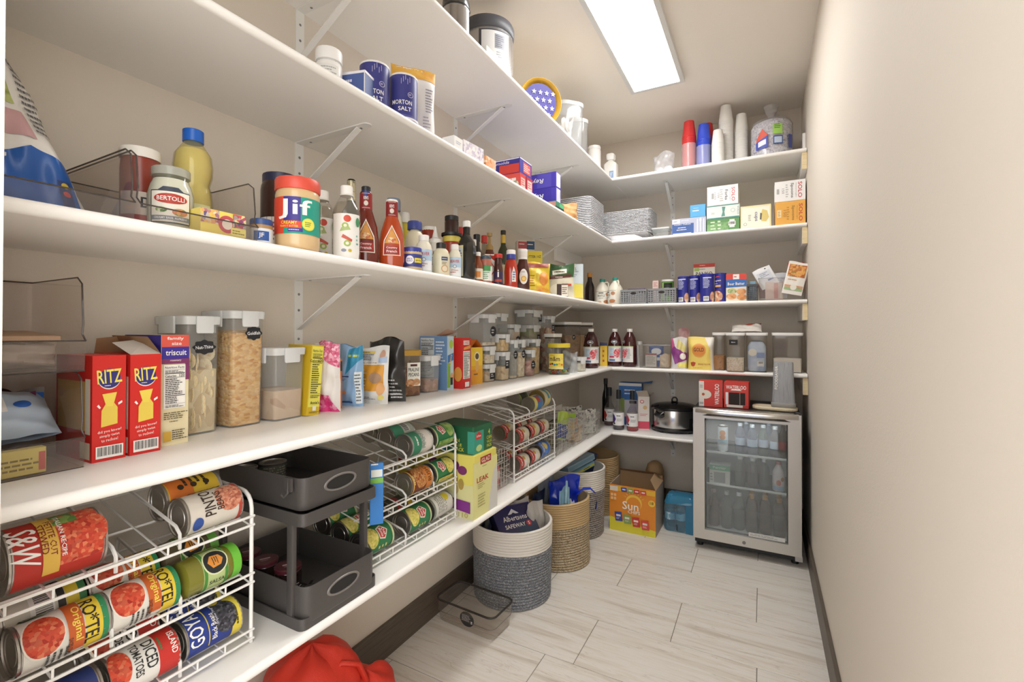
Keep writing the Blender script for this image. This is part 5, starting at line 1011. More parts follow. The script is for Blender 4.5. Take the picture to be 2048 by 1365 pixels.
for i in range(9):
    a = rnd.uniform(-.16, .16); b = rnd.uniform(-.16, .16); L = rnd.uniform(.16, .22)
    mb = MB(); mb.tube([(0, 0, 0), (0, 0, L*.7)], .0028, M('efeeec', .4), 6)
    mb.lathe([(.004, L*.68), (.011, L*.75), (.015, L*.87), (.013, L*.96), (.004, L)], M('efeeec', .4), 10, sy=.25)
    o = mb.build('plastic_spoon', None, 50)
    place(o, (.285 + rnd.uniform(-.03, .03), 2.56 + rnd.uniform(-.03, .03), z + .008), rnd.uniform(0, 6), a, b)
    tag(o, 'white plastic spoon standing in the large clear jar', 'spoon', 'spoons in the clear jar')
bottle('white_canister', 'slim white canister behind the clear jars', 'canister', (.28, 3.06, z), [(.042, 0), (.044, .004), (.044, .19), (.04, .2)], M('e2dfdb', .4), caps=[(lid(.043, .2, .02), M('e9e7e4', .4), 'lid')])
o = MB().stack([(.085, .07, .015, 0), (.09, .075, .015, .01), (.09, .075, .015, .13), (.05, .05, .015, .15), (.035, .035, .012, .16)], M('e9e7e1', .4)).build('cleaning_jug', None, 40); place(o, (.355, 3.2, z), to_door(.355, 3.2) - .3)
MB().stack([(.05, .045, .01, .16), (.055, .06, .01, .175), (.055, .06, .01, .198), (.04, .05, .01, .204)], M('ecebe7', .4)).build('trigger_cap', o, 40)
print_on(o, facing(.091, .076, .15, 'f'), [('r', .015, .05, .03, .05, '8fa6c6'), ('ln', .015, .05, .02, .03, 3, 'e4e8ee')], name='printed_label')
tag(o, 'white plastic jug with boxy cap in the corner of topmost shelf', 'jug')

# ================================================================ topmost shelf, end wall
pouch('cup_bag', 'small clear knotted bag of white cups on topmost shelf', (.705, 3.24, z), 0, .14, .16, .09, CP('f4f4f6', .3, .1), None, seed=61, wr=.009)
for i, (x, y, h0) in enumerate(((.68, 3.24, .0), (.735, 3.235, .0))):
    o = MB().lathe([(.035, .003), (.03, .06), (.028, .063)], M('eeecec', .5), 20).build('foam_cup', None, 40); o.location = (x, y, z + h0)
    tag(o, 'white foam cup inside the small clear bag', 'cup', 'cups inside the small clear bag')
def cup_stack(name, label, x, y, r, n, pitch, hc, m, group, taper=.66):
    prof = [(r, 0), (r*1.02, .0025), (r*1.0, .005), (r*.985, .006), (r*(taper*.5 + .5), hc*.5), (r*taper, hc), (r*taper*.9, hc + .001)]
    me = MB().lathe(prof, m, 22, cap0=False).mesh(name, 40)
    for i in range(n):
        o = bpy.data.objects.new(name, me); COL.objects.link(o); o.location = (x, y, z + i*pitch)
        tag(o, label if i < n-1 else 'topmost cup, bottom up: ' + label.replace('nested in', 'of').replace(' in the', ' of the'), 'cup', group)
RED = M('cf3434', .35); BLU = M('3550cc', .35); WC = M('eceae4', .55)
cup_stack('red_cup', 'red plastic cup nested in the tall upturned stack', .868, 3.215, .043, 25, .0093, .105, RED, 'red cups in one stack', .72)
cup_stack('blue_cup', 'blue plastic cup nested in the upturned stack next to red cups', .957, 3.215, .043, 21, .0093, .105, BLU, 'blue cups in one stack', .72)
cup_stack('red_cup', 'red plastic cup in the second stack behind blue cups', .97, 3.31, .042, 25, .0093, .105, RED, 'red cups behind the blue stack', .72)
cup_stack('white_cup', 'small white paper cup in the short stack', 1.043, 3.175, .037, 15, .0095, .088, WC, 'white cups in the short stack', .74)
cup_stack('white_cup', 'white foam cup in the tallest stack', 1.083, 3.26, .043, 27, .0112, .11, WC, 'white cups in the tallest stack', .7)
cup_stack('white_cup', 'white foam cup in the stack nearest the bagged bowls', 1.17, 3.29, .041, 22, .0112, .105, WC, 'white cups beside the bagged bowls', .7)
for (x, y, c, n, lab) in ((.868, 3.215, 'f6e6e6', 25, 'loose clear sleeve round the lower red cups'), (.957, 3.215, 'e8eaf6', 21, 'loose clear sleeve round the lower blue cups')):
    rg = []; rn = random.Random(n)
    for j in range(9): rg.append([((.0465 + rn.uniform(-.0006, .0012))*math.cos(2*PI*i/20) + x, (.0465 + rn.uniform(-.0006, .0012))*math.sin(2*PI*i/20) + y, z + .001 + j*.0093*n*.095) for i in range(20)])
    tag(MB().rings(rg, CP(c, .3, .25), False, False).build('plastic_sleeve', None, 50), lab, 'sleeve')
o = empty('bowl_pack', (1.335, 3.235, z), .1)
SPK = NM('speckled_bowls', ['d9d6d8', 'c3bfc6', 'eceaea', '9a94a4'], 130, .6)
pr = [(.085, 0)] + [(.105 + .004*(i % 2), .012 + i*.0125) for i in range(16)] + [(.1, .215), (.06, .235)]
MB().lathe(pr, SPK, 30).build('bowl_column', o, 30)
MB().lathe([(.09, -.0), (.113, .01), (.114, .2), (.1, .228), (.04, .245), (.012, .258), (.014, .264), (.03, .29), (.042, .33)], CP('f2f2f4', .14, .12), 24, cap0=False, cap1=False).build('clear_wrap', o, 40)
print_on(o, around(.115), [('p', [(-.1, .06), (-.03, .06), (-.03, .12), (-.06, .165), (-.095, .11)], 'd4503a'), ('p', [(-.1, .045), (-.028, .05), (-.03, .12), (-.1, .09)], '3a4aa6'), ('p', [(-.085, .06), (-.04, .07), (-.04, .1), (-.085, .09)], 'e0e2ee'), ('r', .02, .15, .05, .06, '9fce62'), ('ln', .02, .165, .036, .03, 3, '3f6a34'), ('r', .022, .085, .05, .05, '33508a'), ('r', .022, .085, .04, .036, 'b9c6da'), ('r', .1, .08, .03, .08, '3f4a98')], name='printed_label', curved=True, off=.002)
tag(o, 'clear bag of stacked speckled bowls with green and blue labels', 'bowls')

# ================================================================ lowest shelf, long wall: can racks and baskets
z = Z[5]
WIRE = M('eeedea', .35)
SL = .22; XF, XB = .316, .045      # slope of a tier, rack front and back
def tier_z(zf, x): return zf + (XF - x)*SL
def wire_rack(label, y0, y1, fronts, dividers):
    o = empty('can_rack', (0, 0, 0)); r = .0042; top = .905
    for y in (y0, y1):
        arc = [(XF - .035 + .035*math.cos(a), y, top - .035 + .035*math.sin(a)) for a in [0, .4, .8, 1.2, PI/2]]
        MB().tube([(XF, y, z + .001)] + arc + [(XB + .03, y, top + .012), (XB, y, top - .01), (XB, y, z + .001)], r, WIRE, 8).build('side_frame', o, 50)
    for k, zf in enumerate(fronts):
        mb = MB(); w = .0019
        n = 8
        for i in range(n + 1):
            y = y0 + .004 + (y1 - y0 - .008)*i/n
            mb.tube([(XF + .004, y, zf + .019), (XF + .004, y, zf), (XB, y, tier_z(zf, XB))] if i not in (0, n) else [(XF, y, zf), (XB, y, tier_z(zf, XB))], w, WIRE, 5)
        for x in (XF - .04, XF - .13, XB): mb.tube([(x, y0, tier_z(zf, x) - .003), (x, y1, tier_z(zf, x) - .003)], .0024, WIRE, 5)
        mb.build('tier_wires', o, 50)
        for dz in (0, .019): MB().tube([(XF + .004, y0 - .004, zf + dz), (XF + .004, y1 + .004, zf + dz)], .0028, WIRE, 6).build('front_rail', o, 50)
        for y in dividers[k]:
            MB().tube([(XF - .006, y, zf + .002), (XF - .006, y, zf + .03), (XF - .02, y, zf + .042), (XB + .02, y, tier_z(zf, XB) + .034), (XB + .01, y, tier_z(zf, XB))], .0032, WIRE, 6).build('divider', o, 50)
    return tag(o, label, 'rack', 'white wire can racks')
F1 = [.835, .712, .592]
wire_rack('white wire can rack nearest the doorway on the lowest shelf', .197, .628, F1, [(.39, .49), (.385, .492), (.385, .492)])
wire_rack('white wire can rack of green vegetable cans, lowest shelf', .952, 1.386, F1, [(1.13, 1.27), (1.13, 1.27), (1.13,)])
wire_rack('white wire can rack of red and white soup cans, lowest shelf', 1.835, 2.29, [.845, .722, .596], [(2.0,), (1.99,), (1.99,)])
def lying(label, y, zf, k, r, L, wrap, prints=None, flip=1, spin=.85, name='food_can', group='cans lying in wire racks', lidc=None, endm=None, first_r=None):
    """a can lying in a tier; k-th from the front"""
    ct = 1/math.sqrt(1 + SL*SL); d = XF - .001 - (first_r or r) - k*2.06*r*ct if first_r is None else XF - .001 - first_r*2.06 - r
    x = d; zc = tier_z(zf, x) + r/ct + .003
    if flip > 0: o = tin(name, label, (x, y - L/2, zc), r, L, wrap, prints, 0, -R90, 0, spin, group, endm=endm)
    else: o = tin(name, label, (x, y + L/2, zc), r, L, wrap, prints, PI, -R90, 0, -spin, group, endm=endm)
    return o
TOM = NM('tomato_photo', ['c23a26', 'd8583a', 'a82418', 'e0805a'], 190, .4); BEAN = NM('pinto_photo', ['c9765a', 'e0a184', 'a85a44'], 230, .4); BBEAN = NM('black_bean_photo', ['2a2a30', '4a4a55', '1a1a1e', '6a6a74'], 230, .3)
CORN = NM('corn_photo', ['d9c85a', 'e9dc84', 'b8b848'], 180, .4); LEAFY = NM('green_bean_photo', ['5a8a3a', '88b05a', 'b8c87a'], 60, .4, 'NOISE')
# rack one
R, L = .0375, .11
lying('white pinto bean can in front on the top tier of near rack', .556, F1[0], 0, R, L, 'd8d2c6', [('r', 0, .006, .2, .008, 'b8463a'), ('e', .0, .027, .03, .026, BEAN), ('t', 'PINTO', .0, .067, .022, '3a2a22', .058), ('t', 'BEANS', -.002, .047, .014, '3a2a22', .04), ('e', -.04, .09, .014, .01, '2f4f9a'), ('ln', .05, .05, .03, .07, 6, '7a6a5a')], flip=-1)
lying('yellow and orange can lying behind the pinto bean can', .556, F1[0], 1, R, L, 'e6c33a', [('r', 0, .03, .2, .045, 'dd7a2c'), ('r', -.05, .055, .05, .1, '3a3a5a'), ('ln', .0, .06, .04, .05, 4, '3a2a1a'), ('e', .01, .08, .006, .006, '3a2a1a'), ('e', .01, .055, .006, .006, '3a2a1a'), ('e', .01, .03, .006, .006, '3a2a1a')], spin=.5)
lying('large red stewed tomato can alone on the top tier of near rack', .318, F1[0], 0, .048, .118, 'b52a1e', [('r', 0, .085, .1, .055, TOM), ('e', .005, .09, .035, .03, TOM), ('t', 'S&W', .005, .018, .034, WHT, .06, 0, .2), ('r', 0, .047, .12, .02, 'd9b04a'), ('t', 'PETITE CUT', .0, .05, .008, '7a1f14', .06), ('t', 'STEWED', .0, .04, .009, '7a1f14', .05), ('r', -.03, .07, .03, .03, NM('stew_leaf', ['4a7a34', '7aa050', 'c8452f'], 80, .4)), ('t', 'ITALIAN RECIPE', .0, .062, .006, WHT, .07)])
RT = [('r', 0, .095, .25, .03, 'e3c93a'), ('r', 0, .106, .25, .008, '2f8a5a'), ('t', 'RO*TEL', .005, .088, .02, '2a2020', .075), ('r', .0, .068, .09, .02, 'c8602a'), ('t', 'Original', .0, .07, .013, 'f0dc5a', .055), ('e', .0, .03, .034, .026, 'e9e2d6'), ('e', .0, .03, .031, .024, TOM), ('ln', .045, .045, .03, .03, 4, '4a4a44'), ('r', -.055, .03, .03, .03, NM('pepper_bits', ['3f6a34', 'b8c49a', '2f4a2a'], 80, .4)), ('t', 'DICED TOMATOES', .04, .06, .006, '2a2a2a', .04)]
lying('tomato and chili can in front on the middle tier of near rack', .432, F1[1], 0, .0365, .105, 'e2dfd6', RT)
lying('tomato and chili can behind another on the middle tier', .432, F1[1], 1, .0365, .105, 'e2dfd6', RT, spin=.6)
lying('tomato and chili can cut by the frame edge, middle tier', .322, F1[1], 0, .0365, .105, 'e2dfd6', RT, spin=1.0)
lying('vegetable can with yellow and green bands at the frame edge', .322, F1[1], 1, .0365, .105, 'dcd9cc', [('r', 0, .09, .25, .02, 'd9c23a'), ('r', 0, .102, .25, .01, '3a7a4a'), ('bar', .01, .05, .05, .03), ('r', 0, .074, .25, .01, '2f2f2f')], spin=.6)
# green salsa jars lying down
def lying_jar(label, y, k, content, lidc):
    r, Lg = .0365, .108; ct = 1/math.sqrt(1 + SL*SL); x = XF - .001 - r - k*2.08*r; zc = tier_z(F1[1], x) + r/ct + .003
    pr = [(r*.82, 0), (r*.97, .004), (r, .012), (r, .082), (r*.92, .09), (r*.9, .094)]
    o = MB().lathe(pr, content, 24).build('salsa_jar', None, 42)
    place(o, (x, y - Lg/2, zc), 0, -R90, 0, .85)
    MB().lathe(lid(r*.97, .09, .018), M(lidc, .35), 24).build('lid', o, 42)
    MB().lathe([(r + .0004, .03), (r + .0004, .078)], M('b9c98a', .5), 24, cap0=False, cap1=False).build('paper_label', o, 42)
    print_on(o, around(r + .0006, R=r), [('r', 0, .074, .22, .006, '4a8a3a'), ('r', 0, .034, .22, .006, '4a8a3a'), ('e', .0, .055, .026, .024, 'dfe4b8'), ('e', .0, .055, .023, .0215, '25282a'), ('p', [(-.012, .048), (.0, .04), (.012, .048), (.01, .064), (.0, .07), (-.01, .064)], 'e0923a'), ('ln', 0, .055, .016, .012, 3, '25282a'), ('t', 'SALSA', .038, .055, .008, '22301c', .03, R90), ('r', -.045, .055, .022, .04, '8fae4a')], curved=True, off=.0006)
    return tag(o, label, 'jar', 'salsa jars lying in the near rack')
lying_jar('green salsa jar with lime green lid and round black emblem', .556, 0, M('7c7a2c', .15, 0, .5), '6fbf3f')
lying_jar('salsa jar with green lid lying behind the front salsa jar', .552, 1, M('6a5f4a', .2), '6fb04a')
GY = [('r', 0, .012, .24, .02, 'e3cf4a'), ('e', .0, .033, .035, .024, BBEAN), ('t', 'GOYA', .0, .09, .026, WHT, .07), ('r', .0, .068, .09, .002, 'd9c24a'), ('t', 'Black Beans', -.01, .058, .01, WHT, .05), ('t', 'Frijoles Negros', .012, .05, .006, 'd9dcf0', .045), ('e', .04, .04, .012, .01, 'd9c24a'), ('ln', 0, .012, .06, .008, 1, '5a5020')]
lying('blue black bean can in front on the bottom tier of near rack', .556, F1[2], 0, R, L, '2a3f8f', GY, flip=-1)
lying('blue black bean can lying behind its twin on the bottom tier', .556, F1[2], 1, R, L, '2a3f8f', GY, flip=-1, spin=.6)
DT = [('r', 0, .09, .24, .034, 'c43028'), ('t', 'DICED', .0, .062, .018, '2a2a2a', .05), ('t', 'TOMATOES', .0, .042, .013, '2a2a2a', .06), ('ln', .0, .078, .04, .008, 1, '4a7a4a'), ('e', .0, .016, .034, .016, TOM), ('t', 'ISLAND', .0, .098, .01, WHT, .04)]
lying('organic diced tomato can in front on the bottom tier', .437, F1[2], 0, R, .108, 'e4e2dc', DT)
lying('diced tomato can lying behind the organic one', .437, F1[2], 1, R, .108, 'e4e2dc', DT, spin=.6)
lying('dark blue can at the frame edge on the bottom tier', .322, F1[2], 0, R, .105, '2c3c78', [('r', 0, .03, .2, .03, 'b03a34')])
# rack two: green vegetable cans
DM = '2d7a4c'
def veg(v): return [('p', [(-.016, .05), (.016, .05), (.022, .07), (.0, .086), (-.022, .07)], 'e9e4d4'), ('p', [(-.013, .053), (.013, .053), (.018, .069), (.0, .082), (-.018, .069)], 'c23a34'), ('t', 'Del', .0, .072, .009, WHT, .02), ('t', 'Monte', .0, .062, .009, WHT, .026), ('e', .0, .025, .034, .022, v), ('ln', .04, .06, .01, .04, 3, 'e6dc8a'), ('r', 0, .102, .23, .006, 'cdd6a0'), ('r', -.055, .05, .03, .08, v)]
veg1, veg2 = veg(CORN), veg(LEAFY)
lying('green vegetable can at the far end of the top tier front row', 1.33, F1[0], 0, R, .108, DM, veg2, flip=-1, spin=.7)
lying('green and white vegetable can, top tier front row beside the far one', 1.208, F1[0], 0, R, .108, 'd3d8d0', [('r', 0, .08, .24, .04, '3f8a6a'), ('r', 0, .03, .24, .03, 'e6dfd8'), ('ln', .0, .08, .05, .014, 1, WHT), ('ln', 0, .05, .08, .02, 3, '6a7a70')], flip=-1)
lying('green bean can in the second row of the top tier', 1.208, F1[0], 1, R, .108, 'c9d0c4', [('r', 0, .08, .24, .045, '4a9a7a'), ('bar', .0, .04, .04, .03)], flip=-1, spin=.6)
lying('vegetable can deepest in the top tier, showing its steel end', 1.208, F1[0], 2, R, .108, DM, veg2, flip=-1, spin=.5)
lying('brown and orange baked bean can on the middle tier', 1.208, F1[1], 0, R, .11, '7a3a22', [('e', .0, .06, .045, .03, NM('baked_beans', ['c98a4a', 'b0602c', 'e0b070', '8a3a1a'], 200, .4)), ('r', 0, .022, .24, .03, 'd9853a'), ('t', 'BUSH\'S', .0, .022, .016, '2a1a12', .06), ('r', 0, .1, .24, .006, 'd9b05a'), ('ln', .0, .095, .05, .008, 1, 'f0dca0')], flip=-1)
lying('green and yellow corn can at the end of the middle tier', 1.33, F1[1], 0, R, .108, DM, veg1, flip=-1)
lying('green corn can first on the bottom tier by the organizer', 1.02, F1[2], 0, R, .108, DM, veg1)
lying('green corn can behind another, bottom tier by the organizer', 1.02, F1[2], 1, R, .108, DM, veg1, spin=.5)
lying('green corn can deepest on the bottom tier by the organizer', 1.02, F1[2], 2, R, .108, DM, veg1, spin=.4)
lying('green bean can in the middle of the bottom tier', 1.2, F1[2], 0, R, .108, DM, veg1, spin=.9)
lying('dark wrapped can behind the middle of the bottom tier', 1.2, F1[2], 1, R, .108, '4a4a3c', [('r', 0, .09, .24, .02, 'd9b83a'), ('r', 0, .04, .24, .02, 'a83a34')], spin=.6)
lying('white vegetable can at the far end of the bottom tier', 1.322, F1[2], 0, R, .108, 'd9d8d2', [('ln', .0, .06, .08, .05, 6, '8a8a84'), ('e', .01, .03, .016, .014, 'd9c83a'), ('r', 0, .1, .24, .004, '7a8a7a')], flip=-1)
lying('grey nutrition-side can behind the white one, bottom tier', 1.322, F1[2], 1, R, .108, 'b0aea4', [('ln', .0, .06, .1, .08, 9, '5a5a52')], flip=-1, spin=.6)
# rack three
F3 = [.845, .722, .596]
SP = [('r', 0, .08, .24, .042, 'b9362e'), ('t', 'Campbells', .0, .08, .018, WHT, .06, 0, .2), ('e', .0, .048, .01, .01, 'c9a24a'), ('r', 0, .02, .24, .02, 'd9d2b8')]
TU = .0335
lying('wide tin with gold end standing out on the top tier of far rack', 2.215, F3[0], 0, .046, .09, 'd9d2b4', [('r', 0, .05, .28, .04, 'e0cf84'), ('p', [(-.03, .03), (.03, .04), (.03, .06), (-.03, .05)], '4a9ac0'), ('r', 0, .08, .28, .01, '3f7aa8')], endm=M('c9b070', .35, .7))
lying('blue and yellow fruit can, top tier of far rack', 2.1, F3[0], 0, .0375, .1, '4a86c0', [('r', 0, .08, .24, .03, 'e0d67a'), ('e', .0, .045, .02, .02, 'b8483a'), ('r', .04, .04, .03, .05, 'e9e2c8')], flip=-1)
lying('dark green can behind the fruit can, top tier of far rack', 2.09, F3[0], 1, .0375, .1, '5a6a4a', [('r', 0, .05, .24, .05, '3a3f3a'), ('r', 0, .085, .24, .01, 'b8c06a')], flip=-1, spin=.6)
for i, (y, k, c) in enumerate(((1.945, 0, 'dfd8c6'), (2.06, 0, 'd9cf9c'), (2.175, 0, 'ddd6c8'), (1.93, 1, 'cfc6ac'), (2.06, 1, 'd3d0c8'), (2.175, 1, 'ddd6c8'))):
    lying('red and white soup can, middle tier of far rack, %s %s' % (('front row', 'second row')[k], ('by the frame side', 'in the middle', 'at the corner end')[i % 3]), y, F3[1], k, TU, .1, c, SP, flip=-1, spin=.8 - .2*k)
for i, (y, k, c) in enumerate(((1.95, 0, 'e2deda'), (2.065, 0, 'e2deda'), (1.95, 1, 'd9d4cc'), (2.065, 1, 'd6d0c6'))):
    lying('red and white soup can, bottom tier of far rack, %s %s' % (('front row', 'second row')[k], ('by the frame side', 'in the middle')[i % 2]), y, F3[2], k, TU, .1, c, SP, flip=-1, spin=.8 - .2*k)
lying('bright blue can at the corner end of the bottom tier', 2.19, F3[2], 0, .0375, .105, '3a6cc0', [('r', 0, .05, .24, .03, '4f86d4'), ('e', .0, .05, .02, .018, 'd9c46a'), ('ln', .0, .08, .06, .02, 3, WHT)], flip=-1)

# two-tier dark organizer
OG = M('4b4745', .42); OGI = M('353230', .5)
o = empty('pull_out_organizer', (.21, .815, z), R90)
ow, od = .232, .355       # width along the wall, depth
def tray(nm, z0, h, oy=0, w=ow - .016, d=od - .02):
    t = MB().stack([(w - .004, d - .004, .02, z0), (w, d, .022, z0 + .004), (w, d, .022, z0 + h), (w - .005, d - .005, .02, z0 + h), (w - .005, d - .005, .02, z0 + .006)], OG, cy=oy, cap1=True, seg=4).build(nm, o, 40)
    mb = MB(); f = lambda u, v, of: (u, oy - d/2 - of, z0 + h*.56 + v)
    n = 28; ring = [[f(.044*k*math.cos(2*PI*i/n), .0155*k2*math.sin(2*PI*i/n), of) for i in range(n)] for k, k2, of in ((1.14, 1.3, .0004), (1.1, 1.22, .0022), (1.0, 1.0, .0022), (.97, .94, -.001))]
    mb.rings(ring, M('77726e', .35), False, False).build('handle_rim', t, 40)
    mb = MB(); mb.add([f(.042*math.cos(2*PI*i/n), .0145*math.sin(2*PI*i/n), .0006) for i in range(n)], [tuple(range(n))], M('1f1d1c', .7)).build('handle_opening', t, 0)
    mb = MB()
    for i in range(6):
        a = i*PI/3; mb.box(-.003, .003, .008, .026, z0 + .0062, z0 + .0072, M('262321', .7)); mb.v[-8:] = [tuple(Matrix.Translation((0, oy - d*.12, 0)) @ Matrix.Rotation(a, 4, 'Z') @ Vector(p)) for p in mb.v[-8:]]
    mb.build('drain_slots', t, 0)
    return t
def frame(nm, z0, h):
    MB().stack([(ow, od, .016, z0), (ow, od, .016, z0 + h), (ow - .006, od - .006, .014, z0 + h), (ow - .006, od - .006, .014, z0 + .004)], OG, seg=4).build(nm, o, 40)
frame('base_frame', 0, .026); frame('upper_frame', .232, .028)
tray('lower_tray', .012, .082, -.012); tray('upper_tray', .262, .074, 0)
for sx in (-1, 1):
    for sy in (-1, 1): MB().stack([(.013, .02, .003, .02), (.013, .02, .003, .236)], OG, sx*(ow/2 - .0075), sy*(od/2 - .045), seg=2).build('post', o, 40)
mb = MB(); mb.tube([(-ow/2 - .002, -od/2 + .045, .336), (-ow/2 - .004, -od/2 + .045, .304), (-ow/2 - .014, -od/2 + .045, .298), (-ow/2 - .02, -od/2 + .045, .306)], .003, OG, 6).build('side_hook', o, 50)
mb = MB(); mb.box(-ow/2 - .0045, -ow/2 + .002, -od/2 + .034, -od/2 + .056, .308, .338, OG).build('hook_plate', o, 0)
tag(o, 'dark grey two-tier pull-out organizer between the near can racks', 'organizer')
def jam(label, x, y, z0):
    pr = jar_prof(.032, .072, .93, .14)
    bottle('jam_jar', label, 'jar', (x, y, z0), pr, M('2a1c1a', .12, 0, .5), R90 - .5, caps=[(lid(.031, .062, .016), M('4f1f28', .35), 'lid')], group='dark jam jars', prints=[('ln', 0, .03, .07, .024, 5, 'c9c4c0'), ('r', .01, .014, .06, .014, 'd3cfca'), ('ln', .01, .014, .05, .008, 2, '4a4644')], more=lambda q: print_on(q, lambda u, v, of: (u, v, .0785 + of), [('r', 0, 0, .024, .006, 'c9a9ac'), ('ln', 0, -.01, .02, .008, 2, 'b08a90')], name='lid_print'))
jam('dark jam jar with maroon lid in front in the lower tray', .262, .756, z + .0195)
jam('dark jam jar with maroon lid and purple band, second in lower tray', .185, .748, z + .0195)
jam('dark jam jar with maroon lid, deepest in the lower tray', .108, .752, z + .0195)
tin('stacked_tin', 'grey striped tin at the back of the upper tray', (.095, .745, z + .27), .035, .045, 'b9b8ae', [('ln', 0, .024, .09, .03, 4, '5a5a54')], R90)
tin('stacked_tin', 'dark striped tin beside the grey one in the upper tray', (.095, .83, z + .27), .035, .04, '6a6a60', [('ln', 0, .02, .09, .026, 4, 'b0b0a4')], R90)
carton('blister_card', 'tall bright blue hanging card beside the dark organizer', (.352, .962, z + .14), to_door(.352, .962) + R90 + .1, .006, .036, .168, '2f7ac4', {'l': [('r', 0, .14, .03, .02, 'dfe4dc'), ('r', 0, .12, .034, .014, '7ab84a'), ('ln', 0, .165, .03, .008, 1, WHT)], 'r': [('r', 0, .14, .03, .024, 'e4e8e0'), ('r', 0, .118, .036, .014, '7ab84a'), ('ln', 0, .09, .03, .024, 3, WHT), ('r', 0, .06, .032, .007, '2a2a4a'), ('r', 0, .05, .032, .006, 'd9b04a'), ('r', 0, .04, .032, .006, 'c2504a'), ('r', 0, .03, .032, .006, 'e9e4da')]})
# storage-bag box, can multipack and boxed goods behind
YG = 'e2d66a'
o = carton('trash_bag_box', 'tall yellow and white trash bag box with purple drop pattern', (.25, 1.482, z), R90, .156, .27, .226, YG, {
    'l': [('r', .0, .06, .27, .12, 'd8d49a'), ('p', [(-.05, .1), (.06, .08), (.08, .0), (-.02, .0)], 'e9e6c8'), ('e', -.045, .19, .024, .012, '7a2f6a'), ('e', .01, .195, .02, .012, '8a3a74'), ('e', .05, .185, .022, .018, '6f2a62'), ('e', .085, .17, .02, .016, '7a2f6a'), ('e', .03, .16, .016, .014, '8a3a74'), ('e', .055, .135, .012, .02, 'b59a5a'), ('e', .08, .12, .012, .02, 'a8904a'), ('e', .06, .1, .01, .016, 'c0a868'), ('p', [(.04, .03), (.12, .02), (.12, .06), (.04, .068)], '7f2f86'), ('t', '110', .09, .012, .018, 'b0a86a', .04)],
    'f': [('r', .0, .1, .17, .2, 'e0dc98'), ('p', [(.02, .0), (.085, .0), (.085, .17), (.055, .14), (.03, .06)], 'd3d2cc'), ('r', -.0, .2, .075, .026, 'a83a44'), ('t', 'GLAD', .0, .2, .016, 'f0dfc0', .06), ('ln', .0, .178, .05, .006, 1, '8a8a5a'), ('t', 'LEAK', -.022, .135, .018, 'b0402c', .08), ('ln', -.03, .112, .05, .02, 3, 'a8a46a'), ('ln', -.03, .06, .05, .05, 5, 'b0ac74')]})
tp = [(.19, .0), (.0, .0)]
o = empty('can_multipack', (.285, 1.482, z + .227), R90)
g = M('24603f', .45)
w2, d2, h2 = .135, .178, .098
mb = MB(); mb.stack([(w2, d2, .004, 0), (w2, d2, .004, h2 - .004), (w2 - .004, d2 - .004, .004, h2)], g, seg=1); mb.build('sleeve', o, 30)
print_on(o, facing(w2, d2, h2, 'f'), [('r', -.032, .04, .07, .08, '3f9a86'), ('p', [(-.05, .05), (-.014, .05), (-.012, .068), (-.032, .078), (-.052, .068)], 'c23a34'), ('t', 'Del Monte', -.032, .062, .008, WHT, .03), ('e', -.03, .018, .02, .012, 'b9cf8a'), ('t', '4', .04, .066, .02, 'd9d24a'), ('t', 'CAN', .04, .045, .013, 'd9d24a', .035), ('t', 'VALUE', .04, .03, .01, 'd9d24a', .035), ('t', 'PACK', .04, .015, .012, 'd9d24a', .035)], name='front_print')
print_on(o, facing(w2, d2, h2, 'l'), [('r', -.06, .042, .05, .08, '2f7a8a'), ('r', .08, .042, .03, .08, '3f9a86'), ('t', '4', .0, .068, .022, 'd9d24a'), ('t', 'CAN', .01, .046, .013, 'd9d24a', .04), ('t', 'VALUE', .02, .03, .011, 'd9d24a', .04), ('t', 'PACK', .03, .014, .013, 'd9d24a', .04)], name='side_print')
tag(o, 'dark green four-can value pack on the trash bag box', 'multipack')
carton('red_bag_box', 'yellow and red box wedged behind the trash bag box', (.055, 1.478, z), R90, .14, .06, .235, 'd9c44a', {'f': [('r', 0, .19, .12, .05, 'b03038'), ('t', 'GLAD', 0, .19, .03, 'f0dcc0', .09)], 'l': [('r', 0, .19, .05, .05, 'b03038')]})
# wire baskets
WB = M('d3d2cf', .35, .3)
def wire_basket(label, x0, x1, y0, y1, h, n=9, group='silver wire baskets'):
    o = empty('wire_basket', ((x0+x1)/2, (y0+y1)/2, z)); w, d = x1-x0, y1-y0; r = .0011
    def side(nm, a, b, k, rows=8):
        mb = MB(); a = Vector(a); b = Vector(b)
        for i in range(k + 1):
            p = a.lerp(b, i/k); mb.tube([(p.x, p.y, .003), (p.x*1.02, p.y*1.02, h)], r, WB, 4)
        for j in range(rows + 1):
            s = 1 + .02*j/rows; mb.tube([(a.x*s, a.y*s, .003 + (h - .003)*j/rows), (b.x*s, b.y*s, .003 + (h - .003)*j/rows)], r, WB, 4)
        mb.build(nm, o, 60)
    c = [(-w/2, -d/2, 0), (w/2, -d/2, 0), (w/2, d/2, 0), (-w/2, d/2, 0)]
    side('side_mesh', c[0], c[1], n); side('front_mesh', c[1], c[2], n); side('side_mesh', c[2], c[3], n); side('back_mesh', c[3], c[0], n)
    mb = MB()
    for i in range(n + 1):
        x = -w/2 + w*i/n; mb.tube([(x, -d/2, .003), (x, d/2, .003)], r, WB, 4)
    mb.build('bottom_mesh', o, 60)
    MB().tube([(p[0]*1.02, p[1]*1.02, h) for p in c], .0028, WB, 6, True).build('rim', o, 60)
    MB().tube([(w/2*1.02, -.04, h - .035), (w/2*1.02 + .006, -.035, h - .05), (w/2*1.02 + .006, .035, h - .05), (w/2*1.02, .04, h - .035)], .0024, WB, 6).build('handle', o, 60)
    return tag(o, label, 'basket', group)
wire_basket('silver wire basket with red packets between the can racks', .07, .302, 1.60, 1.815, .17)
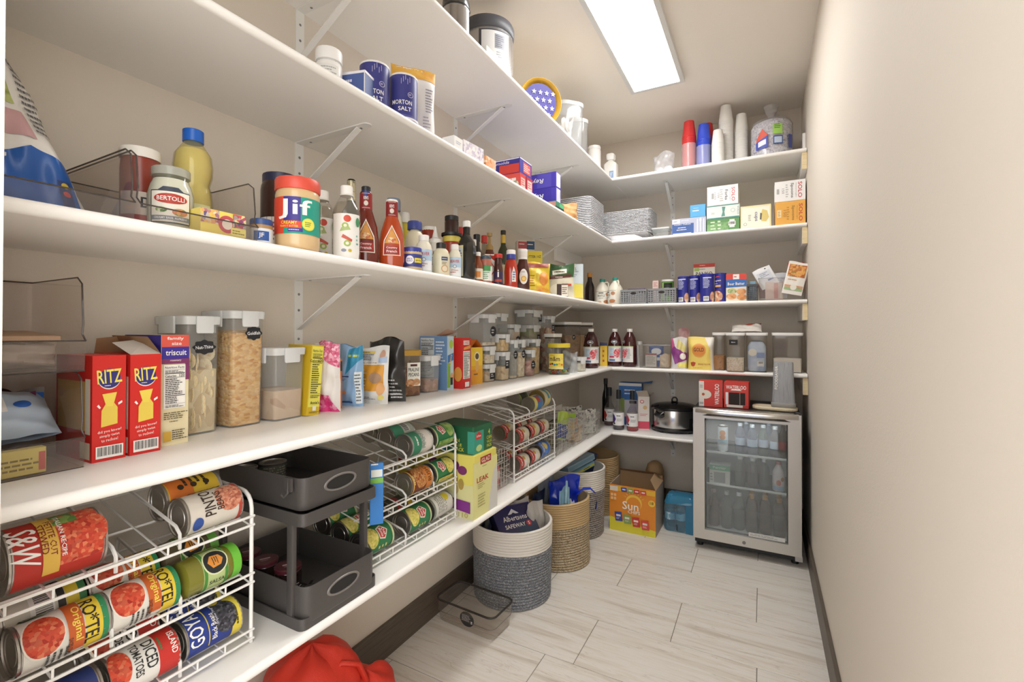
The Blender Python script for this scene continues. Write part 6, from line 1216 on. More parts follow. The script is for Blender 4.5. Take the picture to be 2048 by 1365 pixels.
wire_basket('silver wire basket right after the soup can rack', .07, .308, 2.33, 2.545, .175)
wire_basket('silver wire basket of coloured packets in the middle of three', .08, .318, 2.565, 2.775, .165)
wire_basket('silver wire basket of white packets nearest the corner', .09, .326, 2.795, 3.03, .15)
def stuffp(label, x, y, z0, w, h, rz, col, items=None, seed=1, rx=0, ry=0, dp=.03, nm='snack_packet', wr=.004):
    pouch(nm, label, (x, y, z0), rz, w, h, dp, col if not isinstance(col, str) else M(col, .35), items, 'packet', 'packets in wire baskets', rx=rx, ry=ry, seed=seed, shape='pillow', wr=wr, pinch=0)
FD = R90 - .3
stuffp('red and white packet low in the basket between the racks', .272, 1.7, z + .006, .15, .085, FD + .2, 'b8343c', [('r', 0, .05, .12, .03, 'e0c8c8'), ('ln', 0, .05, .1, .022, 1, 'b8343c')], 71)
stuffp('crinkled silver packet on top in the basket between the racks', .18, 1.7, z + .01, .15, .14, FD + .1, '8a8684', None, 72)
stuffp('dark packet leaning in the basket after soup rack', .23, 2.43, z + .006, .15, .16, FD, NM('dark_mixed', ['5a5648', '8a8470', '3a3a34', 'b0aa94'], 18, .5, 'NOISE'), None, 73)
stuffp('yellow-green packet poking up from the basket after soup rack', .262, 2.5, z + .05, .08, .16, FD - .2, 'a9bf4a', [('r', 0, .05, .07, .08, '3a4a90')], 74, ry=.2)
stuffp('tall grey paper packet at the back of the wire baskets', .135, 2.45, z + .01, .14, .24, FD - .1, 'cfcac2', [('r', 0, .19, .1, .04, 'a8a29a'), ('ln', 0, .14, .09, .05, 4, '8a857e')], 75)
stuffp('green topped clear packet in the middle wire basket', .26, 2.62, z + .03, .1, .16, FD - .2, 'b9b6ac', [('r', 0, .14, .09, .03, '9fc24a'), ('r', 0, .08, .08, .05, 'c8b48a')], 76, ry=.12)
stuffp('teal and brown packet low in the middle wire basket', .285, 2.68, z + .006, .13, .1, FD, NM('teal_brown', ['2f8aa8', 'b8946a', 'd9cbb0', '7a5a40'], 20, .5, 'NOISE'), None, 77)
stuffp('orange packet showing through the middle basket mesh', .23, 2.73, z + .006, .12, .12, FD - .2, NM('orange_mixed', ['d8703a', 'e0a07a', 'd9cbb8'], 16, .5, 'NOISE'), None, 78)
stuffp('pale grey folded packet standing behind the middle basket contents', .14, 2.68, z + .01, .16, .2, FD - .2, 'd3cec8', [('ln', 0, .16, .1, .03, 2, '9a958e')], 79)
stuffp('white and black patterned packet in the basket nearest the corner', .265, 2.9, z + .008, .18, .155, FD - .35, NM('confetti_white', ['dcdad4', 'e9e8e2', 'c9c6c0', '5a5a58', 'dfe4d6'], 70, .35), None, 80)
stuffp('second white patterned packet deeper in the corner basket', .17, 2.93, z + .008, .16, .165, FD - .3, NM('confetti_white', [], 1), None, 81)

# ================================================================ lowest shelf, end wall
def syrup(label, x, y, liquid, mark, rz):
    pr = [(.034, 0), (.038, .006), (.038, .105), (.033, .13), (.016, .165), (.0135, .175), (.0135, .215)]
    bottle('syrup_bottle', label, 'bottle', (x, y, z), pr, CP('eceaea', .05, .03), rz, inner=([(.034, .004), (.0365, .008), (.0365, .045)], M(liquid, .2)), caps=[(lid(.0155, .21, .06), M('26282a', .4))], group='fruit syrup bottles', wrap=(.032, .118, M('e6e5e4', .5)), prints=[('p', [(-.05, .045), (-.03, .05), (-.018, .075), (-.03, .1), (-.055, .112)], mark), ('ln', .006, .098, .04, .012, 1, '2a2a30'), ('ln', .006, .07, .036, .02, 3, '9a9aa0'), ('e', -.03, .045, .008, .006, '26282a')])
syrup('clear syrup bottle with purple mark and dark liquid', .412, 3.185, '3a3438', '4a2f7a', to_door(.412, 3.185))
syrup('clear syrup bottle with red liquid in front of the pink box', .505, 3.19, 'b02a34', 'b8343c', to_door(.505, 3.19))
syrup('syrup bottle with red wrap standing in the corner', .315, 3.3, '4a1a20', 'c2342c', to_door(.315, 3.3))
simple('thin dark bottle with black cap in the corner behind syrups', .25, 3.42, .026, .32, '4a4644', '232325', .5, zz=z, clear=True)
o = carton('blue_product_box', 'open bright blue box with white lettering behind the syrups', (.44, 3.415, z), .12, .16, .1, .30, '2f6fb8', {'f': [('r', 0, .29, .16, .02, 'e0dedc'), ('ln', .01, .25, .1, .016, 1, WHT), ('ln', .01, .225, .1, .016, 1, WHT), ('r', 0, .12, .14, .12, 'c9c6d0'), ('r', -.06, .12, .04, .14, '8aa04a'), ('e', .02, .1, .03, .04, 'b9b4d6'), ('r', .02, .165, .05, .02, '2a2c3a')]})
MB().add([(.08, -.05, .3), (.08, .05, .3), (.15, .04, .315), (.15, -.05, .305)], [(0, 1, 2, 3)], M('3a6fb0', .5)).build('flap', o, 0)
o = carton('pink_white_box', 'open white and pink box with red heart marks beside slow cooker', (.556, 3.292, z), .3, .075, .07, .225, 'e9e2dc', {'f': [('r', 0, .03, .074, .05, 'e0506a'), ('e', -.012, .19, .014, .012, 'c8485a'), ('e', -.012, .19, .010, .008, 'e9e2dc'), ('e', .008, .15, .014, .014, 'd9b884'), ('ln', 0, .1, .05, .02, 2, 'd98a90')], 'r': [('r', 0, .03, .068, .05, 'd84a60'), ('e', 0, .185, .015, .014, 'b83a44'), ('e', 0, .185, .01, .009, 'e9dcd8')]})
MB().add([(-.0375, -.035, .225), (.0375, -.035, .225), (.025, .01, .262), (-.05, .0, .258)], [(0, 1, 2, 3)], M('cfc2b4', .6)).build('flap', o, 0)
MB().add([(.0375, -.035, .225), (.0375, .035, .225), (.07, .03, .25), (.065, -.03, .245)], [(0, 1, 2, 3)], M('c3b4a4', .6)).build('flap', o, 0)
# slow cooker
o = empty('slow_cooker', (.758, 3.325, z), .25)
BK = M('17171a', .25, 0, .3)
sx, sy = 1.0, .86
for nm, x, y in (('foot', .09, .08), ('foot', -.09, .08), ('foot', .09, -.08), ('foot', -.09, -.08)): MB().lathe([(.012, 0), (.012, .008)], BK, 10, cx=x, cy=y).build(nm, o, 40)
MB().lathe([(.11, .006), (.148, .01), (.152, .022), (.146, .032), (.14, .034)], BK, 40, sx, sy).build('base', o, 40)
MB().lathe([(.14, .03), (.143, .04), (.143, .145), (.14, .15)], M('c2c1bf', .22, .95), 40, sx, sy, cap0=False, cap1=False).build('steel_body', o, 40)
MB().lathe([(.141, .146), (.154, .15), (.156, .158), (.15, .164), (.145, .164)], BK, 40, sx, sy).build('crock_rim', o, 40)
MB().lathe([(.149, .164), (.151, .168), (.12, .182), (.06, .19), (.01, .192)], CP('4a443e', .25, .03), 40, sx, sy, cap0=False).build('glass_lid', o, 40)
mb = MB(); mb.lathe([(.02, .19), (.024, .195), (.014, .2)], BK, 14); mb.tube([(-.016, 0, .196), (-.016, 0, .212), (-.008, 0, .224), (.008, 0, .224), (.016, 0, .212), (.016, 0, .196)], .0055, BK, 8).build('lid_knob', o, 50)
for a, nm in ((-1.15, 'side_handle'), (2.0, 'side_handle')):
    mb = MB(); mb.grid(8, 4, lambda u, v: ((.145 + .03*math.sin(PI*v)*(1 - (2*u-1)**4))*math.cos(a + (u-.5)*.5 - R90 + .35), (.145 + .03*math.sin(PI*v)*(1 - (2*u-1)**4))*sy*math.sin(a + (u-.5)*.5 - R90 + .35), .095 + .038*v + .012*(2*u-1)**2), BK); mb.build(nm, o, 50)
mb = MB(); mb.grid(6, 6, lambda u, v: ((.146 + .008*math.sin(PI*u))*math.cos(-.95 + u*.42), (.146 + .008*math.sin(PI*u))*sy*math.sin(-.95 + u*.42), .03 + v*.07), BK); mb.build('control_panel', o, 50)
mb = MB(); mb.lathe([(.018, 0), (.018, .008), (.012, .012)], M('2a2a2e', .3), 16); mb.xform(Matrix.Translation((.153*math.cos(-.74), .153*sy*math.sin(-.74), .06)) @ Matrix.Rotation(-.74 + R90, 4, 'Z') @ Matrix.Rotation(R90, 4, 'X')).build('dial', o, 40)
tag(o, 'oval steel slow cooker with black base and dark glass lid', 'slow cooker')

# ================================================================ floor: rope baskets and bags
def rope_material(key, cols, scale, stretch=(1, 1, 1)):
    return NM(key, cols, scale, .9, 'VORONOI', bump=.25, stretch=stretch)
GREYR = rope_material('grey_rope', ['666a70', '8d9096', '54575c', 'b0b3b7'], 330, (1, 1, 1))
BRNR = rope_material('brown_rope', ['a08b6e', 'd0c2a6', '6f5d48', 'bda985'], 330, (1, 1, 1))
WHR = bumped('white_rope', 'e6e2da', .9, 300, .4); TANR = bumped('tan_rope', 'c9ae82', .9, 300, .4)
def rope_basket(label, cx, cy, r0, r1, h, band, lower, upper, pitch=.0125, squash=None, rz=0, group='coiled rope baskets'):
    """coils of rope wound up a round wall; the upper coils in another colour"""
    o = empty('rope_basket', (cx, cy, 0), rz); seg = 40
    def shape(f, a):
        r = r0 + (r1 - r0)*f
        if squash: r *= 1 + squash[0]*f*math.cos(2*(a - squash[1])) - squash[2]*math.sin(PI*f)*max(0, math.cos(a - squash[3]))**3
        return r
    def wall(z0, z1, m, nm, thick=.0):
        n = max(2, int(round((z1 - z0)/pitch))); rg = []
        for i in range(n):
            for q, (dr, dz) in enumerate(((-.006, .0), (-.001, .2), (.0012, .5), (-.001, .8))):
                zz = z0 + (z1 - z0)*(i + dz)/n
                rg.append([((shape(zz/h, 2*PI*j/seg) + dr)*math.cos(2*PI*j/seg), (shape(zz/h, 2*PI*j/seg) + dr)*math.sin(2*PI*j/seg), zz) for j in range(seg)])
        rg.append([((shape(z1/h, 2*PI*j/seg) - .0035)*math.cos(2*PI*j/seg), (shape(z1/h, 2*PI*j/seg) - .0035)*math.sin(2*PI*j/seg), z1) for j in range(seg)])
        zi = max(z0, .01)
        for zz in (z1 - .002, zi): rg.append([((shape(zz/h, 2*PI*j/seg) - .011)*math.cos(2*PI*j/seg), (shape(zz/h, 2*PI*j/seg) - .011)*math.sin(2*PI*j/seg), zz) for j in range(seg)])
        MB().rings(rg, m, nm == 'lower_coils', False).build(nm, o, 60)
    wall(0.001, h - band, lower, 'lower_coils'); wall(h - band, h, upper, 'upper_coils')
    MB().lathe([(r0*.96, .006), (r0*.96, .012)], lower, 40).build('bottom_disc', o, 40)
    return tag(o, label, 'basket', group)
rope_basket('grey rope basket with broad white rim, nearest and largest', .215, 2.01, .185, .19, .352, .115, GREYR, WHR, squash=(.015, .3, .06, -1.2))
rope_basket('brown and cream rope basket with tan rim sagging at one side', .275, 2.425, .182, .172, .345, .135, BRNR, TANR, squash=(.06, .9, .10, -.6))
rope_basket('grey rope basket with white rim behind the tan one', .235, 2.825, .175, .18, .405, .13, rope_material('taupe_rope', ['767069', 'a8a09a', '5c5651', 'c6c0ba'], 330), WHR, squash=(.03, .5, .03, -.8))
rope_basket('plain tan woven basket at the far end under the shelf', .235, 3.22, .155, .165, .39, .39 - .02, TANR, TANR)
# what the baskets hold
o = carton('shopping_bag', 'navy insulated grocery bag with white lettering in the grey basket', (.255, 1.985, .235), R90 - .55, .21, .15, .16, M('2a2a52', .3), {'f': [('r', 0, .08, .2, .15, NM('navy_sheen', ['2b2c5c', '35305e', '24445c'], 7, .3, 'NOISE')), ('p', [(-.03, .118), (0, .145), (.03, .118), (.012, .118), (0, .13), (-.012, .118)], 'e9e9ee'), ('t', 'Albertsons', 0, .098, .026, WHT, .13), ('t', 'SAFEWAY', -.012, .06, .02, WHT, .11), ('e', .062, .06, .014, .014, 'c23a3e'), ('t', 'S', .062, .06, .016, WHT)]}, cat='bag', rx=-.85)
MB().box(-.107, .107, -.077, .077, .158, .163, M('4a3f86', .3)).build('binding', o, 0)
pouch('green_sack', 'dark green and navy sack tucked in the grey basket', (.13, 1.93, .2), R90 + .5, .15, .18, .07, NM('green_navy', ['4a5a2c', '2a2c4a', '7a8a3a'], 9, .4, 'NOISE'), None, seed=91)
pouch('paper_sack', 'pale grey paper bag standing at the edge of grey basket', (.29, 2.105, .2), R90 - .4, .11, .21, .06, M('c6c2bc', .6), None, seed=92, shape='block', wr=.004)
pouch('white_paper_bag', 'white crumpled paper bag next to the grey paper bag', (.2, 2.13, .2), R90 - .2, .1, .2, .05, M('dbd8d3', .6), None, seed=93, shape='block', wr=.005)
BLG = M('1f3cc0', .15)
pouch('blue_foil_bag', 'shiny bright blue plastic bag bulging from the tan-rimmed basket', (.30, 2.46, .2), R90 - .55, .2, .23, .11, BLG, [('p', [(-.06, .06), (.0, .05), (.03, .12), (-.03, .12)], 'd3d9e6'), ('ln', .03, .1, .06, .03, 1, 'e0e4ee')], seed=94, wr=.012)
pouch('dark_blue_bag', 'dark navy folded bag at the side of the tan-rimmed basket', (.2, 2.34, .2), R90, .14, .17, .08, M('23304f', .4), None, seed=95, wr=.008)
pouch('grey_knit_sack', 'grey crumpled sack rising behind the blue bag', (.185, 2.47, .2), R90 - .6, .12, .27, .07, M('8f959e', .6), None, seed=96, wr=.009)
pouch('light_blue_bag', 'light blue cloth bag hanging over the tan rim', (.345, 2.355, .19), R90 - .6, .075, .22, .04, M('8fb9cf', .5), None, seed=97, wr=.006)
mb = MB(); mb.tube([(.36, 2.34, .34), (.365, 2.335, .4), (.35, 2.38, .44), (.33, 2.43, .42), (.335, 2.43, .36)], .006, M('a3cbdc', .5), 7)
tag(mb.build('bag_strap', None, 50), 'pale blue looped strap standing up from the tan-rimmed basket', 'strap')
mb = MB(); fl = [(.37, 2.47, .335), (.405, 2.49, .37), (.44, 2.51, .372), (.466, 2.525, .345), (.472, 2.53, .30), (.466, 2.53, .255)]
mb.grid(3, 5, lambda u, v: (fl[round(v*5)][0] - .014*u, fl[round(v*5)][1] + .045*u*(1 - .5*v), fl[round(v*5)][2] + .004*math.sin(9*u)), BLG)
tag(mb.build('blue_ribbon_flap', None, 50), 'bright blue plastic flap draped over the basket side', 'flap')
carton('wipes_pack', 'flat pale blue wipes pack with orange crab picture', (.235, 2.79, .425), R90 - .5, .22, .16, .035, M('9db7c6', .35), {'t': [('r', 0, 0, .19, .12, 'b9ccd6'), ('e', .0, -.02, .035, .02, 'd9843a'), ('p', [(-.05, -.02), (-.03, .0), (-.02, -.02)], 'd9843a'), ('p', [(.05, -.02), (.03, .0), (.02, -.02)], 'd9843a'), ('ln', 0, .04, .12, .03, 2, '4f7a94')], 'f': [('r', 0, .018, .21, .02, '7fa3b8')]}, cat='pack', rx=.0, ry=-.25)
carton('blue_pad_pack', 'second light blue pack under the crab pack', (.24, 2.80, .385), R90 - .4, .21, .15, .03, M('86b4cc', .35), {'f': [('r', 0, .012, .2, .014, 'd9d45a'), ('ln', .03, .012, .06, .01, 1, BLK)]}, cat='pack', ry=-.2)
carton('navy_folder', 'navy and white folded carton at the far rim of white basket', (.25, 2.935, .34), R90 - .8, .12, .02, .13, M('26305a', .4), {'f': [('r', -.02, .08, .06, .05, '7fb0cc')]}, ry=.3)
# cardboard snack carton
o = empty('chip_carton', (.57, 3.04, 0), -.01)
w, d, h = .285, .235, .285
OC = M('e08c2e', .5); KR = M('a98a66', .75)
mb = MB(); mb.box(-w/2, w/2, -d/2, -d/2 + .004, 0, h, OC); mb.build('front_panel', o, 0)
mb = MB(); mb.box(w/2 - .004, w/2, -d/2 + .004, d/2, 0, h, M('b7aa9c', .6)); mb.build('side_panel', o, 0)
mb = MB(); mb.box(-w/2, -w/2 + .004, -d/2 + .004, d/2, 0, h, M('b7aa9c', .6)); mb.build('side_panel', o, 0)
mb = MB(); mb.box(-w/2 + .004, w/2 - .004, d/2 - .004, d/2, 0, h + .03, KR); mb.build('back_panel', o, 0)
mb = MB(); mb.box(-w/2 + .004, w/2 - .004, -d/2 + .004, d/2 - .004, 0, .004, KR); mb.build('bottom_panel', o, 0)
MB().add([(-w/2, d/2, h + .03), (w/2, d/2, h + .03), (w/2 - .02, d/2 - .07, h + .065), (-w/2 + .02, d/2 - .07, h + .06)], [(0, 1, 2, 3)], KR).build('flap', o, 0)
MB().add([(w/2, -d/2, h), (w/2, d/2, h), (w/2 - .045, d/2 - .03, h + .055), (w/2 - .04, -d/2 + .04, h + .05)], [(0, 1, 2, 3)], M('b59672', .75)).build('flap', o, 0)
bagc = ['3a4a9a', '86a05a', 'c23a34', 'cf4a44']
it = [('p', [(-w/2, .0), (w/2, .0), (w/2, .04), (-w/2, .085)], 'd9cf3a'), ('r', .02, .265, .24, .03, 'e2b43a'), ('r', -.115, .262, .05, .03, 'ddd6c8'), ('e', .01, .19, .05, .05, 'ecc04a'), ('e', .01, .18, .044, .044, 'e08c2e')]
it += [('p', [(.01 + (.056)*math.cos(a) - .002, .19 + .056*math.sin(a)), (.01 + .056*math.cos(a) + .002, .19 + .056*math.sin(a)), (.01 + .074*math.cos(a), .19 + .074*math.sin(a))], 'f0dc84') for a in [.5 + i*.3 for i in range(8)]]
it += [('t', 'Sun', -.01, .168, .05, 'f4efe2', .1), ('t', 'CHIPS', .012, .132, .02, 'f4efe2', .075), ('e', .12, .205, .02, .02, 'ecc84a'), ('t', '18', .12, .207, .018, '6a4a1a', .022)]
for i, c in enumerate(bagc):
    x = -.085 + i*.055; y = .092 - i*.008
    it += [('p', [(x - .025, y + .026), (x + .02, y + .03), (x + .027, y - .028), (x - .018, y - .03)], c), ('r', x, y + .006, .028, .012, 'e6ddd4'), ('ln', x, y - .012, .026, .012, 2, 'e0d0c0')]
    x = -.05 + i*.04; it += [('p', [(x - .02, .276), (x + .016, .278), (x + .02, .252), (x - .016, .25)], c), ('r', x, .264, .02, .008, 'e6ddd4')]
for i in range(2):
    for j in range(2): it.append(('r', -.125 + i*.02, .225 - j*.022, .015, .017, 'f0c890'))
print_on(o, facing(w, d, h, 'f'), it, name='front_print')
tag(o, 'open orange and yellow chip multipack carton on the floor', 'carton')
# shrink-wrapped water bottles
WT = CP('cfe4ee', .10, .04)
k = 0
for (x, y) in ((.765, 3.1), (.83, 3.105), (.895, 3.11), (.77, 3.17), (.835, 3.175), (.9, 3.18)):
    pr = [(.028, 0), (.031, .006), (.030, .05), (.031, .06), (.030, .1), (.031, .13), (.024, .165), (.0125, .185), (.0125, .195)]
    bottle('water_bottle', 'small clear water bottle in the blue shrink-wrapped pack, %s' % ('front row, chip carton side', 'front row, in the middle', 'front row, fridge side', 'back row, chip carton side', 'back row, in the middle', 'back row, fridge side')[k], 'bottle', (x, y, .002), pr, WT, seg=16, caps=[(lid(.014, .193, .014), M('e4ecf0', .4))], group='water bottles in the shrink-wrapped pack', wrap=(.07, .115, M('c9dce6', .4)))
    k += 1
rg = []; rn = random.Random(5)
for zz, f in ((.001, .97), (.02, 1.0), (.1, 1.0), (.17, .97), (.215, .8), (.222, .5)):
    ring = []
    for q, (sx, sy) in enumerate(((1, 1), (-1, 1), (-1, -1), (1, -1))):
        for t in range(8):
            a = q*PI/2 + t*PI/14; ring.append((.832 + (sx*.07 + .034*math.cos(a))*f + rn.uniform(-.002, .002), 3.14 + (sy*.037 + .034*math.sin(a))*f + rn.uniform(-.002, .002), zz + (rn.uniform(-.006, .006) if zz > .16 else 0)))
    rg.append(ring)
mb = MB(); mb.rings(rg, CP('b9dcea', .16, .06), False, True)
o = mb.build('shrink_wrap', None, 50)
BLW = CP('58b0d8', .42, .12)
MB().rings([[(.832 + (x - .832)*1.012, 3.14 + (y - 3.14)*1.012, zz + .001) for x, y, zz in r] for r in rg[3:]], BLW, False, True).build('blue_top_print', o, 50)
f = lambda u, v, of: (.832 + u, 3.0685 - .002 - of, v)
print_on(o, f, [('r', .06, .09, .06, .17, BLW), ('ln', -.02, .12, .07, .022, 1, '3f6f94'), ('ln', -.03, .09, .06, .03, 3, '6a8fa8'), ('r', -.02, .03, .008, .035, '26303a')], name='wrap_print')
tag(o, 'clear and turquoise shrink wrap round the water bottles', 'wrap')
mb = MB(); mb.lathe([(.07, 0), (.075, .01), (.075, .3), (.06, .34), (.03, .36)], KR, 24, .8, 1)
o = mb.build('brown_paper_parcel', None, 40); o.location = (.63, 3.31, 0); MB().box(-.05, .05, -.077, -.07, .16, .3, M('3f7fb0', .5)).build('blue_band', o, 0)
tag(o, 'brown rounded paper parcel with blue band behind the chip carton', 'parcel')

# clear lidless tray on the floor, with dark rim and round sticker
o = empty('clear_tray', (.19, 1.712, 0), -.06)
tb = CP('f1eeea', .05, .04)
MB().stack([(.27, .135, .022, .002), (.285, .15, .025, .01), (.295, .16, .028, .05), (.3, .166, .03, .098)], tb, cap1=False, seg=5).build('body', o, 40)
pts = []
for q, (sx, sy) in enumerate(((1, 1), (-1, 1), (-1, -1), (1, -1))):
    for t in range(6): a = q*PI/2 + t*PI/10; pts.append((sx*(.15-.03) + .03*math.cos(a), sy*(.083-.03) + .03*math.sin(a), .099))
MB().tube(pts, .0042, CP('4a4440', .6, .1), 7, True).build('rim', o, 60)
MB().tube([(x*.985, y*.985, .05) for x, y, _ in pts], .0009, CP('8a827c', .6, .1), 5, True).build('moulded_line', o, 60)
mb = MB(); n = 24; mb.add([(.02 + .036*math.cos(2*PI*i/n), -.0815, .06 + .03*math.sin(2*PI*i/n)) for i in range(n)], [tuple(range(n))], M('2a2827', .6)); st = mb.build('round_sticker', o, 0)
print_on(st, lambda u, v, of: (.02 + u, -.0815 - of, .06 + v), [('ln', -.004, .004, .045, .026, 5, 'a8a4a0'), ('r', .024, -.008, .008, .01, 'e4e2de'), ('t', '12', .024, -.008, .007, '2a2827')], name='sticker_print')
tag(o, 'empty clear plastic tray with dark rim on floor by the baseboard', 'tray')
# red reusable bag on the floor
RB = bumped('red_nonwoven', 'c9301c', .6, 400, .3)
o = empty('red_bag', (.18, .90, 0), 0)
def lobe(cx, cy, r, h, dx, seed):
    rn = random.Random(seed); ph = [rn.uniform(0, 6) for _ in range(4)]
    mb = MB()
    def S(u, v):
        a = 2*PI*u; t = v
        rr = r*(.9 + .22*math.sin(PI*t*.8))*(1 if t < .7 else math.sqrt(max(0, 1 - ((t - .7)/.3)**2)))
        rr *= 1 + .05*math.sin(3*a + ph[0] + 4*t) + .04*math.sin(7*a + ph[1] - 3*t)
        return (cx + rr*math.cos(a) + dx*t, cy + rr*1.05*math.sin(a), h*t + .008*math.sin(5*a + ph[2])*t)
    mb.grid(32, 26, S, RB)
    return mb
lobe(.01, -.03, .115, .40, .02, 1).build('bulging_side', o, 60)
lobe(.085, .085, .09, .285, .02, 2).build('bulging_side', o, 60)
MB().tube([(.08, -.02, .33), (.11, -.0, .36), (.13, .04, .34), (.13, .08, .25)], .008, RB, 6).build('handle', o, 60)
tag(o, 'bright red fabric shopping bag slumped on the floor under shelf', 'bag')

# ================================================================ glass-door fridge
o = empty('beverage_fridge', (1.197, 2.9, 0), 0)
FW, FH = .537, .81; x0, x1 = -FW/2, FW/2
FBK = M('232324', .4); SS2 = M('c9c5be', .3, .85); LIN = M('e4e4e2', .45)
for x in (-.24, .24): MB().lathe([(.018, 0), (.018, .022), (.014, .03)], M('161617', .5), 14, cx=x, cy=.075).build('foot', o, 40)
for x in (-.24, .24): MB().lathe([(.018, 0), (.018, .022), (.014, .03)], M('161617', .5), 14, cx=x, cy=.46).build('foot', o, 40)
MB().box(x0 + .004, x1 - .004, .045, .5, .024, .07, FBK).build('plinth', o, 0)
cab = MB()
cab.box(x0, x0 + .03, .05, .5, .07, FH, FBK); cab.box(x1 - .03, x1, .05, .5, .07, FH, FBK); cab.box(x0 + .03, x1 - .03, .47, .5, .07, FH, FBK); cab.box(x0 + .03, x1 - .03, .05, .47, FH - .03, FH, FBK); cab.box(x0 + .03, x1 - .03, .05, .47, .07, .1, FBK)
cab.build('cabinet', o, 0)
ln = MB(); a, b = x0 + .03, x1 - .03
ln.box(a, a + .004, .052, .468, .1, FH - .03, LIN); ln.box(b - .004, b, .052, .468, .1, FH - .03, LIN); ln.box(a, b, .464, .469, .1, FH - .03, LIN); ln.box(a, b, .052, .468, FH - .034, FH - .03, LIN); ln.box(a, b, .052, .468, .1, .104, LIN)
ln.build('liner', o, 0)
door = MB(); fw = .062
door.box(x0, x0 + fw, .0, .045, .062, FH, SS2); door.box(x1 - fw, x1, .0, .045, .062, FH, SS2)
door.box(x0 + fw, x1 - fw, .0, .045, .062, .118, SS2); door.box(x0 + fw, x1 - fw, .0, .045, FH - .055, FH, SS2)
dr = door.build('door_frame', o, 0)
MB().box(x0 + fw - .004, x1 - fw + .004, .012, .016, .112, FH - .05, CP('eef2f3', .02, .015, 1.75)).build('glass_pane', dr, 0)
g2 = MB(); g2.box(x0 + fw - .001, x0 + fw + .006, .016, .04, .112, FH - .05, FBK); g2.box(x1 - fw - .006, x1 - fw + .001, .016, .04, .112, FH - .05, FBK); g2.box(x0 + fw, x1 - fw, .016, .04, .112, .12, FBK); g2.build('gasket', dr, 0)
hb = MB()
def HB(u, v):
    a = v*PI*1.5 - .3; x = x0 + .012 + u*(FW - .024); bow = .026*(1 - (2*u - 1)**4)
    return (x, -.002 - bow - .011*math.cos(a) + .01, FH - .018 + .022*math.sin(a))
hb.grid(20, 10, HB, M('d3d0ca', .2, .9)); hb.build('bar_handle', dr, 60)
mb = MB(); mb.lathe([(.009, 0), (.009, .003), (.004, .004)], M('8a8884', .3, .9), 14); mb.xform(Matrix.Translation((-.005, -.001, .085)) @ Matrix.Rotation(R90, 4, 'X')); mb.build('key_lock', dr, 40)
print_on(dr, lambda u, v, of: (u, .011 - of, v), [('r', .105, .133, .175, .022, 'd9d9d6'), ('ln', .105, .133, .16, .012, 2, '9a9a98')], name='info_sticker')
MB().box(x1 - .03, x1 + .004, .02, .06, .03, .06, M('b8b6b2', .3, .8)).build('hinge', o, 0)
mb = MB(); mb.tube([(x1 - .03, .035, FH + .001), (x1 - .02, .03, FH + .008), (x1 + .0, .03, FH + .006)], .006, M('1c1c1d', .4), 8).build('top_hinge', o, 50)
mt_added_glow, n_, l_, b_ = _new('added_fridge_glow'); b_.inputs['Emission Color'].default_value = (.95, .98, 1, 1); b_.inputs['Emission Strength'].default_value = 9.0
MB().box(a + .05, b - .05, .06, .075, FH - .04, FH - .035, mt_added_glow).build('added_glow_strip', o, 0)  # added glowing strip, put in to brighten the dim bottles behind the glass
for zz in (.548, .36):
    sh = MB().box(a + .006, b - .006, .09, .44, zz - .004, zz, CP('d6dee0', .06, .05)).build('glass_shelf', o, 0)
    MB().box(a + .006, b - .006, .082, .09, zz - .006, zz + .004, M('e9e9e7', .4)).build('shelf_edge', sh, 0)
tag(o, 'small stainless fridge with glass door and bottles inside', 'fridge')
# fridge contents
def fb(label, x, y, z0, r, h, col, capc, wrapc=None, clear=True, prints=None):
    pr = [(r*.9, 0), (r, .005), (r, h*.6), (r*.8, h*.72), (r*.42, h*.86), (r*.4, h*.9)]
    bottle('fridge_bottle', label, 'bottle', (1.197 + x, 2.9 + y, z0), pr, CP(col, .16, .05) if clear else M(col, .35), 0, seg=16, caps=[(lid(r*.46, h*.89, h*.1), M(capc, .4))], wrap=(h*.25, h*.5, M(wrapc, .5)) if wrapc else None, group='bottles inside the fridge', prints=prints)
zt, zm, zl = .549, .361, .105
tin('drink_can', 'slim white can with orange fruit print on the top fridge shelf', (1.197 - .12, 3.03, zt), .028, .15, 'dde3e4', [('e', 0, .11, .016, .016, 'd98a4a'), ('e', 0, .085, .016, .014, 'd98a4a'), ('r', 0, .06, .06, .02, '8fb6c4')])
for i, (x, y, c) in enumerate(((-.03, .16, 'd3dae6'), (.035, .14, 'cfd8e4'), (.09, .16, 'c6d6d0'), (.15, .14, 'c3c6cc'), (.0, .24, 'd3dae6'), (.12, .25, 'cfd8e4'))):
    fb('clear drink bottle on the top fridge shelf, %s from the can' % ('first', 'second', 'third', 'fourth', 'back row first', 'back row second')[i], x, y, zt, .026, .17, c, 'e4e6e8', 'b4c3d4' if i < 4 else None)
fb('dark drink bottle at the hinge side of the top fridge shelf', .19, .13, zt, .026, .18, '2a2426', '2a2a2c', '8a2f34', False)
carton('tea_carton', 'green and white open carton on the middle fridge shelf', (1.197 - .135, 3.04, zm), 0, .11, .1, .11, 'dcdad2', {'f': [('r', 0, .095, .11, .03, '6fae8c'), ('t', 'Perrier', 0, .096, .014, 'e9ece8', .07), ('r', 0, .04, .06, .06, '9a9c98'), ('ln', -.042, .04, .016, .05, 3, '8a8a86')]})
for i, (x, y, c) in enumerate(((-.03, .15, 'dfe0dc'), (.035, .14, 'd9d6d4'), (.095, .15, 'd3d6d8'), (.0, .23, 'd6d8da'), (.07, .24, 'dcdad8'))):
    fb('clear drink bottle on the middle fridge shelf, %s from the carton' % ('first', 'second', 'third', 'back row first', 'back row second')[i], x, y, zm, .027, .165, c, 'eceae8', None)
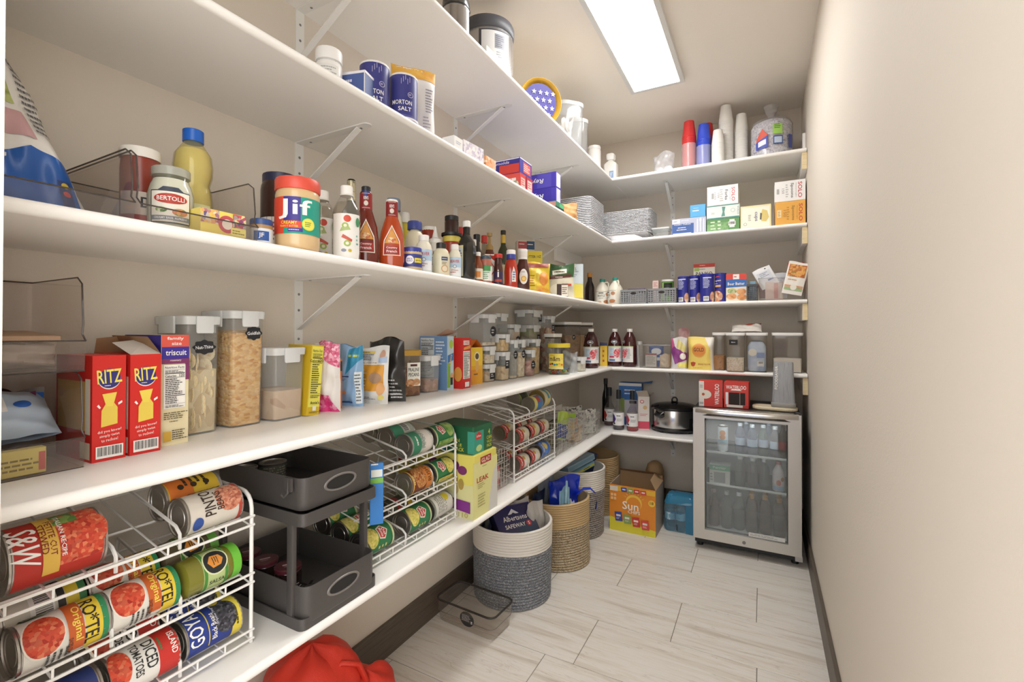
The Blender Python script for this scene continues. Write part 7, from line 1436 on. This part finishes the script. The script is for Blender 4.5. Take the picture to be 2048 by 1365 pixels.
fb('white and pink patterned bottle at the hinge side of the middle fridge shelf', .165, .13, zm, .03, .165, 'dccfcc', 'c98a84', 'e4d8d4', False, [('e', 0, .05, .012, .016, 'c06a5a'), ('e', .02, .07, .01, .012, 'b8863a'), ('r', 0, .02, .06, .02, '9ab4d0')])
for i, (x, y, c, cc) in enumerate(((-.17, .14, 'e0d2ce', 'c9b4b0'), (-.1, .13, 'e2e2e0', 'eceae8'), (-.035, .14, 'd9dad8', 'eceae8'), (.03, .13, 'dcd3cc', 'd9a868'), (.1, .14, 'd9d0c8', 'd9a868'), (.17, .13, 'd9d2cc', 'd9a868'), (.03, .22, 'd9d0c8', 'd9a868'), (.1, .23, 'd9d0c8', 'd9a868'), (.17, .22, 'd9d2cc', 'd9a868'))):
    fb('bottle standing on the fridge floor, number %s from the handle side%s' % (('one', 'two', 'three', 'four', 'five', 'six', 'four', 'five', 'six')[i], '' if i < 6 else ', back row'), x, y, zl, .03, .215, c, cc, None)
# on top of the fridge
zt = FH + .002
def soda(label, x, y, rz, front):
    w, d, h = .128, .12, .148
    it = [('r', 0, h/2, w, h, 'cc3b33')]
    if front: it += [('t', 'WATERLOO', 0, h*.8, .022, WHT, .105), ('p', [(-.03, h*.68), (.03, h*.68), (.02, h*.73), (-.02, h*.73)], WHT), ('r', .005, h*.36, .085, .07, M('2a1f1c', .8)), ('r', -.048, h*.36, .014, .07, 'dfe0e6'), ('r', .02, h*.36, .004, .07, '8a7a70'), ('r', .0, h*.07, .1, .014, 'e0d6cc'), ('r', .05, h*.06, .03, .016, 'b83028')]
    else: it += [('r', -.05, h/2, .028, h, 'dfd9d2'), ('e', -.03, h*.48, .034, .026, 'ddd6ca'), ('e', -.04, h*.48, .008, .008, 'b8502f'), ('t', 'WATERLOO', .034, h*.5, .024, WHT, .12, R90), ('bar', -.05, h*.12, .022, .02), ('ln', -.05, h*.8, .018, .02, 2, '8a8a86')]
    carton('soda_box', label, (x, y, zt), rz, w, d, h, 'cc3b33', {'f': it, 'l': [('r', 0, h/2, d, h, 'd9d2ca')] if not front else [('r', 0, h/2, d, h, 'c23a32')]}, group='red soda boxes')
soda('red soda box with white side stripe on the fridge', 1.012, 3.04, .06, False)
soda('red soda box with a dark open window on the fridge', 1.152, 3.055, -.04, True)
o = MB().stack([(.22, .12, .05, 0), (.225, .125, .05, .004), (.225, .125, .05, .014), (.22, .12, .05, .018)], NM('light_wood', ['d9c8a4', 'e4d6b8', 'cdb98e'], 10, .5, 'NOISE', stretch=(1, 12, 1)), seg=6).build('cutting_board', None, 40); place(o, (1.345, 3.055, zt), -.10)
tag(o, 'small pale wooden board lying on top of the fridge', 'board')
o = empty('vacuum_sealer', (1.388, 3.036, zt + .0185), -.06)
GR = NM('brushed_grey', ['8e8f91', '9fa0a2', '808184'], 14, .45, 'NOISE', stretch=(20, 20, .6))
MB().stack([(.118, .07, .02, 0), (.122, .074, .02, .004), (.122, .074, .02, .022), (.118, .07, .02, .026)], M('96948f', .5)).build('foot', o, 40)
MB().stack([(.112, .05, .012, .026), (.104, .046, .012, .12), (.096, .04, .012, .245), (.09, .036, .012, .252)], GR).build('grey_column', o, 40)
print_on(o, lambda u, v, of: (u*(1 - .4*(v - .03)), -.0252 + .005*(v - .026)/.22 - .0012 - of, v), [('t', 'FOODSAVER', -.036, .165, .014, WHT, .13, R90)], name='column_print')
tag(o, 'grey upright food vacuum sealer standing on the wooden board', 'appliance')

# ================================================================ kitchen side of the doorway (seen only mirrored in the fridge glass)
o = empty('kitchen_cabinet', (.75, -1.62, 0)); NB = M('24467e', .45)
MB().box(-1.2, 1.2, -.3, .3, .1, .9, NB).build('carcass', o, 0)
MB().box(-1.2, 1.2, -.27, .25, 0, .1, M('2a2a2c', .6)).build('plinth', o, 0)
MB().box(-1.24, 1.24, -.34, .34, .9, .935, M('dcdad6', .3)).build('worktop', o, 0)
for i in range(5):
    x = -1.19 + i*.478
    q = MB(); q.box(x, x + .468, .3, .32, .11, .89, NB); q.box(x + .06, x + .408, .32, .324, .17, .83, M('2a4f8c', .45)); dd = q.build('door', o, 0)
    MB().tube([(x + .43, .335, .6), (x + .43, .345, .62), (x + .43, .345, .74), (x + .43, .335, .76)], .006, M('1c1c1e', .4, .5), 6).build('handle', dd, 50)
tag(o, 'navy blue kitchen base cabinet with pale worktop mirrored in the fridge glass', 'cabinet')
